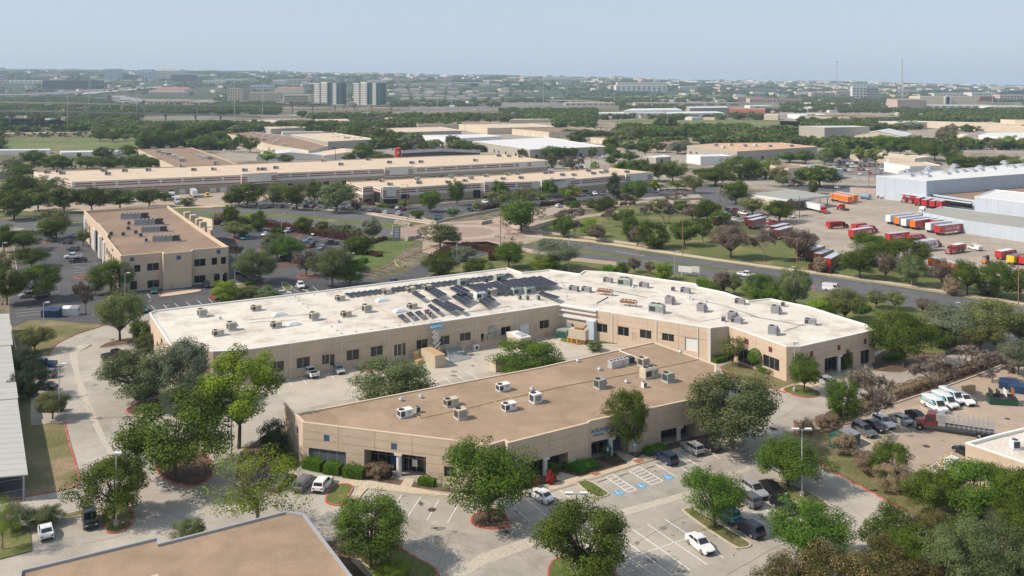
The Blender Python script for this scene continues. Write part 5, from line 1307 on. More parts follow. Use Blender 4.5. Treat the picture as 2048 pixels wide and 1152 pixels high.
for t in [(1690,910,50,868,'brush','round brown shrub just below the green container'),(1779,965,84,880,'greenbush','green shrub in the verge between lot and lawn'),(1738,945,60,905,'brush','brown thorny scrub left of the green verge shrub'),
          (1790,985,70,925,'brush','brown scrub at the foot of the green verge shrub'),(1612,868,40,838,'brush','round dry bush at the corner of the drive'),(1655,862,44,832,'brush','dry reddish bush beside the round corner bush'),
          (381,1083,66,1040,'bush','shrub poking up behind the nearest roof edge'),(88,1050,66,1015,'bush','olive shrub beside the white car'),(30,1058,60,1012,'grey','loose grey shrub at the lower left edge'),(5,1100,70,990,'budding','sparse tree cut by the lower left edge'),
          (783,1160,74,1130,'limebush','bright low bush at the bottom edge below the dense green tree'),(55,745,60,700,'cedar','upper dark cedar bush beside the carport'),(60,797,72,726,'cedar','lower dark cedar bush with brown patches beside the carport'),
          (290,703,46,668,'bush','rounded green shrub at the end wall of the white roof'),(758,955,50,928,'brush','clipped purple-brown shrub by the first porch'),(1560,748,56,735,'brush','low purple-brown hedge shrub at the building corner'),
          (1690,740,24,700,'greenbush','small leaning tree beside the maroon porch'),(1058,976,34,950,'redbush','red-leaved bushes left of the second porch'),(1102,968,22,942,'redbush','red-leaved bush right of the second porch column'),(1107,950,26,925,'greenbush','green bush beside the second porch'),
          (545,905,56,840,'cedar','dark round shrub at the screen wall corner'),(1215,920,22,890,'bush','small bush near the accessible signs'),(620,690,18,680,'bush','')]:
    if t[5]: T(*t[:5],None,'shrubs round the concrete lots',label=t[5])
trees('in the dense corner wood','trees of the lower right wood',[(1870,1030,110,942,'oak'),(1962,1040,150,925,'maple'),(2035,1070,110,930,'maple'),(1785,1118,120,1018,'greenbush'),(1650,1215,150,1100,'russet'),(1765,1215,130,1085,'russet'),(1862,1105,80,1022,'russet'),(1800,1150,90,1062,'maple'),(1560,1225,120,1120,'russet'),(1900,1105,80,1030,'oak'),
 (1925,1225,150,1030,'willow'),(2005,1235,150,1045,'willow'),(1838,1165,90,1078,'greenbush'),(2050,1130,100,1000,'maple'),(1740,1235,120,1110,'russet'),(1850,1235,110,1120,'russet'),(2060,1210,90,1090,'cedar')],lod=0)
trees('around the office lot','trees of the office car park',[(76,600,90,529,'maple'),(48,502,62,461,'oak'),(64,536,60,495,'oak'),(112,476,66,417,'olive'),(102,483,50,440,'maple'),(167,492,26,455,'olive'),(8,505,44,448,'oak'),(14,610,60,535,'oak'),(5,560,50,505,'olive'),(30,480,50,462,'oak'),
 (222,584,82,520,'maple'),(192,590,36,555,'grey'),(240,590,40,575,'brush'),(510,567,84,497,'elm'),(472,522,44,484,'bare'),(456,604,66,560,'limebush'),(495,603,60,574,'bush'),(535,604,56,573,'bush'),(554,518,66,468,'elm'),(557,480,34,452,'maple'),(578,524,62,477,'maple'),(612,552,48,500,'brown'),
 (664,574,88,493,'elm'),(700,574,66,523,'maple'),(470,476,46,442,'olive'),(482,477,40,444,'olive'),(880,552,70,505,'dome'),(952,552,60,520,'dome'),(925,522,56,492,'grey'),(1018,536,60,484,'maple'),(1092,545,64,512,'limebush'),(1112,540,90,480,'grey'),(880,495,74,449,'elm'),(905,488,34,462,'elm'),
 (705,508,40,474,'greenbush'),(726,507,46,472,'dome'),(745,480,46,437,'grey')])
trees('along the near side of the street','trees along the street near side',[(460,454,34,410,'maple'),(516,462,38,420,'dome'),(486,450,34,432,'olive'),(607,466,40,433,'oak'),(645,466,28,443,'maple'),(668,468,30,450,'bush'),(693,474,30,448,'bush'),(712,480,34,455,'bush'),(440,446,30,425,'brush'),(1245,550,30,524,'greenbush'),(1268,545,28,515,'brown'),(1300,548,24,522,'brown'),(1327,560,42,525,'limebush'),
 (1292,562,22,548,'brush'),(1525,612,70,548,'greenbush'),(1588,620,76,538,'elm'),(1555,622,60,570,'greenbush'),(1640,640,62,597,'limebush'),(1690,645,82,575,'olive'),(1753,616,40,580,'olive'),(1790,620,44,583,'olive'),(1846,628,26,596,'brown'),(1866,640,30,600,'brown'),(1910,690,120,614,'grey'),(1990,690,130,602,'olive'),(1445,590,34,540,'brown'),(1468,590,34,545,'olive'),(2045,690,80,640,'olive'),(1880,695,70,650,'oak'),(1960,705,90,640,'olive')])
trees('in front of the striped warehouses','trees before the striped warehouses',[(494,414,70,366,'oak'),(464,413,36,384,'oak'),(478,412,34,386,'olive'),(547,414,42,375,'elm'),(594,419,62,369,'oak'),(629,407,40,361,'maple'),(673,423,82,365,'elm'),(555,400,34,364,'olive'),(714,426,26,399,'brown'),(861,424,46,381,'maple'),(914,411,34,361,'maple'),(996,398,38,361,'maple'),(1001,416,54,379,'olive'),(835,438,30,420,'maple'),(906,434,26,417,'maple'),(952,422,20,404,'olive'),(810,418,24,398,'olive'),
 (1137,404,46,371,'lime'),(1100,396,38,358,'maple'),(1050,412,50,374,'olive'),(1085,405,36,382,'olive'),(1270,410,54,361,'maple'),(1228,400,28,345,'conifer'),(1310,390,30,359,'lime'),(1190,380,26,372,'bush'),(1212,378,22,366,'olive'),(28,440,70,388,'oak'),(76,422,68,372,'oak'),(128,427,58,374,'oak'),(184,424,62,374,'oak'),(240,418,62,377,'oak'),(298,414,54,378,'oak'),(375,412,32,395,'bush'),(167,386,34,358,'conifer'),(40,398,70,350,'oak'),(90,395,60,352,'olive'),(10,412,60,368,'oak'),(1042,340,22,316,'conifer'),(1052,342,18,322,'conifer'),(853,344,30,335,'bush'),(330,402,26,385,'oak')])
trees('in the grassy grove beyond the street','trees in the grove',[(1043,464,86,400,'maple'),(1212,432,44,393,'oak'),(1255,428,52,385,'bare'),(1138,452,74,411,'bare'),(1148,420,40,400,'maple'),(1128,474,46,434,'maple'),(1150,474,30,438,'bare'),(1180,474,40,436,'limebush'),(1194,484,38,449,'brown'),(1218,454,36,411,'barered'),(1254,448,40,418,'dome'),(1262,482,42,434,'dome'),(1274,492,28,452,'brown'),(1306,496,68,440,'dome'),(1293,448,40,404,'barered'),(1328,448,40,402,'bare'),(1369,492,54,440,'oak'),(1406,485,36,438,'oak'),(1414,445,52,400,'oak'),(1442,450,46,422,'maple'),(1365,428,42,399,'oak'),(1338,446,48,403,'bare'),(1462,517,78,450,'brown'),(1528,522,66,455,'barered'),(1600,522,70,457,'brown'),(1385,440,40,410,'brown'),(1245,400,34,380,'greenbush'),(1350,410,50,380,'barered'),(1320,425,40,395,'olive'),(1185,415,40,398,'greenbush'),(1235,440,30,425,'dome')])
trees('lining the bottling yard','trees lining the bottling yard',[(1720,557,66,498,'oak'),(1771,562,40,505,'brown'),(1824,572,58,513,'elm'),(1746,530,84,466,'maple'),(1815,546,94,476,'maple'),(1885,578,50,518,'brown'),(1934,590,58,522,'maple'),(1994,596,66,522,'maple'),(2040,600,50,538,'oak'),(1472,409,60,361,'maple'),(1504,431,54,396,'olive'),(1558,445,66,400,'oak'),(1590,432,40,395,'bare'),(1388,387,34,353,'olive'),(1905,590,40,555,'brush'),(1640,545,30,515,'brush'),(1975,590,50,560,'bush')])
trees('in the belt behind the grove','trees in the middle belt',[(1345,364,54,323,'maple'),(1316,364,36,325,'oak'),(1300,362,40,330,'oak'),(1430,372,78,334,'oak'),(1480,358,80,313,'oak'),(1510,350,50,318,'limebush'),(1558,366,40,331,'olive'),(1590,385,54,356,'bare'),(1640,374,80,331,'oak'),(1627,388,22,360,'greenbush'),(1545,340,40,315,'limebush'),(1580,325,50,305,'maple'),(1610,328,44,300,'oak'),(1355,380,44,360,'lime'),(1600,372,30,340,'greenbush'),(1400,355,30,338,'oak'),(1375,372,30,350,'olive'),(1450,345,40,325,'olive'),(1565,372,30,350,'elm')])
wood = [(68,330,48,300,'oak'),(108,338,50,309,'maple'),(125,342,40,312,'oak'),(175,338,46,312,'oak'),(205,322,40,294,'oak'),(218,340,50,310,'oak'),(256,318,34,290,'oak'),(275,338,50,308,'maple'),(300,340,50,315,'oak'),(58,318,10,305,'maple'),(158,318,10,305,'oak'),(38,360,60,328,'oak'),(20,340,40,318,'grey'),
 (295,300,40,262,'oak'),(320,300,46,258,'oak'),(345,298,40,262,'maple'),(372,292,44,254,'oak'),(400,285,46,250,'oak'),(340,275,50,245,'oak'),(300,268,40,248,'olive'),(425,275,50,242,'oak'),(365,270,40,250,'barered'),(450,262,50,240,'oak'),(200,282,30,264,'oak'),(225,284,30,266,'oak'),(250,282,26,268,'olive'),(468,304,22,278,'elm'),(500,305,36,274,'maple'),(480,292,30,268,'maple'),(410,300,40,272,'oak'),(440,290,34,262,'maple'),(534,328,34,300,'lime'),(572,328,32,308,'elm'),
 (725,325,44,288,'maple'),(750,326,46,302,'oak'),(700,326,30,306,'maple'),(775,328,30,308,'oak'),(905,296,32,270,'maple'),(872,296,26,278,'olive'),(940,304,38,286,'maple'),(962,304,26,290,'oak'),(785,300,30,276,'oak'),(810,298,34,272,'grey'),(832,300,28,272,'barered'),(765,288,40,256,'oak'),(740,280,40,250,'barered'),(720,275,50,246,'oak'),(700,270,40,250,'olive'),(765,292,30,270,'maple'),(640,258,40,240,'olive'),(600,256,50,238,'olive'),(625,262,50,240,'oak'),(560,258,40,240,'barered'),(752,250,44,232,'barered'),(605,236,22,221,'maple'),
 (1044,318,20,297,'maple'),(1105,318,44,292,'oak'),(1125,318,36,294,'maple'),(1145,318,24,295,'oak'),(1186,318,20,294,'maple'),(1140,340,24,318,'elm'),(1102,338,26,308,'elm'),(1128,344,28,312,'bare'),(1158,345,28,314,'bare'),(1222,316,28,288,'maple'),(1235,322,30,300,'oak'),(1258,326,36,300,'maple'),(1290,312,34,284,'oak'),(1315,305,34,284,'oak'),(1355,308,40,284,'grey'),(1370,306,30,278,'olive'),(1270,285,34,256,'brown'),(1258,287,34,264,'elm'),(1285,288,36,260,'oak'),(1300,286,30,262,'oak'),(1222,332,24,312,'oak'),(1190,352,18,323,'ball'),(1250,350,40,322,'maple'),(1270,352,40,318,'greenbush'),(1285,350,36,318,'maple'),
 (1240,346,30,326,'olive'),(1150,294,30,262,'oak'),(1170,280,40,258,'oak'),(1200,276,40,260,'oak'),(1320,262,30,234,'oak'),(1345,262,22,232,'maple'),(1340,268,36,252,'brown'),(1160,290,26,272,'oak'),(1140,274,40,258,'maple'),(1400,303,26,290,'maple'),(1425,303,24,290,'oak'),(1400,282,50,256,'oak'),(1440,284,50,260,'oak'),(1480,286,50,264,'olive'),(1380,276,40,250,'oak'),
 (1665,325,50,288,'maple'),(1650,332,36,300,'elm'),(1720,325,40,294,'lime'),(1750,330,40,294,'lime'),(1775,310,60,270,'maple'),(1800,312,40,278,'oak'),(1840,318,36,284,'oak'),(1870,322,50,280,'oak'),(1900,324,40,290,'oak'),(1820,322,30,306,'olive'),(1890,298,44,243,'barered'),(1885,288,20,268,'maple'),(1976,298,28,272,'bare'),(2018,300,36,270,'lime'),(1997,300,24,278,'elm'),(1940,345,50,312,'maple'),(1915,345,40,308,'maple'),(1975,340,50,312,'oak'),(2005,340,44,310,'oak'),(2035,342,50,312,'olive'),(1870,342,30,322,'bare'),(1690,318,30,296,'greenbush'),
 (1606,248,30,234,'oak'),(1625,252,34,238,'oak'),(1690,252,36,237,'grey'),(1740,258,30,244,'barered')]
for t in wood:
    x,y = t[:2]; w_ = 'behind the long warehouse, left end' if x < 285 else 'near the narrow brown roof' if x < 620 else 'around the red tank' if x < 1010 else 'around the metal-roofed warehouse' if x < 1240 else 'around the peach-roofed warehouse' if x < 1640 else 'beyond the packed car park'
    if 1230 < x < 1330 and y > 300: w_ = 'behind the shorter striped warehouse'
    tree(*t[:5],w_,'trees ' + w_)
# clipped hedges
def hedge(pts,w,h,leaf,name,label,closed=False,lump=0,cat='hedge',dens=60,sz=.16):
    P2 = [G2(p) for p in pts]; root = empty(name); tag(root,label,cat,'hedges'); r = np.random.RandomState(len(label)); core = MB()
    core.strip([p.xy for p in P2],w * .7,0,h * .74,leaf); core.obj('core',root)
    Cs = []
    for a,b in zip(P2,P2[1:]):
        a = a.xy; b = b.xy; L = (b - a).length; n = int(max(30,L * dens * (w + 2 * h) * .5)); n = min(n,9000); t = r.rand(n); side = r.rand(n) * (w + 2 * h); u = np.array((b - a) / L); nv = np.array([-u[1],u[0]])
        an = math.pi * side / (w + 2 * h); en = np.clip(np.minimum(t,1 - t) * L / .9,.05,1) ** .4; off = -w / 2 * np.sign(np.cos(an)) * np.abs(np.cos(an)) ** .55 * en; z = h * np.sin(an) ** .5 * en
        k = 1 + .1 * np.sin(t * L * 1.7 + 1) + .06 * r.normal(size=n) + (lump * np.abs(np.sin(t * L * .9)) if lump else 0)
        c = np.array(a)[None] + u[None] * (t * L)[:,None] + nv[None] * (off * k)[:,None]; Cs.append(np.column_stack([c,np.maximum(.05,z * (k if not lump else .8 + lump * np.abs(np.sin(t * L * .9))))]))
    C = np.concatenate(Cs); me = quads_mesh('foliage',C,sz * r.uniform(.6,1.5,len(C)),r.rand(len(C)),[leaf],seed=3); link('foliage',me,root); return root
for k,(a,b) in enumerate(((P(610,934,645,942)),(P(651,944,682,949)),(P(689,951,728,957)))):
    hedge([a,b],2.4,2.0,'leaf_hedge','hedge',('first','second','third')[k] + ' of three clipped hedges under the long window band')
hedge(P(736,948,780,956),2.2,2.0,'leaf_hedge_brown','hedge','purple-brown clipped hedge before the first porch')
hedge(P(838,968,870,973),1.8,1.4,'leaf_hedge','hedge','low green hedge right of the notice door')
hedge(P(1131,934,1160,944,1190,932),2.2,1.5,'leaf_hedge','hedge','curved green hedge between second and third porch')
hedge(P(1290,910,1330,900),2.2,1.2,'leaf_hedge','hedge','green hedge right of the tall narrow tree')
hedge(P(1428,726,1462,716),2.2,1.3,'leaf_hedge','hedge','green hedge at the notch of the white-roofed block')
hedge(P(1518,742,1550,751),1.8,1.3,'leaf_hedge','hedge','green hedge under the maroon-tiled wall')
hedge(P(1770,722,1806,712),2.2,1.2,'leaf_hedge','hedge','green hedge at the foot of the airy tree')
hedge(P(862,526,872,520,900,504,930,498,960,500,990,506,984,522),3.0,2.6,'leaf_hedge_brown','hedge','thick purple-brown hedge curving beside the roundabout',dens=24,sz=.3)
hedge(P(428,450,500,447,560,459,640,472,700,482,735,489),2.6,3.0,'leaf_hedge_brown','hedge','long brown hedge screening the office lot from the street',dens=14,sz=.4)
hedge(P(741,488,772,478),2,1.2,'leaf_hedge_brown','hedge','short brown hedge beside the bright green entrance lawn',dens=24,sz=.3)
hedge(P(737,507,760,514),3,1.2,'leaf_hedge_brown','hedge','brown planting near the dark round shrubs',dens=24,sz=.3)
hedge(P(706,532,733,523),2.2,1.6,'leaf_hedge','hedge','clipped green hedge by the slim lamp post in the office lot',dens=24,sz=.28)
hedge(P(1208,541,1232,546),2.4,2,'leaf_hedge','hedge','row of green clipped mounds beside the street',lump=.3,dens=24,sz=.28)
hedge(P(1400,570,1420,581,1448,585),2.8,2.2,'leaf_hedge','hedge','curving row of bright green mounds behind the white roof',lump=.3,dens=24,sz=.28)
hedge(P(1712,628,1736,618),2.8,1.4,'leaf_hedge','hedge','wedge-shaped green hedge beside the two vase-shaped trees',dens=24,sz=.28)
hedge(P(1640,855,1700,832,1780,795,1880,762),2.8,1.6,'leaf_dry','hedge','dry brown hedge along the lot behind the parked cars',dens=60,sz=.2,lump=.25)
hedge(P(1880,762,1950,738,2048,700),2.4,1.5,'leaf_dry','hedge','dry brown hedge running to the right edge behind the vans',dens=60,sz=.2,lump=.25)
hedge(P(1082,412,1110,410,1150,402),2.4,2.0,'leaf_hedge_brown','hedge','brown hedge along the striped warehouse lot',dens=10,sz=.4)
hedge(P(963,420,1000,413),2.4,2.0,'leaf_hedge_brown','hedge','brown clipped hedge by the parked black sedan',dens=10,sz=.4)
hedge(P(755,414,800,417),2.2,1.6,'leaf_hedge','hedge','green hedge before the striped entrance portal',dens=10,sz=.4)
hedge(P(735,410,748,411),2.2,1.6,'leaf_hedge_brown','hedge','short red-brown hedge at the warehouse corner',dens=10,sz=.4)
hedge(P(1620,538,1640,543,1665,548),2.4,2.4,'leaf_hedge_brown','hedge','brown hedge in front of the stored red trailers',dens=10,sz=.4)
hedge(P(560,572,577,576),2,1.2,'leaf_hedge','hedge','low hedge by three parked cars at the two-storey office',dens=24,sz=.28) if False else None
hedge(P(490,572,510,569),2,1.3,'leaf_hedge','hedge','low green hedge on the kerbed corner by three parked cars',dens=24,sz=.28)
hedge(P(548,878,560,905,578,935),2,1.8,'leaf_oak','hedge','dark shrubs along the foot of the screen wall')

# far woodland: more trees than one could count, one object
def inst(name,pts,scl,protos,parent=None):
    me = bpy.data.meshes.new(name); me.from_pydata([tuple(p) for p in pts],[],[]);
    a = me.attributes.new('sc','FLOAT_VECTOR','POINT'); a.data.foreach_set('vector',np.array(scl,np.float32).reshape(-1))
    o = link(name,me,parent)
    ng = bpy.data.node_groups.new(name,'GeometryNodeTree'); ng.interface.new_socket('Geometry',in_out='INPUT',socket_type='NodeSocketGeometry'); ng.interface.new_socket('Geometry',in_out='OUTPUT',socket_type='NodeSocketGeometry')
    N = ng.nodes; L = ng.links; i = N.new('NodeGroupInput'); e = N.new('NodeGroupOutput'); j = N.new('GeometryNodeJoinGeometry')
    at = N.new('GeometryNodeInputNamedAttribute'); at.data_type = 'FLOAT_VECTOR'; at.inputs[0].default_value = 'sc'
    rv = N.new('FunctionNodeRandomValue'); rv.data_type = 'INT'; rv.inputs[4].default_value = 0; rv.inputs[5].default_value = len(protos) - 1
    rr = N.new('FunctionNodeRandomValue'); rr.data_type = 'FLOAT_VECTOR'; rr.inputs[0].default_value = (0,0,0); rr.inputs[1].default_value = (0,0,6.28)
    g2 = N.new('GeometryNodeJoinGeometry')
    for p in reversed(protos):
        oi = N.new('GeometryNodeObjectInfo'); oi.inputs[0].default_value = p; oi.inputs['As Instance'].default_value = True; L.new(oi.outputs['Geometry'],g2.inputs[0])
    ip = N.new('GeometryNodeInstanceOnPoints'); ip.inputs['Pick Instance'].default_value = True
    L.new(i.outputs[0],ip.inputs['Points']); L.new(g2.outputs[0],ip.inputs['Instance']); L.new(rv.outputs[2],ip.inputs['Instance Index']); L.new(rr.outputs[0],ip.inputs['Rotation']); L.new(at.outputs[0],ip.inputs['Scale'])
    L.new(ip.outputs[0],e.inputs[0])
    md = o.modifiers.new('scatter','NODES'); md.node_group = ng; return o
protos = []
for kd,v in (('oak',0),('oak',1),('elm',0),('maple',0),('olive',1),('dome',0),('oak',0),('dome',1)):
    shape,lm,bk = KIND[kd]; C,t,B = crown_pts(300 + v,260,'dome' if kd != 'elm' else 'round',9,(.34,.5))
    q = np.percentile(np.abs(C[:,:2]),98); C[:,:2] *= .47 / q
    protos.append(bpy.data.objects.new('far_crown',quads_mesh('far_crown',C,.17 * np.random.RandomState(v).uniform(.7,1.3,len(C)),t,[lm],out=OUT[len(C)],seed=v)))
# rectangles of the photograph kept free of woodland (buildings, fields, roads) as seen at ground level
KEEP += [(0,276,280,310),(0,264,190,276),(1000,205,1230,222),(560,214,1000,233),(0,240,140,262),(1190,240,1600,258),(1390,205,1560,222),(1193,222,1460,236),(1528,226,1800,240),(1598,262,1740,285),(1700,262,1880,290),(1905,264,2100,292),(1840,246,2100,262),(455,266,660,305),(840,262,1010,296),(760,256,925,276),(940,262,1215,300),(1098,256,1240,268),(1185,274,1400,290),(1374,291,1634,318),(1650,318,1860,350),
 (0,186,285,194),(220,192,430,210),(455,200,620,207),(616,205,780,212),(270,240,700,252),(918,244,1110,262),(1030,214,1240,220),(1840,205,1960,212),(1770,212,1860,222),(1850,205,2048,222),(1250,206,1500,214),(1232,180,1334,184),(1705,194,1757,199),(280,230,620,242),(0,236,60,244)]
DENSE = [(0,246,300,262,2.2),(1000,178,1240,203,2.0),(1000,222,1240,246,1.8),(1850,214,2048,242,2.5),(0,166,300,186,1.2),(1330,240,1560,262,.0),(1200,256,1500,292,1.0),(1250,182,1700,200,1.5)]
r = np.random.RandomState(21); pts = []; scl = []
N_ = 26000
N_ = 34000; xs = r.uniform(-120,2170,N_); ysr = 198 + (300 - 198) * r.rand(N_) ** 1.35
nfld = [math.sin(x * .013 + y * .21) + math.sin(x * .031 - y * .13 + 2) + .7 * math.sin(x * .07 + y * .4) for x,y in zip(xs,ysr)]
for x,y,nf,u,u2 in zip(xs,ysr,nfld,r.rand(N_),r.rand(N_)):
    if any(a <= x <= c and b <= y <= d for a,b,c,d in KEEP): continue
    dens = (.62 if y < 262 else .32) + (.25 if x < 560 else 0)
    for a,b,c,d,k in DENSE:
        if a <= x <= c and b <= y <= d: dens = k
    if nf < -.5: dens *= .45
    if u > dens: continue
    Y = F * H / (y - YH)
    if Y > 9500: continue
    X = (x - CX) / F * Y; w = (9 + 7 * u2) * (1.0 if Y < 2500 else 1.5 if Y < 5000 else 2.2); hh = (6.5 + 4 * u2) * (1.0 if Y < 4000 else 1.25)
    pts.append((X,Y,terrain_h(X,Y) - .3)); scl.append((w,w,hh))
# the hill country, sampled over its own rising ground
for k in range(13500):
    Y = 3250 + 5900 * r.rand() ** .85; q = r.uniform(-120,2170); X = (q - CX) / F * Y; u2 = r.rand(); qy = PX((X,Y,terrain_h(X,Y)))[1]
    if any(a <= q <= c and b <= qy <= d for a,b,c,d in KEEP): continue
    if Y < 6000 and math.sin(q * .02 + Y * .004) + math.sin(q * .047 - Y * .0023) < -.6: continue
    pts.append((X,Y,terrain_h(X,Y) - .5)); w = (13 + 12 * u2) * (Y / 4000); scl.append((w,w,8 + 5 * u2))
fw = inst('far_woodland',pts,scl,protos); fw['kind'] = 'stuff'; fw['label'] = 'hazy green woodland covering the far plain and hills'
bp = []
for k,(m1,m2) in enumerate((('wall_offwhite','roof_bright'),('wall_pink','roof_brown'),('wall_cream','roof_cream'))):
    mb = MB(); mb.box((0,0,0),(1,1,1),m1,0,m2); bp.append(bpy.data.objects.new('far_roof',mb.mesh('far_roof')))
pts = []; scl = []
for k in range(1000):
    Y = 1450 + 6850 * r.rand() ** 1.3; q = r.uniform(-60,2110); X = (q - CX) / F * Y; v = PX((X,Y,terrain_h(X,Y)))
    if any(a <= q <= c and b <= v[1] <= d for a,b,c,d in KEEP): continue
    s = max(.55,Y / 3500); pts.append((X,Y,terrain_h(X,Y))); scl.append((r.uniform(15,60) * s,r.uniform(15,30) * s,r.uniform(5,11) * s))
fr = inst('far_rooftops',pts,scl,bp); fr['kind'] = 'stuff'; fr['label'] = 'scattered small pale roofs in the hazy distance'
# scrub on the rough field and brush under the trees
pts = []; scl = []
for k in range(1100):
    a,b,c,d = ((0,242,290,275),(300,252,460,290),(20,318,280,336),(1420,340,1640,362),(1180,256,1500,280),(420,440,740,470),(1900,600,2048,690))[(0,0,1,2,3,4,0)[k % 7]]
    x,y = r.uniform(a,c),r.uniform(b,d); v = G(x,y); w = r.uniform(2,5); pts.append(v); scl.append((w,w,r.uniform(1.2,3)))
ub = inst('undergrowth',pts,scl,protos); ub['kind'] = 'stuff'; ub['label'] = 'low scrub and brush scattered over rough ground'
# ================================================================ VEHICLES
def loft(mb,secs,m,cap=True,mtop=None):
    n = len(secs[0])
    for a,b in zip(secs,secs[1:]):
        for j in range(n - 1):
            mb.face([a[j],b[j],b[j + 1],a[j + 1]],m)
    if cap:
        mb.face(list(secs[0]),m); mb.face(list(reversed(secs[-1])),m)
# side profiles: (x, z_low, z_shoulder, half width); front is +x
CARS = {
 'sedan': dict(L=4.8,W=1.84,body=[(-2.4,.45,.85,.74),(-2.28,.28,1.0,.86),(-1.6,.22,1.04,.92),(-.4,.2,.98,.92),(.9,.2,.95,.92),(1.7,.22,.86,.90),(2.25,.28,.72,.82),(2.4,.4,.6,.68)],gh=(-1.85,-1.05,.25,1.05,1.44,.70),wh=.33),
 'suv': dict(L=4.75,W=1.9,body=[(-2.35,.5,1.0,.80),(-2.3,.32,1.12,.90),(-1.6,.28,1.12,.95),(-.4,.26,1.1,.95),(.9,.26,1.08,.95),(1.7,.28,1.02,.93),(2.25,.34,.88,.85),(2.37,.45,.72,.72)],gh=(-2.22,-1.95,.2,1.05,1.70,.76),wh=.37),
 'hatch': dict(L=4.2,W=1.8,body=[(-2.1,.45,.9,.76),(-2.02,.3,1.02,.86),(-1.4,.25,1.04,.9),(-.4,.24,1.0,.9),(.8,.24,.96,.9),(1.5,.26,.88,.88),(1.98,.32,.74,.8),(2.1,.42,.62,.66)],gh=(-1.98,-1.5,.15,1.0,1.5,.70),wh=.32),
 'pickup': dict(L=5.8,W=2.0,body=[(-2.9,.55,1.05,.93),(-2.85,.45,1.12,.97),(-1.6,.4,1.12,.98),(-.4,.38,1.14,.98),(1.2,.38,1.14,.98),(2.0,.4,1.1,.97),(2.75,.45,1.0,.92),(2.9,.55,.85,.8)],gh=(-.75,-.6,.85,1.45,1.86,.80),wh=.40,bed=True),
 'minivan': dict(L=5.0,W=1.95,body=[(-2.5,.45,1.0,.85),(-2.45,.28,1.05,.93),(-1.6,.24,1.08,.96),(0,.22,1.05,.96),(1.2,.22,1.0,.95),(1.9,.26,.9,.92),(2.4,.32,.75,.84),(2.5,.42,.6,.7)],gh=(-2.45,-2.25,.75,1.65,1.72,.80),wh=.34),
 'van': dict(L=5.7,W=2.0,body=[(-2.85,.45,1.15,.95),(-2.8,.35,1.2,1.0),(-1.6,.32,1.2,1.0),(0,.32,1.2,1.0),(1.5,.32,1.15,1.0),(2.2,.34,1.05,.97),(2.75,.4,.95,.9),(2.85,.5,.75,.8)],gh=(-2.83,-2.78,1.2,1.95,2.1,.86),wh=.38,panel=True),
}
_CM = {}
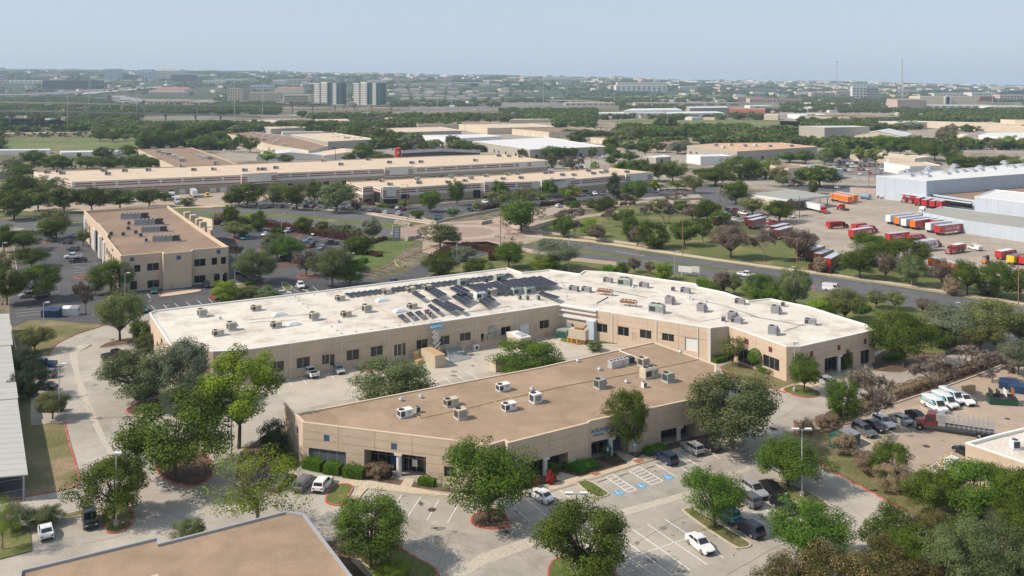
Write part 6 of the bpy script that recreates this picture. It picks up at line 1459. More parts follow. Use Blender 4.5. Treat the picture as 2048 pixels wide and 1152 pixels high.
def car_meshes(kind):
    if kind in _CM: return _CM[kind]
    s = CARS[kind]; mb = MB()
    secs = []
    for x,zl,zs,w in s['body']: secs.append([(x,-w,zl),(x,-w * 1.02,zl + (zs - zl) * .45),(x,-w * .93,zs),(x,w * .93,zs),(x,w * 1.02,zl + (zs - zl) * .45),(x,w,zl)])
    loft(mb,secs,'paint_white_gloss')
    xr0,xr1,xf1,xf0,zr,wr = s['gh']; zb = s['body'][3][2] - .04; wb = s['body'][3][3] * .9
    def ring(e=0.): 
        return ([(xr0 - e,-wb - e,zb),(xf0 + e,-wb - e,zb),(xf0 + e,wb + e,zb),(xr0 - e,wb + e,zb)],[(xr1 - e,-wr - e,zr),(xf1 + e,-wr - e,zr),(xf1 + e,wr + e,zr),(xr1 - e,wr + e,zr)])
    b,t = ring(); mb.hexa(b,t,'paint_white_gloss')
    cx = (xr1 + xf1) / 2; mb.box((cx,0,zr),((xf1 - xr1) * .8,wr * 1.6,.035),'paint_white_gloss')
    if s.get('bed'):
        mb.box((-1.87,0,1.125),(1.95,1.6,.012),'metal_black')
        for sg in (-1,1): mb.box((-1.85,sg * .9,1.12),(2.05,.12,.14),'paint_white_gloss')
        mb.box((-2.85,0,1.12),(.1,1.7,.14),'paint_white_gloss')
    mb.box((s['body'][0][0] + .02,0,.42),(.14,1.3,.16),'metal_black'); mb.box((s['body'][-1][0] - .02,0,.42),(.12,1.25,.18),'metal_black')
    body = mb.mesh('body',False)
    g = MB()
    def quad(P0,P1,P2,P3,nx,ny,nz=.3):
        d = Vector((nx,ny,nz)).normalized() * .015; g.face([Vector(p) + d for p in (P0,P1,P2,P3)],'car_glass')
    def lerp(a,b,k): return tuple(a[i] + (b[i] - a[i]) * k for i in range(3))
    def win(bl,br,tl,tr,x0,x1,z0,z1,nx,ny):
        A = lerp(lerp(bl,br,x0),lerp(tl,tr,x0),z0); B_ = lerp(lerp(bl,br,x1),lerp(tl,tr,x1),z0); C = lerp(lerp(bl,br,x1),lerp(tl,tr,x1),z1); D = lerp(lerp(bl,br,x0),lerp(tl,tr,x0),z1); quad(A,B_,C,D,nx,ny)
    (b0,b1,b2,b3),(t0,t1,t2,t3) = b,t
    win(b1,b2,t1,t2,.05,.95,.08,.93,1,0)
    if not s.get('panel'): win(b3,b0,t3,t0,.08,.92,.2,.9,-1,0)
    sp = [(.04,.46),(.5,.95)] if kind != 'minivan' and kind != 'suv' else [(.03,.26),(.29,.58),(.61,.95)]
    if s.get('panel'): sp = [(.72,.95)]
    for a,c in sp:
        win(b0,b1,t0,t1,a,c,.12,.88,0,-1); win(b2,b3,t2,t3,1 - c,1 - a,.12,.88,0,1)
    glass = g.mesh('windows')
    w = MB(); r = s['wh']; w.cyl((0,-.12,0),r,.24,'tyre',16,axis='Y'); w.cyl((0,-.135,0),r * .62,.27,'rim',10,axis='Y'); wheel = w.mesh('wheel')
    x0,x1 = s['body'][0][0],s['body'][-1][0]; zz = s['body'][2][2]
    tl = MB(); tl.box((0,0,0),(.1,.3,.17),'lamp_red'); tl = tl.mesh('tail_light'); hl = MB(); hl.box((0,0,0),(.16,.34,.15),'lamp_clear'); hl = hl.mesh('headlight')
    whs = [(sx * s['L'] * .29 + .05,sy * (s['W'] / 2 - .1),r) for sx in (-1,1) for sy in (-1,1)]
    # one-piece version for far cars
    fm = MB()
    for me_,off in ((mb,(0,0,0)),(g,(0,0,0))) + tuple((w,q) for q in whs):
        for f,mi in zip(me_.f,me_.m): fm.face([tuple(me_.v[i][k] + off[k] for k in range(3)) for i in f],me_.mats[mi])
    for sy in (-1,1): fm.box((x0 + .03,sy * .62,zz - .32),(.1,.3,.17),'lamp_red'); fm.box((x1 - .1,sy * .6,zz - .45),(.16,.3,.14),'lamp_clear')
    whole = fm.mesh('car')
    _CM[kind] = (body,glass,wheel,tl,hl,whs,(x0,x1,zz),whole); return _CM[kind]
CATS = {'sedan': 'car','suv': 'car','hatch': 'car','pickup': 'pickup truck','minivan': 'minivan','van': 'van'}
NMS = {'sedan': 'parked_sedan','suv': 'parked_suv','hatch': 'parked_hatchback','pickup': 'pickup_truck','minivan': 'minivan','van': 'van'}
def car(rx,ry,fx,fy,kind,colour,label=None,where=None,group='parked cars',far=False,z=.03):
    """(rx, ry) rear and (fx, fy) front on the ground, in photo pixels"""
    A,B_ = G(rx,ry),G(fx,fy); mid = (A + B_) / 2; ang = math.atan2(B_.y - A.y,B_.x - A.x)
    body,glass,wheel,tl,hl,whs,(x0,x1,zz),whole = car_meshes(kind)
    if far: o = link(NMS[kind],whole); o.location = (mid.x,mid.y,z); o.rotation_euler = (0,0,ang); slotmat(o,0,'paint_' + colour + '_gloss')
    else:
        o = empty(NMS[kind],(mid.x,mid.y,z),ang); b = link('body',body,o); slotmat(b,0,'paint_' + colour + '_gloss'); link('windows',glass,o)
        for q in whs: link('wheel',wheel,o,q)
        for sy in (-1,1): link('tail_light',tl,o,(x0 + .03,sy * .62,zz - .32)); link('headlight',hl,o,(x1 - .1,sy * .6,zz - .45))
    nm = {'sedan': 'sedan','suv': 'SUV','hatch': 'hatchback','pickup': 'pickup','minivan': 'minivan','van': 'van'}[kind]
    if label: tag(o,label,CATS[kind],group)
    else: row(o,f'{colour} {nm}',CATS[kind],where,group,mid.x / mid.y)
    return o
NEAR = [
 (95,1088,88,1052,'sedan','white','white sedan with dark sunroof, alone beside the shrubs at lower left'),
 (176,1028,184,1068,'suv','black','black SUV parked nose out beside the kerbed lamp island'),
 (203,722,257,709,'pickup','black','black pickup across a bay near the end of the white roof'),
 (112,735,58,734,'pickup','blue','blue pickup in the topmost bay by the carport'),
 (112,756,70,752,'suv','grey','grey SUV next to the blue pickup'),
 (114,781,68,777,'sedan','black','black sedan mostly behind the dark cedar bush'),
 (138,822,68,822,'suv','black','dark SUV under the small slanting tree'),
 (300,772,248,780,'suv','lightblue','pale blue SUV shaded by the tree of the left drive'),
 (318,788,262,800,'sedan','black','black sedan deepest in shade by the left drive'),
 (262,748,222,754,'sedan','white','white car mostly hidden by foliage beside a small kerbed tip'),
 (637,762,604,740,'pickup','white','white pickup backed toward the court wall windows'),
 (664,732,690,756,'sedan','silver','silver sedan nose out beside the white court pickup'),
 (590,992,628,958,'minivan','grey','dark grey minivan beside the white car under the clipped hedges'),
 (632,992,660,960,'suv','white','white estate car with dark roof rails left of the grass strip'),
 (545,985,590,955,'sedan','black','black car behind the sparse yellow-green tree, right of two'),
 (500,985,545,955,'sedan','navy','navy car behind the sparse yellow-green tree, left of two'),
 (1107,1013,1058,984,'sedan','white','white sedan facing the front walk alone in its bay'),
 (1354,936,1310,910,'suv','navy','dark blue SUV next to the blue accessible bay symbol'),
 (1408,917,1362,890,'suv','silver','silver SUV facing the brown-roofed block'),
 (1440,908,1396,886,'suv','black','black SUV half under the feathery elm'),
 (1487,974,1533,1004,'suv','silver','silver SUV nose out beside the rounded island tree'),
 (1516,1020,1478,994,'suv','grey','grey SUV beside the silver one, tail toward the viewer'),
 (1520,968,1572,1002,'sedan','black','long black sedan nearest the double-headed lamp post'),
 (1549,1009,1594,1034,'suv','black','black SUV with its nose under the full round tree'),
 (1524,1082,1474,1050,'suv','navy','black-blue SUV with lit red tail lamp beside the long island'),
 (1472,1048,1432,1024,'suv','teal','teal SUV almost covered by the compact island tree'),
 (1376,1076,1426,1116,'sedan','white','white sports sedan with black sunroof alone in the open bays'),
 (1674,780,1630,758,'minivan','silver','silver car partly behind the upright tree near the maroon porch'),
 (1705,856,1754,881,'suv','grey','charcoal SUV first in the row by the green refuse container'),
 (1724,846,1775,872,'sedan','black','black sedan second in the row by the green container'),
 (1743,838,1793,866,'suv','white','white SUV third in the row by the green container'),
 (1828,858,1776,832,'sedan','silver','silver sedan tail out between white SUV and black sedan'),
 (1810,827,1861,851,'sedan','black','black sedan next to the first white van'),
 (1839,802,1903,836,'van','white','white van with teal band, nearest the black sedan'),
 (1860,796,1922,826,'van','white','white van in the middle of the three teal-striped vans'),
 (1876,788,1935,816,'van','white','farthest white van with teal roof edge of the three'),
 (1910,795,1950,818,'suv','white','white SUV parked next to the farthest teal-striped van'),
 (1940,914,1924,906,'sedan','black','black car whose tail shows past the corner building'),
 (1474,551,1512,556,'pickup','white','white pickup driving on the street past the white roof'),
 (1646,580,1684,584,'van','white','white work van with roof rack driving on the street'),
 (114,484,90,482,'sedan','black','black sedan beside the small kerbed tip at upper left'),
 (150,489,118,486,'suv','black','large black SUV second in the bays left of the two-storey office'),
 (163,502,130,501,'suv','navy','navy SUV third in the bays left of the two-storey office'),
 (166,515,126,518,'pickup','white','white pickup in the bays left of the two-storey office'),
 (175,524,138,526,'pickup','black','black pickup beside the white one left of the office'),
 (158,475,143,474,'suv','lightblue','pale car behind the narrow tree at the office corner'),
 (68,593,44,596,'suv','silver','silver SUV shaded under the left bright tree'),
 (94,592,70,597,'suv','grey','grey SUV shaded under the left bright tree'),
 (16,494,-6,494,'suv','black','dark car at the upper left edge'),
 (306,580,309,592,'hatch','green','small green hatchback at the foot of the two-storey office'),
 (407,568,420,580,'suv','black','black SUV beside the stepped wall of the two-storey office'),
 (422,592,440,603,'sedan','red','red sedan half under the lime bush'),
 (284,616,290,630,'sedan','green','dark green car at the tip of the white roof'),
 (478,549,492,545,'sedan','black','black car, upper of three beside the two-storey office'),
 (504,558,484,550,'sedan','navy','blue car, middle of three beside the two-storey office'),
 (522,563,494,559,'suv','grey','grey car, lowest of three beside the two-storey office'),
 (594,566,609,585,'suv','white','white SUV nose out against the white roof edge'),
 (555,592,578,590,'sedan','white','white car roof just showing over the white roof edge')]
for t in NEAR: car(*t)
W_ = 'in the car park behind the two-storey office'
for t in [(457,446,438,456,'suv','grey'),(500,468,470,474,'suv','navy'),(504,477,480,481,'hatch','teal'),(540,468,520,475,'sedan','white'),(590,462,566,467,'pickup','white'),(646,467,618,474,'suv','black'),(636,484,606,486,'pickup','lightblue'),(676,490,650,489,'pickup','black'),(630,492,612,498,'suv','maroon'),(656,494,632,502,'sedan','lightblue'),(572,502,550,511,'sedan','white'),(588,519,547,525,'pickup','black'),(548,500,535,508,'sedan','silver'),(790,563,782,570,'sedan','navy')]:
    car(*t,where=W_,group='cars in the office car park')
def cars(L,where,group,dx=9,dy=2,far=True):
    for x,y,k,c,*r in L:
        ddx,ddy = r if r else (dx,dy); car(x - ddx,y - ddy,x + ddx,y + ddy,k,c,where=where,group=group,far=far,z=.09)
cars([(493,413,'sedan','white'),(516,413,'suv','navy'),(539,415,'sedan','lightblue'),(566,415,'sedan','maroon'),(579,414.5,'minivan','silver'),(588,416,'sedan','white'),(612,415,'suv','black'),(630,416,'minivan','red'),(672,418,'sedan','white'),(687,418.5,'sedan','silver'),(700,419,'minivan','white'),(740,423,'pickup','white'),(755,426,'sedan','black'),(771,428.5,'suv','white'),(797,430.5,'pickup','white')],'in the row nearest the street','cars in the warehouse front lot',5,-3.2)
cars([(556,404.5,'suv','black'),(568,402.5,'pickup','white'),(579,402,'pickup','white'),(586,406,'suv','black'),(619,406.5,'sedan','silver'),(641,407,'sedan','black'),(687,409,'suv','silver'),(784,416,'suv','black'),(795,418.5,'sedan','white'),(807,420.5,'suv','maroon'),(941,421.5,'sedan','black',8,2),(970,406,'sedan','white',8,2),(985,407,'sedan','navy',8,2),(961,417,'suv','navy')],'close to the striped warehouses','cars close to the striped warehouses',5,-3)
cars([(1059,400.5,'suv','blue'),(1070,400,'sedan','black'),(1080,399,'suv','white'),(1089,399,'sedan','silver'),(1101,403.5,'sedan','white'),(1154,393,'pickup','red'),(1166,392,'suv','grey'),(1182,391.5,'sedan','black'),(1190,389.5,'suv','white'),(1203,390,'suv','grey'),(1217,386,'suv','tan'),(1302,384.5,'sedan','navy'),(1319,381,'suv','white'),(1332,379,'sedan','silver'),(1312,385,'sedan','grey'),(1290,386,'suv','black')],'at the right end of the striped warehouse','cars at the right end of the striped warehouse',6,2.5)
cars([(1458,424,'suv','black'),(1473,424,'suv','maroon'),(1470,432.5,'sedan','black'),(1487,429.5,'pickup','white'),(1496,444,'pickup','grey'),(1468,441,'sedan','white'),(1480,444,'sedan','silver'),(1533,440,'sedan','silver'),(1581,435.5,'suv','white'),(1545,449,'pickup','red',-11,1)],'in the small lot below the canopy building','cars below the canopy building',10,2.2)
for x,y,k,c,l in ((1118,414.5,'suv','white','white SUV on the street beside the leafless tree'),(1675,377.5,'suv','white','white SUV on the road behind the canopy building')):
    car(x - 9,y + 2,x + 9,y - 1.5,k,c,l,far=True,z=.09)
rng = random.Random(4); cc = ['white','white','silver','grey','black','navy','white','silver','maroon','red','lightblue','black']
def scatter(rows,where,group,kinds=('sedan','suv','suv','pickup','van')):
    L = []
    for x0,x1,y0,y1,st,hx,hy in rows:
        x = x0
        while x < x1:
            if rng.random() < .82: L.append((x,y0 + (y1 - y0) * (x - x0) / max(1,x1 - x0) + rng.uniform(-.15,.15),rng.choice(kinds),rng.choice(cc),hx,hy))
            x += st
    cars(L,where,group)
scatter([(1655,1715,325,323,8,4,1.6),(1662,1740,330,327.5,8.5,4,1.7),(1668,1775,336,332,8.8,4,1.8),(1690,1790,343,338.5,9.2,4.5,1.9),(1720,1770,350,347,10,5,2)],'in the packed lot beside the white office','cars in the packed lot beside the white office')
scatter([(1865,1960,290,292,7,3,1),(1880,2050,294,297,7.5,3,1.2),(1960,2048,299,301,8,3,1.2)],'in the far right lot before the fabric hall','vehicles before the fabric hall')
scatter([(1120,1210,306,303,7,3,1.2),(1115,1190,311,308,7.5,3,1.3),(1150,1240,317,313,8,4,1.4),(1095,1140,336,333,9,4,1.5),(1145,1180,338,336,9,4,1.5)],'in the lot beside the metal-roofed warehouse','cars beside the metal-roofed warehouse')
scatter([(1440,1490,379,381,10,5,1.5),(1425,1470,345,347,9,4,1.4),(1700,1760,318,319,8,3,1.3)],'between the trees behind the canopy building','cars behind the canopy building')
scatter([(1120,1190,229,229.5,6,2.4,.3),(1140,1240,233,233,6.5,2.4,.3),(1255,1300,236,236,6,2.4,.3)],'in front of the distant white barns','vehicles in front of the distant white barns')
scatter([(60,180,401,401,14,6,1.6),(160,275,406,404,15,6,1.6),(95,160,413,412,13,6,1.7)],'under the oaks left of the truck court','cars under the oaks left of the truck court')
scatter([(410,445,292,295,11,4,1),(425,470,300,303,12,4,1),(900,960,300,302,9,3,1),(560,620,262,262,8,3,.6)],'between the old warehouses at left centre','cars between the old warehouses')
scatter([(610,1090,218.5,218,26,4,.1),(560,1050,225,221,33,4,.1),(20,300,234,236,38,4,.1),(590,800,232,230,30,4,.1),(1060,1180,214,209,20,4,-.2)],'driving on the highway','cars on the highway')

# lettering on the teal-striped vans
for o in [o for o in sc.objects if o.get('label','').endswith(('nearest the black sedan','teal-striped vans','of the three')) and o.name.startswith('van')]:
    for sy in (-1,1):
        mb = MB(); n_ = Vector((0,sy,0))
        mb.face([(-2.7,sy * 1.0,1.22),(1.1,sy * 1.0,1.22),(1.1,sy * .91,1.82),(-2.7,sy * .91,1.82)][::sy * -1 if sy < 0 else 1],'teal_wrap' if 'teal_wrap' in _mats else 'accent_teal') if False else None
        q = MB(); q.hexa([(-2.75,sy * .955,1.3),(1.15,sy * .955,1.3),(1.15,sy * .995,1.3),(-2.75,sy * .995,1.3)],[(-2.7,sy * .89,1.85),(1.0,sy * .89,1.85),(1.0,sy * .93,1.85),(-2.7,sy * .93,1.85)],'paint_teal_gloss'); q.obj('colour_band',o)
        q = MB(); q.box((-.8,sy * 1.005,1.05),(4.0,.03,.13),'leaf_hedge'); q.obj('green_line',o)
    text('bathfitter.',.78,'text_white',o,(-.85,-.965,1.62),(R(90 - 10),0,0),ext=.01)
def rack(o,L=3.4,z=2.12):
    mb = MB()
    for sy in (-1,1): mb.tube((-L / 2 - .4,sy * .65,z + .25),(L / 2 - .4,sy * .65,z + .25),.045,'metal_white',n=4)
    for k in range(5):
        x = -L / 2 - .4 + L * k / 4; mb.tube((x,-.75,z + .2),(x,.75,z + .2),.04,'metal_white',n=4); mb.tube((x,-.7,z - .05),(x,-.7,z + .2),.04,'metal_white',n=4); mb.tube((x,.7,z - .05),(x,.7,z + .2),.04,'metal_white',n=4)
    mb.obj('roof_rack',o)
for o in [o for o in sc.objects if o.get('label','').startswith('white work van')]: rack(o)

# trucks
def cab(parent,x,colour,day=True,h=2.9,white_roof=False):
    c = 'paint_' + colour + '_gloss'; mb = MB()
    mb.hexa([(x,-1.15,.9),(x + 1.9,-1.15,.9),(x + 1.9,1.15,.9),(x,1.15,.9)],[(x,-1.1,h),(x + 1.35,-1.05,h),(x + 1.35,1.05,h),(x,1.1,h)],c)
    mb.hexa([(x + 1.9,-.85,.8),(x + 3.3,-.75,.8),(x + 3.3,.75,.8),(x + 1.9,.85,.8)],[(x + 1.8,-.8,1.95),(x + 3.15,-.6,1.65),(x + 3.15,.6,1.65),(x + 1.8,.8,1.95)],c)
    for sy in (-1,1): mb.box((x + 2.75,sy * .95,.75),(1.1,.35,.5),c)
    o = mb.obj('cab',parent)
    g = MB(); g.face([(x + 1.77,-.95,1.95),(x + 1.77,.95,1.95),(x + 1.47,.92,2.65),(x + 1.47,-.92,2.65)],'car_glass')
    for sy in (-1,1): g.face([(x + .4,sy * 1.16,1.8),(x + 1.6,sy * 1.16,1.8),(x + 1.35,sy * 1.12,2.6),(x + .4,sy * 1.12,2.6)],'car_glass')
    g.obj('windshield',parent); g = MB(); g.box((x + 3.32,0,.95),(.05,1.1,.65),'rim'); g.obj('grille',parent)
    mb = MB(); mb.box((x + 3.4,0,.45),(.2,2.1,.3),'rim'); mb.obj('bumper',parent)
    return o
_wm = {}
def wheels(parent,xs,r=.5,w=2.2):
    if 'w' not in _wm: m = MB(); m.cyl((0,-.25,0),.5,.5,'tyre',14,axis='Y'); m.cyl((0,-.26,0),.27,.52,'rim',8,axis='Y'); _wm['w'] = m.mesh('wheel')
    for x in xs:
        for sy in (-1,1): link('wheel',_wm['w'],parent,(x,sy * w / 2,r))
def truck_root(rx,ry,fx,fy,name,label,cat,group='trucks and trailers'):
    A,B_ = G(rx,ry),G(fx,fy); o = empty(name,(A.x,A.y,.06),math.atan2(B_.y - A.y,B_.x - A.x)); tag(o,label,cat,group); return o,(B_ - A).length
def trailer_box(o,x0,L,side,end='paint_white_gloss',top='trailer_grey',z0=1.15,h=2.85,w=2.55):
    mb = MB(); mb.hexa([(x0,-w / 2,z0),(x0 + L,-w / 2,z0),(x0 + L,w / 2,z0),(x0,w / 2,z0)],[(x0,-w / 2,z0 + h),(x0 + L,-w / 2,z0 + h),(x0 + L,w / 2,z0 + h),(x0,w / 2,z0 + h)],side,top,True); mb.obj('cargo_box',o)
    for sy in (-1,1):
        mb = MB(); mb.box((x0 - .03,sy * w / 4,z0 + .06),(.05,w / 2 - .06,h - .14),end); mb.obj('rear_door',o)
    mb = MB()
    for zz in (z0 - .02,z0 + h - .1):
        for sy in (-1,1): mb.box((x0 + L / 2,sy * (w / 2 + .02),zz),(L,.05,.12),'galvanised')
    mb.obj('trim_rail',o)
    f = MB(); f.box((x0 + L / 2,0,z0 - .25),(L * .96,1.0,.22),'metal_dark'); f.obj('chassis',o)
def bottle(o,x,y,z,sy,m='text_white'):
    pr = [(-.16,0),(.16,0),(.17,.5),(.12,.75),(.15,1.0),(.06,1.25),(.06,1.55),(-.06,1.55),(-.06,1.25),(-.15,1.0),(-.12,.75),(-.17,.5)]
    mb = MB(); mb.hexa([(x + a,y,z + b) for a,b in pr],[(x + a,y + sy * .03,z + b) for a,b in pr],m,None,True); mb.obj('bottle_emblem',o)
def trailer(rx,ry,fx,fy,label,side='paint_red_gloss',end='paint_red_gloss',logo=True,legs=True,lc='text_white',Lmin=10,tractor=None,group='trailers in the bottling yard',L=None,logo_side=-1):
    o,d = truck_root(rx,ry,fx,fy,'box_trailer' if not tractor else 'semi_truck',label,'trailer' if not tractor else 'truck',group); L = L or max(Lmin,min(16,d))
    trailer_box(o,0,L,side,end); wheels(o,(1.6,2.9) if L > 9 else (1.5,))
    if tractor: cab(o,L - .6 + .9,tractor); wheels(o,(L - 1.2,L + 3.2)); 
    elif legs:
        mb = MB()
        for sy in (-1,1): mb.box((L - 3,sy * .9,0),(.15,.15,1.0),'metal_dark')
        mb.obj('landing_gear',o)
    if logo:
        s = logo_side; mid = L * .5
        text('Coca-Cola',2.0 if L > 9 else 1.5,lc,o,(mid,s * 1.30,2.6),(R(90),0,0 if s < 0 else math.pi),shear=.35,ext=.01); bottle(o,mid + s * -4.6 if L > 12 else mid + 3.4,s * 1.29,1.9,s,lc)
    return o
def route_truck(rx,ry,fx,fy,label,box='paint_red_gloss',cabc='red',roof='paint_red_gloss',bays=True,logo=None,L=6.6):
    o,d = truck_root(rx,ry,fx,fy,'delivery_truck',label,'truck','delivery trucks in the bottling yard')
    mb = MB(); z0,h,w = .8,2.3,2.4; mb.hexa([(0,-w / 2,z0),(L,-w / 2,z0),(L,w / 2,z0),(0,w / 2,z0)],[(.1,-w / 2,z0 + h),(L,-w / 2,z0 + h),(L,w / 2,z0 + h),(.1,w / 2,z0 + h)],box,roof,True); mb.obj('cargo_box',o)
    if bays:
        for sy in (-1,1):
            for k in range(3): mb = MB(); mb.box((L * .36 + k * L * .19,sy * (w / 2 + .01),z0 + .15),(L * .15,.05,1.35),'paint_maroon_gloss' if k % 2 else 'metal_dark'); mb.obj('side_shutter',o)
    cab(o,L + .1,cabc,h=2.45); wheels(o,(1.6,L + 2.6),.5,2.0)
    if logo: text('Coca-Cola',1.2,'text_white',o,(L * .5,-1.24,2.3),(R(90),0,0),shear=.35,ext=.01)
    return o
G_ = 'trucks in the bottling yard'
# the slanted row before the grey-roofed shed (rears toward the viewer at the left)
trailer(1776,449,1830,443,'white trailer with red round badge, first of the slanted row','paint_white_gloss','paint_white_gloss',logo=False)
trailer(1793,453,1848,446,'orange-ended trailer, second of the slanted row','trailer_grey','paint_orange_gloss',logo=False)
trailer(1807,457,1862,450,'white trailer with red badge, third of the slanted row','paint_white_gloss','paint_white_gloss',logo=False)
trailer(1825,460,1878,453,'orange-ended trailer, fourth of the slanted row','paint_red_gloss','paint_orange_gloss',logo=False)
trailer(1898,455,1838,463,'white tractor facing left coupled to a red trailer in the slanted row','paint_red_gloss','paint_red_gloss',logo=False,tractor='white',L=11)
trailer(1856,466,1912,459,'plain white trailer just left of the big red lettered one','paint_white_gloss','paint_white_gloss',logo=False)
trailer(1874,471,1930,464,'big red trailer with white script lettering, right end of the slanted row','paint_red_gloss','paint_red_gloss',L=14.6)
for x,y,s in ((1768,433,0),(1799,441,0)): pass
o,d = truck_root(1850,428,1826,433,'semi_tractor','white streamlined tractor above the slanted trailers','truck',G_); cab(o,2.2,'white',h=3.4); wheels(o,(.6,1.8,5.0)); mb = MB(); mb.box((1.2,0,.7),(3.6,.9,.25),'metal_dark'); mb.hexa([(-.2,-1.1,.95),(2.1,-1.1,.95),(2.1,1.1,.95),(-.2,1.1,.95)],[(.9,-1.0,3.6),(2.1,-1.0,3.9),(2.1,1.0,3.9),(.9,1.0,3.6)],'paint_white_gloss'); mb.obj('sleeper',o)
# middle group
trailer(1702,480,1758,471,'red lettered trailer partly hidden by the tallest yard trees',L=13)
route_truck(1707,463,1742,457,'red delivery truck behind another, left of the pair in mid-yard')
route_truck(1722,468,1760,462,'red delivery truck in front of the pair in mid-yard')
route_truck(1655,458,1688,456,'red delivery truck standing alone left in the yard',cabc='maroon')
trailer(1775,488,1815,483,'red lettered trailer just right of the tallest yard trees',L=11)
route_truck(1815,486,1850,482,'red delivery truck with script lettering at the centre of the yard',logo=1)
trailer(1830,505,1875,499,'pale trailer with red script lettering behind the yard trees','paint_white_gloss','paint_white_gloss',lc='cloth_red',L=11)
route_truck(1846,497,1884,491,'white-roofed red delivery truck behind the pale lettered trailer',roof='paint_white_gloss',box='paint_white_gloss')
route_truck(1926,503,1888,510,'red delivery truck with open white side bays facing left',roof='paint_white_gloss')
o = car(1966,504,1934,496,'pickup','white','white service truck with side ladder bins in the yard',far=False); mb = MB(); mb.box((-1.9,0,1.1),(2.4,2.05,.75),'metal_white'); mb.obj('service_body',o); rack(o,3.0,1.95)
route_truck(1996,520,2030,514,'red truck with white roof left of the yellow box',roof='paint_white_gloss',L=8)
route_truck(2020,530,2060,520,'truck with bright yellow box at the right edge',box='paint_yellow_gloss',roof='paint_maroon_gloss',L=8)
route_truck(2044,532,2085,524,'red truck cut by the right edge beside the yellow box',L=8)
o,d = truck_root(1968,528,1990,524,'forklift','black and orange forklift left of the yellow truck','forklift',G_); mb = MB(); mb.box((.9,0,.4),(2.4,1.3,.8),'paint_orange_gloss'); mb.obj('body',o); mb = MB()
for x in (.2,1.5):
    for sy in (-1,1): mb.box((x,sy * .55,1.2),(.1,.1,1.2),'metal_black')
mb.box((.85,0,2.4),(1.6,1.3,.1),'metal_black'); mb.obj('cage',o); mb = MB(); mb.box((2.3,0,.1),(.15,1.0,2.6),'metal_black'); mb.obj('mast',o); wheels(o,(.3,1.8),.5,1.2)
trailer(1862,538,1915,552,'orange container half hidden behind the brown-leaved yard tree','paint_orange_gloss','paint_orange_gloss',logo=False,legs=False,L=13)
# orange trailers, red tractors by the canopy
trailer(1664,401,1704,410,'long orange trailer beside the canopy building, nearer of two','paint_orange_gloss','paint_orange_gloss',logo=False)
trailer(1676,398,1712,406,'orange trailer beside the canopy building, farther of two','paint_orange_gloss','paint_orange_gloss',logo=False)
trailer(1614,419,1654,428,'white trailer with red tractor pulling away from the canopy','paint_white_gloss','paint_white_gloss',logo=False,tractor='tractor_red',L=12)
o,d = truck_root(1694,422,1668,417,'semi_tractor','red tractor without trailer near the canopy building','truck',G_); cab(o,2.6,'tractor_red'); wheels(o,(.6,1.9,5.4)); mb = MB(); mb.box((1.2,0,.7),(3.2,.9,.25),'metal_dark'); mb.obj('chassis',o)
# dock row
for k,(x,y,c,lab) in enumerate(((1741,403,'tractor_red','first'),(1748,404,'white','second'),(1776,406,'tractor_red','third'),(1790,411,'tractor_red','fourth'),(1803,413,'tractor_red','fifth'))):
    trailer(x + 30,y - 10,x,y,f'truck with {"white" if c == "white" else "red"} tractor at the dock, {lab} from the left',tractor=c,L=7.5,group='trucks at the loading dock',logo=(k in (1,4)),logo_side=1)
for k,(x,y) in enumerate(((1834,412),(1848,416),(1864,418),(1878,419))):
    trailer(x,y,x + 30,y - 10,f'red trailer backed off the dock, {("first", "second", "third", "fourth")[k]} after the tractors',L=10,group='trailers at the loading dock',logo=False)
o,d = truck_root(1722,397,1742,400,'tank','small light-blue tank beside the first dock truck','tank'); mb = MB(); mb.cyl((0,0,1.6),1.3,6,'paint_lightblue_gloss',14,axis='X'); mb.obj('tank_shell',o); mb = MB(); mb.box((1.2,0,0),(.4,2,.6),'metal_dark'); mb.box((4.8,0,0),(.4,2,.6),'metal_dark'); mb.obj('cradle',o)
# stored trailers on the left of the yard, grey tops in a slanted row
for k,(a,b,c,d) in enumerate(((1654,541,1694,519),(1635,531,1680,512),(1616,523,1664,505),(1598,516,1640,499),(1552,480,1588,470),(1545,473,1580,464),(1500,459,1535,450),(1494,453,1528,445),(1430,452,1462,444))):
    trailer(a,b,c,d,f'dark red trailer with grey roof, {ORD[k + 1]} counting away from the brown hedge','paint_maroon_gloss','paint_red_gloss' if k == 0 else 'paint_maroon_gloss',logo=False,L=12,group='stored dark red trailers')
# box trucks of the striped warehouse
for x,y,l,big in ((327,404,'white box truck in the court, left of three',0),(346,403,'white box truck in the court, middle of three',0),(357,412,'small white truck behind the court wall, nearest of three',0)):
    o,d = truck_root(x - 3,y - 7,x + 3,y + 3,'box_truck',l,'truck','trucks of the striped warehouse court'); trailer_box(o,0,6.5,'paint_white_gloss',z0=1.0,h=2.4); cab(o,6.6,'white',h=2.4); wheels(o,(1.5,8.6),.5,2.1)
trailer(385,391,402,409,'long white trailer standing in the warehouse court','paint_white_gloss','paint_white_gloss',logo=False,group='trucks of the striped warehouse court',L=13)
car(412,390,418,397,'van','yellow','yellow van beside the long white trailer',far=False)
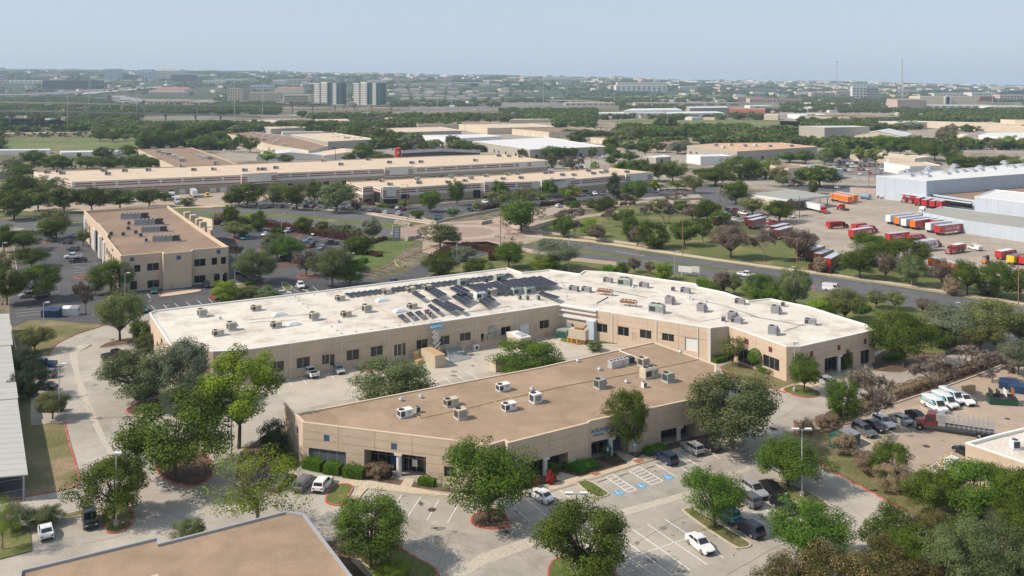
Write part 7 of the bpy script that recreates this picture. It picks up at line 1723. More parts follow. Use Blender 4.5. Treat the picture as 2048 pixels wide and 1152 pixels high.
# flatbed glass truck in the lower right lot
o,d = truck_root(1990,878,1908,866,'flatbed_truck','dark red truck carrying tall glass racks in the right lot','truck'); cab(o,9.2,'maroon',h=3.1); wheels(o,(1.2,2.5,11.9))
mb = MB(); mb.box((4.6,0,1.0),(9.2,2.5,.2),'metal_dark'); mb.obj('flatbed',o); mb = MB()
for sy in (-1,1):
    for k in range(12): mb.tube((.2 + k * .78,sy * 1.15,1.2),(.2 + k * .78,sy * .55,3.3),.05,'galvanised',n=4)
    for k in range(5): mb.tube((0,sy * (1.13 - k * .13),1.5 + k * .45),(9.0,sy * (1.13 - k * .13),1.5 + k * .45),.04,'galvanised',n=4)
mb.obj('glass_rack',o); mb = MB(); mb.box((8.4,0,1.2),(1.2,2.3,1.9),'metal_grey'); mb.obj('tool_locker',o)

# ================================================================ ROOF PLANT AND SITE EQUIPMENT
_um = {}
class Multi:
    def __init__(s): s.L = []
    def __getattr__(s,n):
        def f(*a,**k): m = MB(); getattr(m,n)(*a,**k); s.L.append(m)
        return f
def unit_mesh(kind,m):
    k = (kind,m)
    if k in _um: return _um[k]
    c = MB(); g = Multi(); f = MB()
    if kind == 'rtu':      # packaged unit on a kerb: louvred end, hood, fan
        c.box((0,0,0),(2.5,1.6,.25),'galvanised'); c.box((0,0,.25),(2.4,1.5,1.05),m); c.box((0,0,1.3),(2.5,1.6,.05),m)
        g.box((-.75,-.76,.35),(.75,.03,.8),'metal_dark'); g.box((-1.21,0,.35),(.03,1.2,.8),'metal_dark'); g.box((.5,-.765,.75),(.5,.03,.3),'metal_grey'); f.cyl((-.7,0,1.35),.5,.1,'metal_dark',14,mt='metal_black')
    elif kind == 'tall':
        c.box((0,0,0),(2.0,2.0,.3),'galvanised'); c.box((0,0,.3),(1.9,1.9,1.6),m); c.hexa([(.95,-.7,.9),(1.55,-.7,.7),(1.55,.7,.7),(.95,.7,.9)],[(.95,-.7,1.7),(1.0,-.7,1.7),(1.0,.7,1.7),(.95,.7,1.7)],m)
        g.box((-.96,0,.45),(.03,1.5,1.2),'metal_dark'); g.box((0,-.965,.5),(1.4,.03,1.1),'metal_grey'); f.cyl((-.35,.3,1.9),.55,.12,'metal_dark',14,mt='metal_black')
    elif kind == 'big':
        c.box((0,0,0),(3.8,2.1,.3),'galvanised'); c.box((0,0,.3),(3.7,2.0,1.5),m); c.hexa([(-1.85,-1.0,1.8),(1.85,-1.0,1.8),(1.85,1.0,1.8),(-1.85,1.0,1.8)],[(-1.75,-.7,2.2),(1.2,-.7,2.2),(1.2,.7,2.2),(-1.75,.7,2.2)],m)
        g.box((-.9,-1.02,.5),(1.5,.03,1.1),'metal_dark'); g.box((1.1,-1.02,.6),(.9,.03,.9),'metal_grey'); f.cyl((-.9,0,2.2),.55,.12,'metal_dark',14,mt='metal_black'); f.cyl((.4,0,2.2),.55,.12,'metal_dark',14,mt='metal_black')
    elif kind == 'chiller':
        c.box((0,0,0),(10,2.3,.3),'galvanised'); c.box((-1.3,0,.3),(7.2,2.2,2.0),m); c.box((3.8,0,.3),(2.8,2.2,.5),'metal_dark'); g.box((0,-1.12,.5),(.1,.03,1.7),'metal_dark')
        for k in range(3): g.hexa([(2.5 + k * .85,-1.1,.8),(2.9 + k * .85,-1.1,.8),(2.9 + k * .85,1.1,.8),(2.5 + k * .85,1.1,.8)],[(2.35 + k * .85,-1.1,2.3),(3.1 + k * .85,-1.1,2.3),(3.1 + k * .85,1.1,2.3),(2.35 + k * .85,1.1,2.3)],'metal_dark')
        for k in range(5): f.cyl((-4.3 + k * 1.4,0,2.3),.45,.15,'metal_dark',12,mt='metal_black')
    elif kind == 'small':
        c.box((0,0,0),(.95,.95,.15),'galvanised'); c.box((0,0,.15),(.85,.85,.95),m); g.box((0,-.43,.25),(.7,.02,.75),'metal_dark'); f.cyl((0,0,1.1),.34,.06,'metal_dark',12)
    elif kind == 'rackcond':   # open condenser bank on legs
        for sx in (-1,0,1):
            for sy in (-1,1): c.box((sx * 1.9,sy * .55,0),(.12,.12,.8),'metal_beige')
        c.box((0,0,.8),(4.2,1.4,.75),m); g.box((0,-.71,.85),(3.9,.02,.6),'rust')
        for k in range(4): f.cyl((-1.5 + k,0,1.55),.4,.1,'rust',12,mt='metal_black')
    elif kind == 'vent':
        c.cyl((0,0,0),.35,.35,'galvanised',10); c.cyl((0,0,.35),.5,.3,'galvanised',10,.35); c.cyl((0,0,.65),.3,.12,'galvanised',8); f = None; g = None
    elif kind == 'skylight':
        c.box((0,0,0),(2.6,1.5,.22),'metal_white'); g = Multi(); g.box((0,0,.22),(2.45,1.35,.35),'skylight',taper=.55); f = None
    _um[k] = (c.mesh('casing'),[q.mesh('grille' if kind != 'skylight' else 'dome') for q in g.L] if g else None,f.mesh('fan') if f else None); return _um[k]
MC = {'metal_beige': 'beige','metal_green': 'green-grey','metal_mauve': 'mauve-grey','metal_white': 'white','metal_grey': 'grey','galvanised': 'galvanised','metal_dark': 'dark'}
def unit(px,py,kind,m,zr,where,group,rz=None,sc_=1.0,whole=False):
    v = G(px,py,zr); c,g,f = unit_mesh(kind,m)
    nm = {'vent': 'roof_vent','skylight': 'skylight','small': 'condenser'}.get(kind,'air_conditioner')
    if whole:
        o = link(nm,c); o.location = (v.x,v.y,zr)
    else:
        o = empty(nm,(v.x,v.y,zr)); link('casing',c,o)
        for q in g or (): link('grille' if kind != 'skylight' else 'dome',q,o)
        if f: link('fan',f,o)
    o.rotation_euler = (0,0,rz if rz is not None else 0); o.scale = (sc_,) * 3
    d = {'rtu': 'low box air unit','tall': 'tall box air unit','big': 'large twin-fan air unit','chiller': 'long chiller','small': 'small condenser','rackcond': 'rusty-topped condenser bank on legs','vent': 'round metal vent','skylight': 'domed skylight'}[kind]
    row(o,(MC.get(m,'') + ' ' + d).strip().replace(' box air',' air') if kind not in ('vent','skylight','rackcond') else d,{'vent': 'vent','skylight': 'skylight'}.get(kind,'air conditioner'),where,group,px); return o
b,g_,w = 'metal_beige','metal_green','metal_white'; z1 = BL['office_building'][3]; RZ1 = R(33)
for px,py,k,m in ((810,833,'rtu',w),(835,825,'small',g_),(802,802,'vent',w),(902,811,'rtu',b),(921,837,'tall',b),(1006,781,'rtu',w),(1018,820,'rtu',w),(1071,805,'tall',w),(1064,781,'vent',w),(1200,776,'tall',g_),(1199,741,'vent',w),(1243,731,'chiller','galvanised'),(1287,732,'tall',b),(1298,754,'big',b),(1336,763,'tall',g_),(1288,775,'small',w),(1253,766,'vent',w),(1156,724,'vent',w),(1361,706,'vent',w),(842,796,'vent',w)):
    unit(px,py,k,m,z1,'on the brown-roofed block','plant on the brown roof',RZ1,.6 if k == 'chiller' else (.95 if k == 'rtu' else .88))
z2 = BL['white_roofed_building'][3]; RZ2 = R(35)
for px,py,k,m in ((404,633,'tall',b),(463,660,'tall',b),(436,671,'rtu',b),(512,621,'rtu',b),(552,655,'rtu',b),(628,640,'tall',b),(680,601,'rtu',b),(733,624,'tall',b),(692,633,'rtu',b),(824,617,'rtu',b),(773,588,'rtu',b),(821,584,'rtu',b),(854,580,'rtu',b),(927,571,'big',g_),(960,597,'big',w),(985,591,'tall',b),(999,562,'big',g_),(972,565,'small','metal_dark'),(1034,588,'big',g_),(1059,587,'big',g_),(1039,599,'small',g_),(1054,600,'small',g_),(1076,600,'small',g_)):
    unit(px,py,k,m,z2,"on the white roof's left half",'air units on the white roof, left',RZ2,.82 if k == 'big' else .95)
for px,py,k,m in ((1148,582,'rtu','metal_mauve'),(1173,584,'rtu','metal_mauve'),(1216,565,'rtu','metal_mauve'),(1250,571,'big',g_),(1288,575,'rtu','metal_mauve'),(1210,590,'rackcond',b),(1257,612,'rackcond',b),(1314,625,'big',g_),(1346,582,'small','metal_mauve'),(1371,586,'rtu','metal_mauve'),(1339,608,'tall','metal_mauve'),(1403,623,'tall','metal_mauve'),(1480,608,'rtu','metal_mauve'),(1465,640,'tall','metal_mauve'),(1473,646,'rtu','metal_mauve'),(1447,643,'small','metal_mauve'),(1551,627,'tall','metal_mauve'),(1566,613,'small','metal_mauve'),(1621,649,'rtu','metal_mauve'),(1546,669,'tall','metal_mauve')):
    unit(px,py,k,m,z2,"on the white roof's right half",'air units on the white roof, right',R(-28),.98)
for px,py in ((559,630),(587,650),(764,602),(800,623)): unit(px,py,'skylight',w,z2,'in the white roof','skylights of the white roof',RZ2,1.25)
for px,py in ((677,645),(440,638),(1266,575),(876,594),(1384,600),(1411,604),(1379,597)): unit(px,py,'vent',w,z2,'on the white roof','vents of the white roof',0,.8)
z3 = BL['two_storey_office'][3]
for px,py,s in ((270,438,1.0),(298,450,1.0),(309,464,.85),(333,483,.85)): unit(px,py,'chiller','metal_grey',z3,'on the two-storey office roof','chillers on the two-storey roof',R(12),s)
for px,py in ((257,460),(247,472),(272,468),(282,474),(293,484),(258,450),(223,471)): unit(px,py,'small','metal_grey' if py != 484 else w,z3,'on the two-storey office roof','small units on the two-storey roof',R(12),1.2)
z7 = BL['long_striped_warehouse'][3]
for px,py in ((95,347),(118,345),(125,349),(205,341),(209,344),(216,350.5),(250,344),(297,342.5),(388,342),(365,335),(428,341),(433,331),(490,343),(519,341),(528,341),(552,338),(648,323.5),(682,331),(737,321),(779,327),(824,328),(842,326),(951,323),(998,313.5),(1018,314),(1041,315.5)):
    unit(px,py,'rtu',rng.choice(['metal_grey',b,'metal_mauve']),z7,'on the very long striped warehouse','air units on the long warehouse',R(20),1.3)
for px,py in ((140,346),(190,349),(226,344),(258,338),(277,347),(308,341),(359,344),(461,334),(487,337),(531,336),(556,327),(584,331),(603,330),(686,321),(720,329),(795,317),(865,314),(903,321),(928,316)):
    unit(px,py,'skylight',w,z7,'on the long striped warehouse','roof hatches of the long warehouse',R(20),1.0,True)
z8 = BL['short_striped_warehouse'][3]
for px,py in ((763,364),(780,371),(835,362),(838,368),(902,357),(896,367),(930,364),(942,359),(972,354),(1006,360),(1015,351),(1034,349.5),(1042,358),(1091,348),(1102,347),(1125,352),(1148,352),(1177,343.5),(1187,349),(1203,347),(1212,346),(1254,346)):
    unit(px,py,'tall' if px in (835,902,1212,942) else 'rtu',rng.choice([b,b,'metal_mauve',g_]),z8,'on the shorter striped warehouse','air units on the shorter warehouse',R(30),1.15)
z11 = 7.2
for px,py in ((306,298.5),(335,297),(361,297.5),(318,305.5),(326,308.5),(338,310.5),(348,314.5),(362,320),(365,323.5),(398,314),(407,317.5),(420,319),(432,327)): unit(px,py,'rtu',rng.choice(['metal_white',b,'metal_grey']),z11,'on the brown roof behind the long warehouse','units on the far brown roof',R(20),1.5,True)
for px,py in ((516,270),(530,273),(545,276),(557,282),(568,291),(528,281),(507,267),(550,286)): unit(px,py,'rtu',rng.choice(['metal_white','metal_grey']),6.8,'on the narrow brown roof at centre left','units on the narrow brown roof',R(20),1.4,True)
for px,py in ((1432,292),(1462,291),(1490,293),(1511,292),(1540,294),(1583,293.5),(1447,296)): unit(px,py,'rtu',rng.choice(['metal_white',b,'metal_grey']),7.8,'on the peach-roofed warehouse','units on the peach roof',R(20),1.4,True)
for px,py in ((1450,293),(1475,296),(1500,297),(1530,295),(1460,289),(1520,290),(1550,291)): unit(px,py,'skylight',w,7.7,'in the peach roof','skylights of the peach roof',R(20),1.2,True)
unit(2030,898,'small',w,5.8,'on the corner building roof','unit on the corner building',0,1.3)
unit(300,1196,'tall',b,6.1,'on the nearest brown roof','unit on the nearest roof',R(30),1)

# solar tables
def solar(q,nu,nv,s=5.12,ox=760,oy=540,lo=.35,hi=1.25,where='',grp='solar tables'):
    P4 = [G(x / s + ox,y / s + oy,z2 + (lo if i < 2 else hi)) for i,(x,y) in enumerate(q)]; TL,TR,BR,BLk = P4; O = (TL + TR + BR + BLk) / 4
    U = ((TR - TL) + (BR - BLk)) / 2; Vv = ((BLk - TL) + (BR - TR)) / 2     # short edge, long edge (toward the viewer)
    hgt = (hi - lo); U = Vector((U.x,U.y,0)); W = Vector((Vv.x,Vv.y,hgt)); T0 = Vector((O.x,O.y,z2 + (lo + hi) / 2)) - U / 2 - W / 2
    root = empty('solar_table',T0); nrm = U.cross(W).normalized(); nrm = nrm if nrm.z > 0 else -nrm
    pm = MB(); u = U / nu; v = W / nv; e = .03
    a = [u * e + v * e,u * (1 - e) + v * e,u * (1 - e) + v * (1 - e),u * e + v * (1 - e)]
    if u.cross(v).z < 0: a = a[::-1]
    pm.hexa([p for p in a],[p + nrm * .05 for p in a],'solar_edge'); c = sum(a,Vector()) / 4; a2 = [c + (p - c) * .955 for p in a]; pm.hexa([p + nrm * .052 for p in a2],[p + nrm * .056 for p in a2],'solar_cell'); me = pm.mesh('solar_panel')
    for i in range(nu):
        for j in range(nv): link('solar_panel',me,root,u * i + v * j)
    f = MB()
    for i in (0.1,.9):
        for j in (.08,.92):
            p = U * i + W * j; f.tube((p.x,p.y,p.z - .03),(p.x,p.y,z2 - T0.z),.05,'galvanised',n=4)
    for i in (.1,.9): p = U * i; f.tube(p - nrm * .04,p + W - nrm * .04,.05,'galvanised',n=4)
    f.obj('support_frame',root); row(root,f'{"long" if nv > 5 else "small"} tilted dark solar table','solar panels',where,grp,sum(p[0] for p in q))
SW = 'in the main solar array'
for q,nu,nv in ((((700,185),(800,150),(930,215),(835,250)),2,4),(((725,275),(840,215),(965,290),(855,345)),3,5),(((460,200),(560,180),(690,245),(590,285)),3,4),(((320,235),(365,222),(470,270),(425,300)),2,4),(((510,310),(575,295),(780,400),(730,435)),2,8),(((650,330),(690,315),(875,405),(835,430)),2,7),(((478,365),(520,347),(615,410),(590,438)),2,4),
    (((175,465),(240,450),(262,478),(205,497)),2,2),(((258,440),(320,425),(355,460),(300,480)),2,2),(((348,430),(410,415),(440,450),(390,470)),2,2),(((445,415),(500,403),(535,435),(480,455)),2,2),(((870,155),(950,142),(1140,215),(1050,235)),3,7),(((960,145),(1050,132),(1230,210),(1130,232)),3,7),(((1060,145),(1130,128),(1310,202),(1230,230)),3,7),(((1122,130),(1185,112),(1360,203),(1300,222)),2,8),
    (((1205,115),(1300,97),(1460,175),(1370,190)),3,7),(((1315,100),(1395,85),(1580,172),(1480,188)),3,7),(((1405,90),(1490,75),(1680,160),(1595,188)),3,8),(((1500,80),(1585,62),(1765,150),(1695,175)),3,8),(((1590,75),(1640,60),(1830,140),(1780,165)),2,8),(((1000,315),(1120,265),(1190,300),(1070,370)),3,3),(((1610,240),(1665,220),(1845,275),(1800,300)),2,8)): solar(q,nu,nv,where=SW)
n = 29
for k in range(n):
    t = k / (n - 1); x,y = -340 + 1640 * t,245 - 200 * t - 18 * math.sin(t * 3.14) * 0; solar(((x - 30,y),(x + 12,y - 14),(x + 68,y + 8),(x + 30,y + 24)),2,3,lo=.3,hi=.6,where='in the long back row',grp='solar tables of the back row')

# roof pipes, stanchions
def pipe(pts,z,r=.06,m='metal_beige',s=1,ox=0,oy=0):
    mb = MB()
    P3 = [G(x / s + ox,y / s + oy,z) for x,y in pts]
    for a,c in zip(P3,P3[1:]): mb.tube((a.x,a.y,z + .12),(c.x,c.y,z + .12),r,m,n=4)
    row(mb.obj('roof_pipe'),('yellow' if m == 'pipe_yellow' else 'dark' if m == 'metal_dark' else 'pale') + ' thin pipe','pipe','on the white roof' if z == z2 else 'on the brown roof','pipes on the roofs',P3[0].x / P3[0].y)
z = z2
pipe(P(98,935,200,1010),z,s=3.84,ox=500,oy=380); pipe(P(530,945,720,1075),z,.04,'pipe_yellow',3.84,500,380); pipe(P(880,845,1230,1045),z,.04,'pipe_yellow',3.84,500,380); pipe(P(0,1000,470,955),z,.04,'metal_dark',3.84,500,380); pipe(P(0,1025,80,1015,350,1000),z,.04,'metal_dark',3.84,500,380)
pipe(P(775,938,870,900,860,930),z,.04,'metal_beige',3.84,500,380); pipe(P(870,775,1130,830),z,.06,'metal_dark',3.84,1000,380); pipe(P(1150,820,1340,940,1530,1020),z,.05,'metal_beige',3.84,1000,380); pipe(P(1440,830,1720,890,1997,985),z,.04,'metal_dark',3.84,1000,380); pipe(P(1530,1015,1700,985),z,.05,'metal_beige',3.84,1000,380); pipe(P(745,872,830,825),z,.1,'metal_dark',3.84,1000,380); pipe(P(0,945,420,1020),z,.05,'metal_dark',3.737,1500,380); pipe(P(250,1060,420,1000),z,.05,'metal_dark',3.737,1500,380)
pipe(P(1480,965,1560,955,2000,895),z,.1,'galvanised',3.84,500,380)
z = z1; pipe(P(1250,650,1310,680,1660,605,1870,555,2000,520),z,.07,'pipe_yellow',3.84,500,660); pipe(P(1590,560,1660,600),z,.06,'pipe_yellow',3.84,500,660); pipe(P(1870,555,1960,600),z,.06,'pipe_yellow',3.84,500,660); pipe(P(0,480,90,525),z,.06,'pipe_yellow',3.84,1000,660); pipe(P(90,525,460,440,1100,320,1540,225),z,.08,'pipe_yellow',3.84,1000,660); pipe(P(960,280,1060,310),z,.06,'pipe_yellow',3.84,1000,660); pipe(P(910,160,1050,215),z,.12,'metal_white',3.84,1000,660)
_pm = MB(); _pm.cyl((0,0,0),.3,.06,'metal_grey',8); _pm.tube((0,0,0),(0,0,1.1),.05,'metal_white',n=4); pm = _pm.mesh('roof_stanchion')
st = [(375,850),(408,875),(443,905),(590,1015),(628,1050),(671,1080),(703,1103),(815,1088),(928,1073),(1040,1055),(1148,1040),(1255,1025),(345,820),(495,805),(597,790),(695,780),(553,990)]
for x,y in st:
    v = G(x / 3.84 + 500,y / 3.84 + 380,z2); o = link('roof_stanchion',pm); o.location = v; row(o,'thin guard post','guard post','at the edge of the white roof','guard posts on the white roof',x)
for x,y in ((1345,395),(1460,375),(1580,360),(1700,340),(1820,325),(1925,305),(1915,270),(1905,230),(1895,195),(1880,160),(1860,130),(1805,105),(1735,80),(1505,40)):
    v = G(x / 5.12 + 760,y / 5.12 + 540,z2); o = link('roof_stanchion',pm); o.location = v; row(o,'thin guard post','guard post','around the solar array end','guard posts at the solar array',x)

# ---------------------------------------------------------------- lamp posts and poles
def lamp(px,yt,yb,label=None,heads=1,where=None,base=True,m='galvanised',name='lamp_post',r=None,side=1,group='lamp posts'):
    v = G(px,yb); h = (yb - yt) / (yb - YH) * H; k = max(1.,v.y / 260); o = empty(name,v)
    p = MB(); r = r or .11 * min(k,1.8); p.cyl((0,0,.5 if base else 0),r,h - (.6 if base else .1),m,8,r * .7); p.obj('pole',o)
    if base: c = MB(); c.cyl((0,0,0),.35,.75,'concrete',12); c.obj('concrete_base',o)
    for i in range(heads):
        s = side if heads == 1 else (-1,1)[i]; hm = MB(); hm.tube((0,0,h - .25),(s * .5,0,h - .15),.05,m,n=4); hm.box((s * .95,0,h - .2),(1.0,.5,.22),m,0,'metal_white'); hm.obj('lamp_head',o)
    if label: tag(o,label,'lamp post',group)
    else: row(o,'slim lamp post','lamp post',where,group,px)
    return o
lamp(232,905,1052,'single-headed lamp post on the small red-kerbed island',1,side=.3)
lamp(463,799,918,'single-headed lamp post in front of the tall yellow-green tree',1,side=-1)
lamp(1604,857,993,'double-headed lamp post on the right parking island',2)
lamp(1153,985,1140,'double-headed lamp post rising through the bottom centre tree',2)
lamp(118,727,841,'lamp post by the small slanting tree of the left bays',1)
lamp(1589,684,783,'slim lamp post on the kerbed corner near the white-roofed block',1,side=.2)
lamp(87,604,676,'lamp post on the lawn near the navy refuse container',1)
for x,yt,yb in ((250,545,612),(470,527,572),(700,506,562),(807,470,534),(914,485,535),(563,428,470),(572,455,500),(629,415,468),(516,408,440),(75,417,470),(5,485,540),(3,545,610)): lamp(x,yt,yb,where='around the office car park',group='lamp posts of the office car park')
for x,yt,yb in ((1349,502,555),(1137,476,542),(1581,533,580),(1909,605,665),(1232,374,396),(1448,424,452),(307,367,400)): lamp(x,yt,yb,where='near the street and striped warehouse',group='lamp posts by the street')
def wpole(px,yt,yb,label,m='pole_bronze',arm=True,r=.16):
    v = G(px,yb); h = (yb - yt) / (yb - YH) * H; o = empty('utility_pole',v); p = MB(); p.cyl((0,0,0),r,h,m,8,r * .65); p.obj('pole',o)
    if arm: a = MB(); a.tube((0,0,h - .4),(-2.2,0,h - .1),.07,m,n=5); a.box((-2.5,0,h - .2),(.9,.4,.18),'metal_grey'); a.obj('arm',o)
    tag(o,label,'pole','tall brown poles'); return o
wpole(815.5,369,441,'tall brown light pole at the left side of the roundabout')
wpole(1001,399,490,'tall brown light pole at the right side of the roundabout')
wpole(1365,427,511,'tall brown light pole on the grove side of the street')
wpole(1594,476,541,'brown light pole before the stored dark red trailers')
wpole(2037,532,611,'brown light pole near the right edge of the street')
wpole(1440,355,405,'wooden pole with white transformers near the bend','wood_pole',False,.2)
wpole(1452,379,411,'thin brown pole right of the transformer pole','wood_pole',False)
wpole(1599,392,438,'dark pole in front of the canopy building','metal_dark',False)
wpole(1666,330,405,'thin dark pole between canopy and orange trailers','metal_dark',False)
wpole(1885,408,440,'dark lamp pole standing in the bottling yard','metal_dark',False)
wpole(1738,333,372,'dark wooden pole beside the packed car park','wood_pole',False)
wpole(1750,333,362,'second dark wooden pole beside the packed car park','wood_pole',False)
o = sc.objects['utility_pole.005'] if 'utility_pole.005' in sc.objects else None
if o:
    h = 9; q = MB()
    for dx in (-.55,.0,.55): q.cyl((dx,-.3,10.2),.28,.9,'metal_white',8)
    q.tube((-1.2,0,13),(1.2,0,13),.08,'wood_pole',n=4); q.obj('transformer',o)
for i,(x,yt,yb) in enumerate(((605,0,0),)): pass
for x,yt,yb in ((671,294,322),(1332,382,0)[:0] or (1014,250,262),(1107,262,281),(1020,293,312),(1060,296,316),(1183,309,345),(1720,318,338),(930,248,262),(1000,248,262),(1090,258,275),(1840,300,320)):
    v = G(x,yb); hh = (yb - yt) / (yb - YH) * H; p = MB(); p.cyl((0,0,0),.22,hh,'wood_pole',6,.15); p.tube((-1.3,0,hh - .8),(1.3,0,hh - .8),.1,'wood_pole',n=4); o = p.obj('utility_pole'); o.location = v; row(o,'thin wooden utility pole','pole','among the middle-distance blocks','far utility poles',x)
for x,yt,yb in ((40,133,181),(49.5,143,196),(134.6,186,263),(177,162,222),(180.5,144,200),(273,181,241),(469,201,243),(525,178,230),(694,176,224),(734,209,239),(875.5,166,227),(903,203,231),(1087,166,210),(1069.5,200,226),(255,139,180),(400,131,170),(413,134,172),(571,137,180),(1010,176,206),(1229,186,206),(1302,190,212),(1997,170,205),(1985,178,206),(1500,186,210),(1545,188,212)):
    v = G(x,yb); hh = (yb - yt) / (yb - YH) * H; k = max(.25,v.y / 4200); p = MB(); p.cyl((0,0,0),k * 1.3,hh,'galvanised',6,k * .8); p.cyl((0,0,hh - 1),2.2,1.0,'galvanised',8); o = p.obj('high_mast_light'); o.location = v; row(o,'tall thin highway light mast','light mast','along the distant highway','high-mast lights',x)
for x,y,s in ((36,196,1),(175,192,1),(545,229,.8),(906,216,.7),(1262,212,.6)):
    v = G(x,y); k = v.y / F; p = MB(); p.box((0,0,10 * k * .6),(10.5 * k * s,.5,5.5 * k * s),'highway_green'); o = p.obj('highway_sign'); o.location = v; q = MB(); q.box((-3 * k * s,.3,0),(.5,.3,8 * k),'galvanised'); q.box((3 * k * s,.3,0),(.5,.3,8 * k),'galvanised'); q.obj('sign_post',o); row(o,'green overhead highway sign','sign','by the distant highway','highway signs',x)
# masts
def mast(px,yt,yb,w0,w1,label,seg=16,flare=False):
    v = G(px,yb); h = (yb - yt) / (yb - YH) * H; o = MB(); c = lambda k,t: ((w0 + (w1 - w0) * t) * math.cos(k * 2 * math.pi / 3 + .3),(w0 + (w1 - w0) * t) * math.sin(k * 2 * math.pi / 3 + .3),h * t)
    for k in range(3):
        for j in range(seg):
            o.tube(c(k,j / seg),c(k,(j + 1) / seg),.4,'metal_grey',n=3); o.tube(c(k,j / seg),c(k + 1,(j + 1) / seg),.24,'metal_grey',n=3)
    if flare: o.cyl((0,0,h - 2),w1 * 2.4,2.4,'metal_grey',10)
    b = o.obj('radio_mast'); b.location = v; return tag(b,label,'mast')
mast(1674,123,197,8,2.2,'tapered steel lattice tower on the right skyline',14,True)
mast(1805,117,213,1.6,1.2,'tall slender guyed mast above the brown windowless block',24)
v = G(1632,197); mb = MB()
for dx in (-3,3): mb.tube((dx,0,0),(dx * .3,0,52),.7,'metal_dark',n=4)
mb.tube((-14,0,50),(12,0,50),1.0,'metal_dark',n=4); o = mb.obj('crane'); o.location = v; tag(o,'dark T-shaped crane left of the lattice tower','crane')
for x,yb,hgt in ((1532,176,60),(1566,176,62),(1500,175.5,40),(858,171.5,45),(1037,175,70)):
    v = G(x,max(yb,173.5)); mb = MB(); mb.box((0,0,0),(3,3,hgt),'metal_grey'); mb.box((10,0,hgt),(60,2,2.5),'metal_grey'); o = mb.obj('tower_crane'); o.location = (v.x,v.y,terrain_h(v.x,v.y) - 2); row(o,'faint tower crane','crane','on the horizon','cranes on the horizon',x)
# satellite dish
v = G(1026,236); o = empty('satellite_dish',v); tag(o,'large white satellite dish tilted to the left among trees','satellite dish'); mb = MB(); prof = [(0,0),(2,.25),(4,.95),(5.6,1.9)]; rings = []
ax = Matrix.Rotation(R(-40),3,'Y') @ Matrix.Rotation(R(-38),3,'X')
for rr,zz in prof: rings.append([ax @ Vector((rr * math.cos(a),rr * math.sin(a),zz)) + Vector((0,0,5.5)) for a in [k * math.pi / 8 for k in range(16)]])
for a,c in zip(rings,rings[1:]):
    for k in range(16): mb.face([a[k],a[(k + 1) % 16],c[(k + 1) % 16],c[k]],'metal_white')
mb.obj('reflector',o); mb = MB(); mb.tube((0,0,0),(0,0,5.4),.5,'metal_grey'); mb.obj('pedestal',o)
# ---------------------------------------------------------------- court equipment and people
def boxthing(name,label,cat,px,py,size,m,rz,mt=None,extra=None,z=.03):
    v = G(px,py); o = empty(name,(v.x,v.y,z),rz); tag(o,label,cat); mb = MB(); mb.box((0,0,0),size,m,0,mt); mb.obj('body',o)
    if extra: extra(o,size)
    return o
def ribs(o,s):
    for k in range(int(s[0] / .6)): mb = MB(); mb.box((-s[0] / 2 + .3 + k * .6,-s[1] / 2 - .02,.1),(.28,.05,s[2] - .2),'metal_beige'); mb.obj('side_rib',o)
    for sy in (-1,1): mb = MB(); mb.box((s[0] / 2 + .02,sy * s[1] / 4,.08),(.05,s[1] / 2 - .06,s[2] - .16),'metal_beige'); mb.obj('container_door',o)
boxthing('storage_container','beige steel storage container standing against the court wall','container',866,727,(6.6,2.5,2.7),'metal_beige',R(-57),'cardboard',ribs)
boxthing('equipment_enclosure','cream equipment enclosure with black waist band in the court','enclosure',1037,695,(6.2,3.0,3.1),'wall_cream',R(-57),'metal_white',lambda o,s: [(lambda m: (m.box((0,0,1.7),(s[0] + .05,s[1] + .05,.1),'metal_black'),m.obj('band',o)))(MB()),(lambda m: (m.box((1,0,s[2]),(2.6,1.6,.3),'galvanised'),m.obj('roof_louvre',o)))(MB())])
boxthing('storage_container','cream container half hidden by the low court oak','container',1008,737,(6,2.5,2.7),'metal_beige',R(35),'wall_cream',ribs)
boxthing('transformer','dark green transformer cabinet beside the generator','transformer',1127,675,(2.6,2.4,2.0),'metal_green',R(-28),None,lambda o,s: [(lambda m: (m.box((0,0,s[2]),(s[0] + .1,s[1] + .1,.08),'metal_green'),m.obj('lid',o)))(MB()),(lambda m: (m.box((0,-s[1] / 2 - .02,.2),(s[0] * .9,.04,1.5),'dumpster_green'),m.obj('door',o)))(MB())])
v = G(1157,686); o = empty('generator',(v.x,v.y,.1),R(-28)); tag(o,'beige generator raised on brown tank with rusty exhaust','generator')
mb = MB(); mb.box((0,0,0),(4.2,1.8,1.0),'rust'); mb.obj('fuel_tank',o); mb = MB(); mb.box((0,0,1.02),(4.4,2.0,2.2),'metal_beige'); mb.obj('housing',o); mb = MB(); mb.box((-2.22,0,1.3),(.05,1.5,1.5),'metal_black'); mb.obj('louvre',o); mb = MB(); mb.cyl((-.8,-.2,3.3),.35,2.2,'rust',10,axis='X'); mb.tube((1.3,-.2,3.5),(2.2,-.2,4.4),.2,'rust'); mb.obj('exhaust',o)
for i,(x,y) in enumerate(((1136,685),(1143,688),(1153,690),(1163,689))):
    v = G(x,y); mb = MB(); mb.cyl((0,0,0),.12,1.5,'paint_yellow',8); o = mb.obj('bollard'); o.location = v; row(o,'yellow steel bollard','bollard','in front of the generator','yellow bollards',x)
for i,(x,y) in enumerate(((1882,935),(1891,930),(1904,925),(1902,946),(1926,936))):
    v = G(x,y); mb = MB(); mb.cyl((0,0,0),.12,1.6,'paint_yellow',8); o = mb.obj('bollard'); o.location = v; row(o,'yellow steel bollard','bollard','round the cabinets by the corner building','yellow bollards right',x)
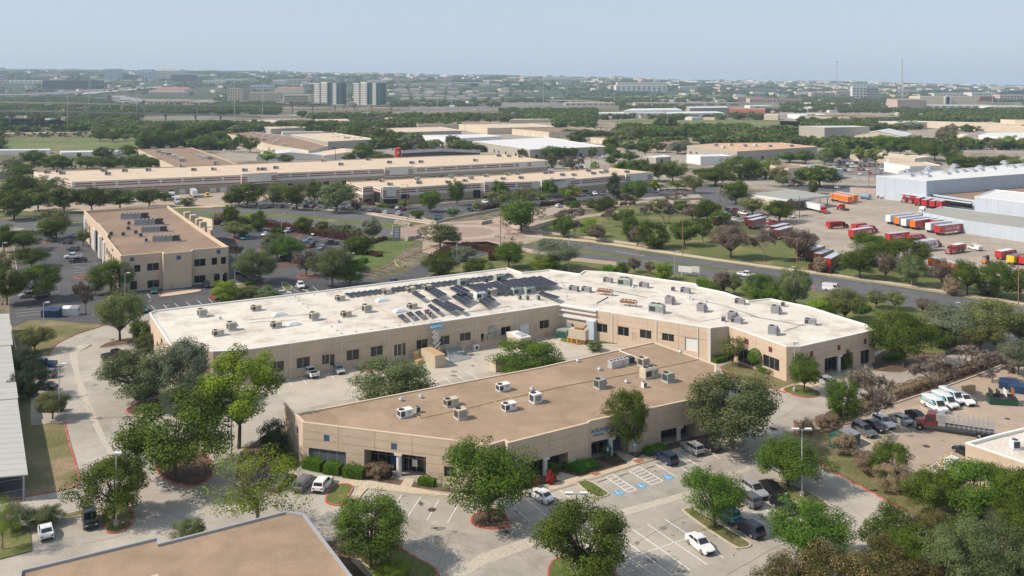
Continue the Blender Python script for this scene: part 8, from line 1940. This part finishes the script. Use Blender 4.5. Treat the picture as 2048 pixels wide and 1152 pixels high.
for x,y,s_,m_,l in ((1904,940,(2.2,1.4,1.9),'metal_white','larger pale electrical cabinet between yellow bollards'),(1916,946,(1.2,1.2,1.5),'metal_beige','smaller pale electrical cabinet between yellow bollards'),(952,700,(1.4,.7,1.2),'metal_white','white condenser unit by the small court island')):
    boxthing('cabinet',l,'cabinet',x,y,s_,m_,R(35),None,lambda o,s: (lambda m: (m.cyl((0,-s[1] / 2 - .03,s[2] / 2),.4,.04,'metal_dark',14,axis='Y'),m.obj('front_plate',o)))(MB()))
# dock ramp
v = [G2(p) for p in P(888,706,917,702,944,717,903,727)]; o = empty('dock_ramp'); tag(o,'grey steel loading ramp with black railings at the court wall','ramp'); mb = MB(); hs = (1.1,1.1,.08,.08)
mb.hexa([(p.x,p.y,.03) for p in v],[(p.x,p.y,.03 + h) for p,h in zip(v,hs)],'metal_grey',None,True); mb.obj('ramp_deck',o)
for a,c in ((0,3),(1,2)):
    mb = MB(); p,q = v[a],v[c]
    for t in (0,.33,.66): r_ = p.lerp(q,t); mb.tube((r_.x,r_.y,1.1 * (1 - t)),(r_.x,r_.y,1.1 * (1 - t) + 1.0),.04,'metal_grey',n=4)
    for dz in (.55,1.0): mb.tube((p.x,p.y,1.1 + dz),(p.lerp(q,.66).x,p.lerp(q,.66).y,.37 + dz),.04,'metal_grey',n=4)
    mb.obj('handrail',o)
# scissor lift
v = G(873,714); o = empty('scissor_lift',(v.x,v.y,.03),R(35)); tag(o,'blue scissor lift raised to the white roof edge','scissor lift')
mb = MB(); mb.box((0,0,.2),(2.3,1.1,.7),'lift_blue'); mb.obj('chassis',o); mb = MB()
for k in range(5):
    za,zb = .9 + k * 1.15,.9 + (k + 1) * 1.15
    for sy in (-.4,.4): mb.tube((-.85,sy,za),(.85,sy,zb),.1,'galvanised',n=4); mb.tube((.85,sy,za),(-.85,sy,zb),.1,'galvanised',n=4)
mb.obj('scissor_arms',o); mb = MB(); mb.box((0,0,6.65),(2.6,1.3,.25),'lift_blue')
for sx in (-1,0,1):
    for sy in (-1,1): mb.tube((sx * 1.25,sy * .6,6.9),(sx * 1.25,sy * .6,7.95),.04,'lift_blue',n=4)
for sy in (-1,1):
    for dz in (7.4,7.95): mb.tube((-1.25,sy * .6,dz),(1.25,sy * .6,dz),.04,'lift_blue',n=4)
for sx in (-1,1): mb.tube((sx * 1.25,-.6,7.95),(sx * 1.25,.6,7.95),.04,'lift_blue',n=4)
mb.obj('platform',o); wm2 = MB(); wm2.cyl((0,-.12,0),.22,.24,'tyre',10,axis='Y'); wm2 = wm2.mesh('wheel')
for sx in (-1,1):
    for sy in (-1,1): link('wheel',wm2,o,(sx * .9,sy * .5,.22))
# people: one skinned body each
def person(loc,rz,label,shirt,trousers,pose='stand',hair='metal_black',arm=(0,0)):
    me = bpy.data.meshes.new('person'); st_ = .0
    V = [(0,0,.93),(0,0,1.15),(0,0,1.38),(0,0,1.5),(0,0.01,1.62),(0,.0,1.72),
         (-.18,0,1.4),(-.24,.03,1.12),(-.24 - .0,.12 + arm[0],.9 + arm[0]),(.18,0,1.4),(.24,.03,1.12),(.24,.12 + arm[1],.9 + arm[1]),
         (-.1,0,.88),(-.12,.04,.48),(-.12,.0,.08),(-.12,.14,.03),(.1,0,.88),(.12,.02,.48),(.13,-.04,.08),(.13,.1,.03)]
    E = [(0,1),(1,2),(2,3),(3,4),(4,5),(2,6),(6,7),(7,8),(2,9),(9,10),(10,11),(0,12),(12,13),(13,14),(14,15),(0,16),(16,17),(17,18),(18,19)]
    me.from_pydata(V,E,[]); o = link('person',me); o.location = loc; o.rotation_euler = (0,0,rz)
    rad = [.15,.14,.15,.06,.1,.08,.07,.05,.04,.07,.05,.04,.1,.07,.05,.04,.1,.07,.05,.04]
    sk = o.modifiers.new('skin','SKIN'); 
    for i,s in enumerate(me.skin_vertices[0].data): s.radius = (rad[i] * (1.15 if i < 3 else 1),rad[i]); s.use_root = (i == 0)
    sb = o.modifiers.new('sub','SUBSURF'); sb.levels = 1; sb.render_levels = 1
    dg = bpy.context.evaluated_depsgraph_get(); m2 = bpy.data.meshes.new_from_object(o.evaluated_get(dg)); o.modifiers.clear(); o.data = m2; m2.name = 'person'
    for n_ in (trousers,shirt,'skin',hair): m2.materials.append(M(n_))
    for p in m2.polygons:
        z_ = p.center.z; x_ = abs(p.center.x); p.material_index = 3 if z_ > 1.66 and p.center.y < .06 else (2 if z_ > 1.5 or (x_ > .17 and z_ < 1.15) else (1 if z_ > .95 else 0)); p.use_smooth = True
    return tag(o,label,'person')
v = G(851,632,z2); person((v.x,v.y,z2),R(120),'worker in dark red top and brown trousers on the white roof','cloth_red','cloth_brown')
v = G(860,634,z2); person((v.x,v.y,z2),R(200),'worker in white top and dark trousers by the scissor lift','cloth_white','cloth_dark')
v = G(538,441); person((v.x,v.y,.05),R(90),'left one of two dark-clothed walkers beside the street','cloth_dark','cloth_dark')
v = G(543.5,441); person((v.x,v.y,.05),R(90),'right one of two dark-clothed walkers beside the street','cloth_dark','cloth_dark')
v = G(1584,452); person((v.x,v.y,.05),R(40),'worker in red shirt alone in the truck yard','cloth_red','cloth_white')
# standpipe, signs, debris, containers
v = G(536,905); mb = MB(); mb.cyl((0,0,0),.2,1.6,'paint_red_gloss',10); mb.cyl((0,0,1.6),.3,.25,'paint_red_gloss',10,.1); mb.cyl((-.4,0,1.2),.12,.8,'paint_red_gloss',8,axis='X'); o = mb.obj('standpipe'); o.location = v; tag(o,'red fire standpipe in the shaded bed left of the office block','standpipe')
v = G(1179,492); mb = MB(); mb.cyl((0,0,0),.18,.8,'paint_red_gloss',8); mb.cyl((0,0,.8),.22,.2,'paint_red_gloss',8,.08); o = mb.obj('fire_hydrant'); o.location = v; tag(o,'small red fire hydrant on the street sidewalk','fire hydrant')
for x,y,l in ((1215.5,922,'blue and white accessible parking sign, left of three'),(1269.5,913,'blue and white accessible parking sign beside the narrow tree'),(1170,928,'small blue parking sign fixed near the white porch wall')):
    v = G(x,y); o = empty('parking_sign',v); tag(o,l,'sign','accessible parking signs'); mb = MB(); mb.tube((0,0,0),(0,0,2.1),.04,'galvanised',n=5); mb.obj('post',o); mb = MB(); mb.box((0,-.04,1.6),(.42,.03,.7),'text_lightblue'); mb.obj('plate',o); mb = MB(); mb.box((0,-.06,1.75),(.2,.02,.3),'text_white'); mb.box((.06,-.06,2.06),(.1,.02,.1),'text_white'); mb.obj('symbol',o)
v = G(1103,430); 
o = empty('monument_sign',G(793,481)); tag(o,'grey slab monument sign on the entrance lawn','sign'); mb = MB(); mb.box((0,0,0),(3.0,.7,5.6),'metal_grey',R(20)); mb.obj('slab',o); mb = MB(); mb.box((-1.3,.2,0),(.6,.8,6.0),'wall_grey',R(20)); mb.obj('upright',o)
for k in range(4): mb = MB(); mb.box((.1 + .13 * 0,-.42,4.3 - k * 1.0),(1.9,.05,.6),'metal_white',R(20)); mb.obj('name_plate',o)
o = empty('sign_board',G(877,443)); tag(o,'dark blue address board at the warehouse driveway','sign'); mb = MB(); mb.box((0,0,.3),(3.4,.4,2.6),'paint_green_gloss'); mb.obj('panel',o); mb = MB(); mb.box((0,-.22,1.7),(2.7,.05,.5),'paint_lightblue_gloss'); mb.obj('name_plate',o)
o = empty('street_name_sign',G(905,436)); tag(o,'green street name blade at the roundabout corner','sign'); mb = MB(); mb.tube((0,0,0),(0,0,3.2),.06,'galvanised',n=5); mb.obj('post',o); mb = MB(); mb.box((0,0,2.9),(2.6,.08,.5),'highway_green'); mb.obj('blade',o)
o = empty('sign_board',G(1381,553)); tag(o,'blank white V-shaped sign board beside the street','sign'); mb = MB(); mb.box((-1.6,.8,1.2),(4.3,.12,1.9),'metal_white',R(-28)); mb.obj('left_board',o); mb = MB(); mb.box((1.6,.8,1.2),(2.6,.12,1.9),'metal_white',R(-28 + 75) * -1 + R(30)); mb.obj('right_board',o)
for x in (-3.2,3.2): mb = MB(); mb.box((x * .9,0,0),(.15,.15,3.1),'metal_white'); mb.obj('post',o)
# stacked-stone planters at the four street mouths
for k,(a,c,l) in enumerate((((790,447),(823,453),'stone planter wall left of the roundabout'),((812,482),(842,475),'stone planter wall on the entrance lawn kerb'),((960,450),(983,445),'stone planter wall upper right of the roundabout'),((989,475),(1025,480),'stone planter wall right of the roundabout'))):
    o = empty('stone_planter'); tag(o,l,'planter','stone planters at the roundabout'); A,B_ = G2(a),G2(c); L = (B_ - A).length; n_ = int(L / 1.1); st_ = MB(); st_.box((0,0,0),(1.0,1.5,.75),'stone',0,None,.88); me = st_.mesh('stone')
    for i in range(n_):
        for lv in range(2):
            q = A.lerp(B_,(i + .5 + .4 * lv) / (n_ + .5)); s = link('stone',me,o,(q.x,q.y + (.0 if lv == 0 else rng.uniform(-.3,.3)),.05 + .72 * lv)); s.rotation_euler = (0,0,math.atan2(B_.y - A.y,B_.x - A.x) + rng.uniform(-.3,.3))
# retaining walls
def rwall(pts,h,label,m='wall_pink',th=.4,name='retaining_wall'):
    mb = MB(); mb.strip([G2(p).xy for p in pts],th,0,h,m,mt='sidewalk'); o = mb.obj(name); tag(o,label,'wall'); return o
rwall(P(1024,455,1060,464,1182,478,1312,497),.9,'low pale wall along the grove side of the street')
rwall(P(1020,452,1060,462,1110,446,1150,434),1.8,'curved tan retaining wall behind the large roundabout tree')
rwall(P(820,433,872,447,900,440,1000,420),1.0,'dark low wall around the warehouse driveway corner','wall_grey')
rwall(P(700,423,780,432,865,446),.7,'low pale wall between warehouse lot and street')
rwall(P(0,435,160,433),1.0,'low grey wall along the far left street','wall_grey')
rwall(P(18,462,70,468,120,455,170,452),1.6,'grey wall behind the office left car park','wall_grey')
rwall(P(1045,502,1150,522,1240,532),1.2,'tan wall along the near side of the street')
rwall(P(1500,388,1640,387)[:0] or P(1700,385,1750,388),3.0,'brown wall at the head of the bottling yard','wall_pink')
rwall(P(1925,463,1990,473,2060,486),.5,'low pale kerb wall at the foot of the grey-roofed shed','concrete',name='kerb_wall')
rwall(P(555,800,590,828),6.4,'x','wall_tan') if False else None
# fence of the truck yard
fo = empty('chain_fence'); tag(fo,'dark post fence between small lot and truck yard','fence'); pmf = MB(); pmf.box((0,0,0),(.1,.1,2.0),'metal_dark'); pmf = pmf.mesh('post')
pt = [G2(p) for p in P(1450,452,1530,447,1560,444,1615,440)]
for a,c in zip(pt,pt[1:]):
    n_ = int((c - a).length / 3)
    for k in range(n_): link('post',pmf,fo,a.lerp(c,k / n_))
    mb = MB(); mb.tube((a.x,a.y,1.95),(c.x,c.y,1.95),.05,'metal_dark',n=4); mb.tube((a.x,a.y,.5),(c.x,c.y,.5),.04,'metal_dark',n=4); mb.tube((a.x,a.y,1.2),(c.x,c.y,1.2),.04,'metal_dark',n=4); mb.obj('rail',fo)
# refuse containers
def dumpster(px,py,m,label,rz,open_=False,size=(3.6,1.9,1.7)):
    v = G(px,py); o = empty('dumpster',(v.x,v.y,.04),rz); tag(o,label,'dumpster'); x,y,z_ = size; mb = MB()
    mb.hexa([(-x / 2,-y / 2 * .8,0),(x / 2,-y / 2 * .8,0),(x / 2,y / 2,0),(-x / 2,y / 2,0)],[(-x / 2,-y / 2,z_ * .8),(x / 2,-y / 2,z_ * .8),(x / 2,y / 2,z_),(-x / 2,y / 2,z_)],m,'metal_black' if open_ else m); mb.obj('body',o)
    if not open_:
        for s in (-1,1): mb = MB(); mb.hexa([(s * x / 4 - x / 4 * .95,-y / 2,z_ * .81),(s * x / 4 + x / 4 * .95,-y / 2,z_ * .81),(s * x / 4 + x / 4 * .95,y / 2,z_ * 1.01),(s * x / 4 - x / 4 * .95,y / 2,z_ * 1.01)],[(s * x / 4 - x / 4 * .95,-y / 2,z_ * .85),(s * x / 4 + x / 4 * .95,-y / 2,z_ * .85),(s * x / 4 + x / 4 * .95,y / 2,z_ * 1.05),(s * x / 4 - x / 4 * .95,y / 2,z_ * 1.05)],m if s < 0 or m == 'dumpster_navy' else 'metal_grey'); mb.obj('lid',o)
    for s in (-1,1): mb = MB(); mb.box((s * (x / 2 + .08),0,z_ * .5),(.12,y * .5,.2),'metal_dark'); mb.obj('fork_pocket',o)
    return o
dumpster(1690,892,'dumpster_green','dark green refuse container behind the round brown shrub',R(35),size=(5.5,2.4,2.3))
dumpster(2018,778,'dumpster_navy','left one of two navy refuse containers at the right edge',R(-30)); dumpster(2038,786,'dumpster_navy','right one of two navy refuse containers at the right edge',R(-30))
dumpster(103,634,'dumpster_navy','navy refuse container on the asphalt by the carport lawn',R(0),size=(4.6,2.2,2.2)); dumpster(141,630,'metal_white','pale refuse container on the asphalt by the carport lawn',R(5),size=(4.4,2.0,2.2))
dumpster(1400+604,808,'dumpster_green','open green container stacked with old window panes',R(-10),True,(5.0,2.4,1.6)); v = G(2004,806)
for k,(dx,rz_,m_,hh) in enumerate(((-2.2,.3,'frame_dark',1.5),(-.8,.15,'glass',1.3),(.6,-.1,'metal_white',1.4),(2.1,-.25,'rust',1.6))):
    mb = MB(); mb.box((v.x + dx,v.y,1.3),(.12,1.9,hh),m_,R(-10) + rz_ * .2,None,.96); tag(mb.obj('scrap_panel'),('dark','glazed','white','rusty')[k] + ' scrap panel leaning in the open green container','scrap panel')
for k,(x,y,m_,s_) in enumerate(((833,722,'cardboard',(1.2,.5,2.0)),(838,727,'cardboard',(2.0,1.2,.8)),(847,723,'cardboard',(.9,.5,1.3)),(1092,672,'cardboard',(1.6,1.2,1.1)))):
    v = G(x,y); mb = MB(); mb.box((v.x,v.y,.03),s_,m_,R(20 + 30 * k),None,.8); tag(mb.obj('debris_crate'),('tall yellow-brown scrap crate left of the container','low flat cardboard heap by the container','small yellow-brown crate touching the container','brown wooden reel box by the far court corner')[k],'crate')
v = G(1915,790); mb = MB(); mb.box((0,0,0),(3.2,.5,1.7),'cardboard',R(20)); o = mb.obj('plywood_crate'); o.location = G(1937,788); tag(o,'plywood crate leaning at the end of the van row','crate')
# wall fittings in the court
for x,yt,yb,w_,m_,l in ((983,652,665,1.6,'metal_grey','upper'),(980,666,676,1.6,'metal_grey','lower'),(996,661,672,1.4,'metal_grey','slanted'),(1111,640,658,1.2,'metal_grey','dark'),(1184,655,682,2.2,'galvanised','tall')):
    pass
def wallbox(k,x,yt,yb,w_,m_,depth=.3,e=None,name='meter_box'):
    p,q = [V2(*pp,HB) for pp in k]; a = (x - CX) / F; u = (a * p.y - p.x) / ((q.x - p.x) - a * (q.y - p.y)); Pn = p + (q - p) * u; U = (q - p).normalized(); N = Vector((U.y,-U.x)); 
    z0_ = max(.05,H - (yb - YH) * Pn.y / F); z1_ = H - (yt - YH) * Pn.y / F; c = Pn + N * (depth / 2 + .04); mb = MB(); mb.box((c.x,c.y,z0_),(w_,depth,z1_ - z0_),m_,math.atan2(U.y,U.x)); return mb.obj(name,B2)
E4 = ((510,697),(1122,609)); E5 = ((1122,609),(1422,656))
for x,yt,yb,w_ in ((983,652,665,1.6),(980,667,678,1.5),(996,661,672,1.3),(991,669,676,.8),(968,670,677,.5)): wallbox(E4,x,yt,yb,w_,'metal_grey')
for x in (580,682,777,821,951,1032,1110): wallbox(E4,x,600,800,.12,'wall_offwhite',.12,name='downpipe') if False else None
for x in (580,682,777,951,1032): 
    p,q = V2(*E4[0],HB),V2(*E4[1],HB); a = (x - CX) / F; u = (a * p.y - p.x) / ((q.x - p.x) - a * (q.y - p.y)); Pn = p + (q - p) * u; U = (q - p).normalized(); N = Vector((U.y,-U.x)); c = Pn + N * .12; mb = MB(); mb.box((c.x,c.y,0),(.14,.14,HB - .4),'wall_offwhite',math.atan2(U.y,U.x)); mb.obj('downpipe',B2)
for x in (1225,1313,1396,1417):
    p,q = V2(*E5[0],HB),V2(*E5[1],HB); a = (x - CX) / F; u = (a * p.y - p.x) / ((q.x - p.x) - a * (q.y - p.y)); Pn = p + (q - p) * u; U = (q - p).normalized(); N = Vector((U.y,-U.x)); c = Pn + N * .12; mb = MB(); mb.box((c.x,c.y,0),(.16,.14,HB - .4),'wall_offwhite',math.atan2(U.y,U.x)); mb.obj('downpipe',B2)
for yt,yb in ((614,617),(622,625),(632,637)): wallbox(E5,1155,yt,yb,10.5,'metal_white',.5,name='cable_tray')
wallbox(E5,1184,640,682,2.0,'wall_steel_plain',1.0,name='duct_riser'); wallbox(E5,1140,645,660,1.4,'metal_grey',.5)
v = V2(1422,656,HB); mb = MB(); mb.box((v.x - .4,v.y - .5,0),(.5,.5,HB + .1),'wall_offwhite',R(-28)); mb.obj('corner_pier',B2)
mb = MB(); 
for k in range(3):
    a,c = V2(1304,690,6.2),V2(1350,668,6.0)
fw_ = [G(1310,694),G(1338,690)]; mb.strip([G(1318,692).xy,G(1355,700).xy],.3,0,3.6,'wall_tan',mt='coping_tan'); tag(mb.obj('yard_wall'),'short tan screen wall between the two office blocks','wall')
# pale notice on the first porch door, planted strip at the left curb
p,q = V2(606,845,6.7),V2(980,890,6.7); U = (q - p).normalized(); N = Vector((U.y,-U.x)); a = (819 - CX) / F; Pn = None
u = (a * p.y - p.x) / ((q.x - p.x) - a * (q.y - p.y)); c = p + (q - p) * u - N * 2.2; mb = MB(); mb.box((c.x,c.y,.9),(.9,.05,1.1),'text_white',math.atan2(U.y,U.x)); mb.obj('notice',B1)
c2 = c - U * 3.0; mb = MB(); mb.box((c2.x,c2.y,0.02),(2.2,.3,2.9),'accent_blue',math.atan2(U.y,U.x)); mb.obj('blue_panel',B1)
p,q = V2(1181,842,6.7),V2(1432,789,6.7); U = (q - p).normalized(); N = Vector((U.y,-U.x)); c = p + U * 5.5 - N * 2.2; mb = MB(); mb.box((c.x,c.y,0.02),(3.2,.3,2.9),'accent_blue',math.atan2(U.y,U.x)); mb.obj('blue_panel',B1)
# wheel stops in the accessible bays
for k,(x,y) in enumerate(((1203,962),(1246,950),(1300,935))):
    v = G(x,y); mb = MB(); mb.box((v.x,v.y,.03),(1.9,.2,.14),'concrete_pale',R(33)); o = mb.obj('wheel_stop'); row(o,'pale concrete wheel stop','wheel stop','at the accessible bays','wheel stops',x)
# manhole and utility posts by left kerb
# red kerb post and leaning items near the elm
v = G(1470,905); mb = MB(); mb.box((v.x,v.y,0),(.18,.18,1.9),'kerb_red'); tag(mb.obj('marker_post'),'thin red marker post under the broad feathery elm','post')
finish_labels()
# ---------------------------------------------------------------- air
HAZE = 8.5e-5
hm = bpy.data.materials.new('haze'); hm.use_nodes = True; n = hm.node_tree; n.nodes.remove(n.nodes['Principled BSDF'])
pv = n.nodes.new('ShaderNodeVolumePrincipled'); pv.inputs['Density'].default_value = HAZE; pv.inputs['Color'].default_value = (.66,.85,1.0,1); pv.inputs['Anisotropy'].default_value = 0
n.links.new(pv.outputs[0],n.nodes['Material Output'].inputs['Volume']); _mats['haze'] = hm
mb = MB(); X0,X1,Y0,Y1,Z0,Z1 = -17000,17500,-600,15000,-2,230
mb.hexa([(X0,Y0,Z0),(X1,Y0,Z0),(X1,Y1,Z0),(X0,Y1,Z0)],[(X0,Y0,Z1),(X1,Y0,Z1),(X1,Y1,Z1),(X0,Y1,Z1)],'haze',None,True)
mb.obj('haze',kind='stuff')
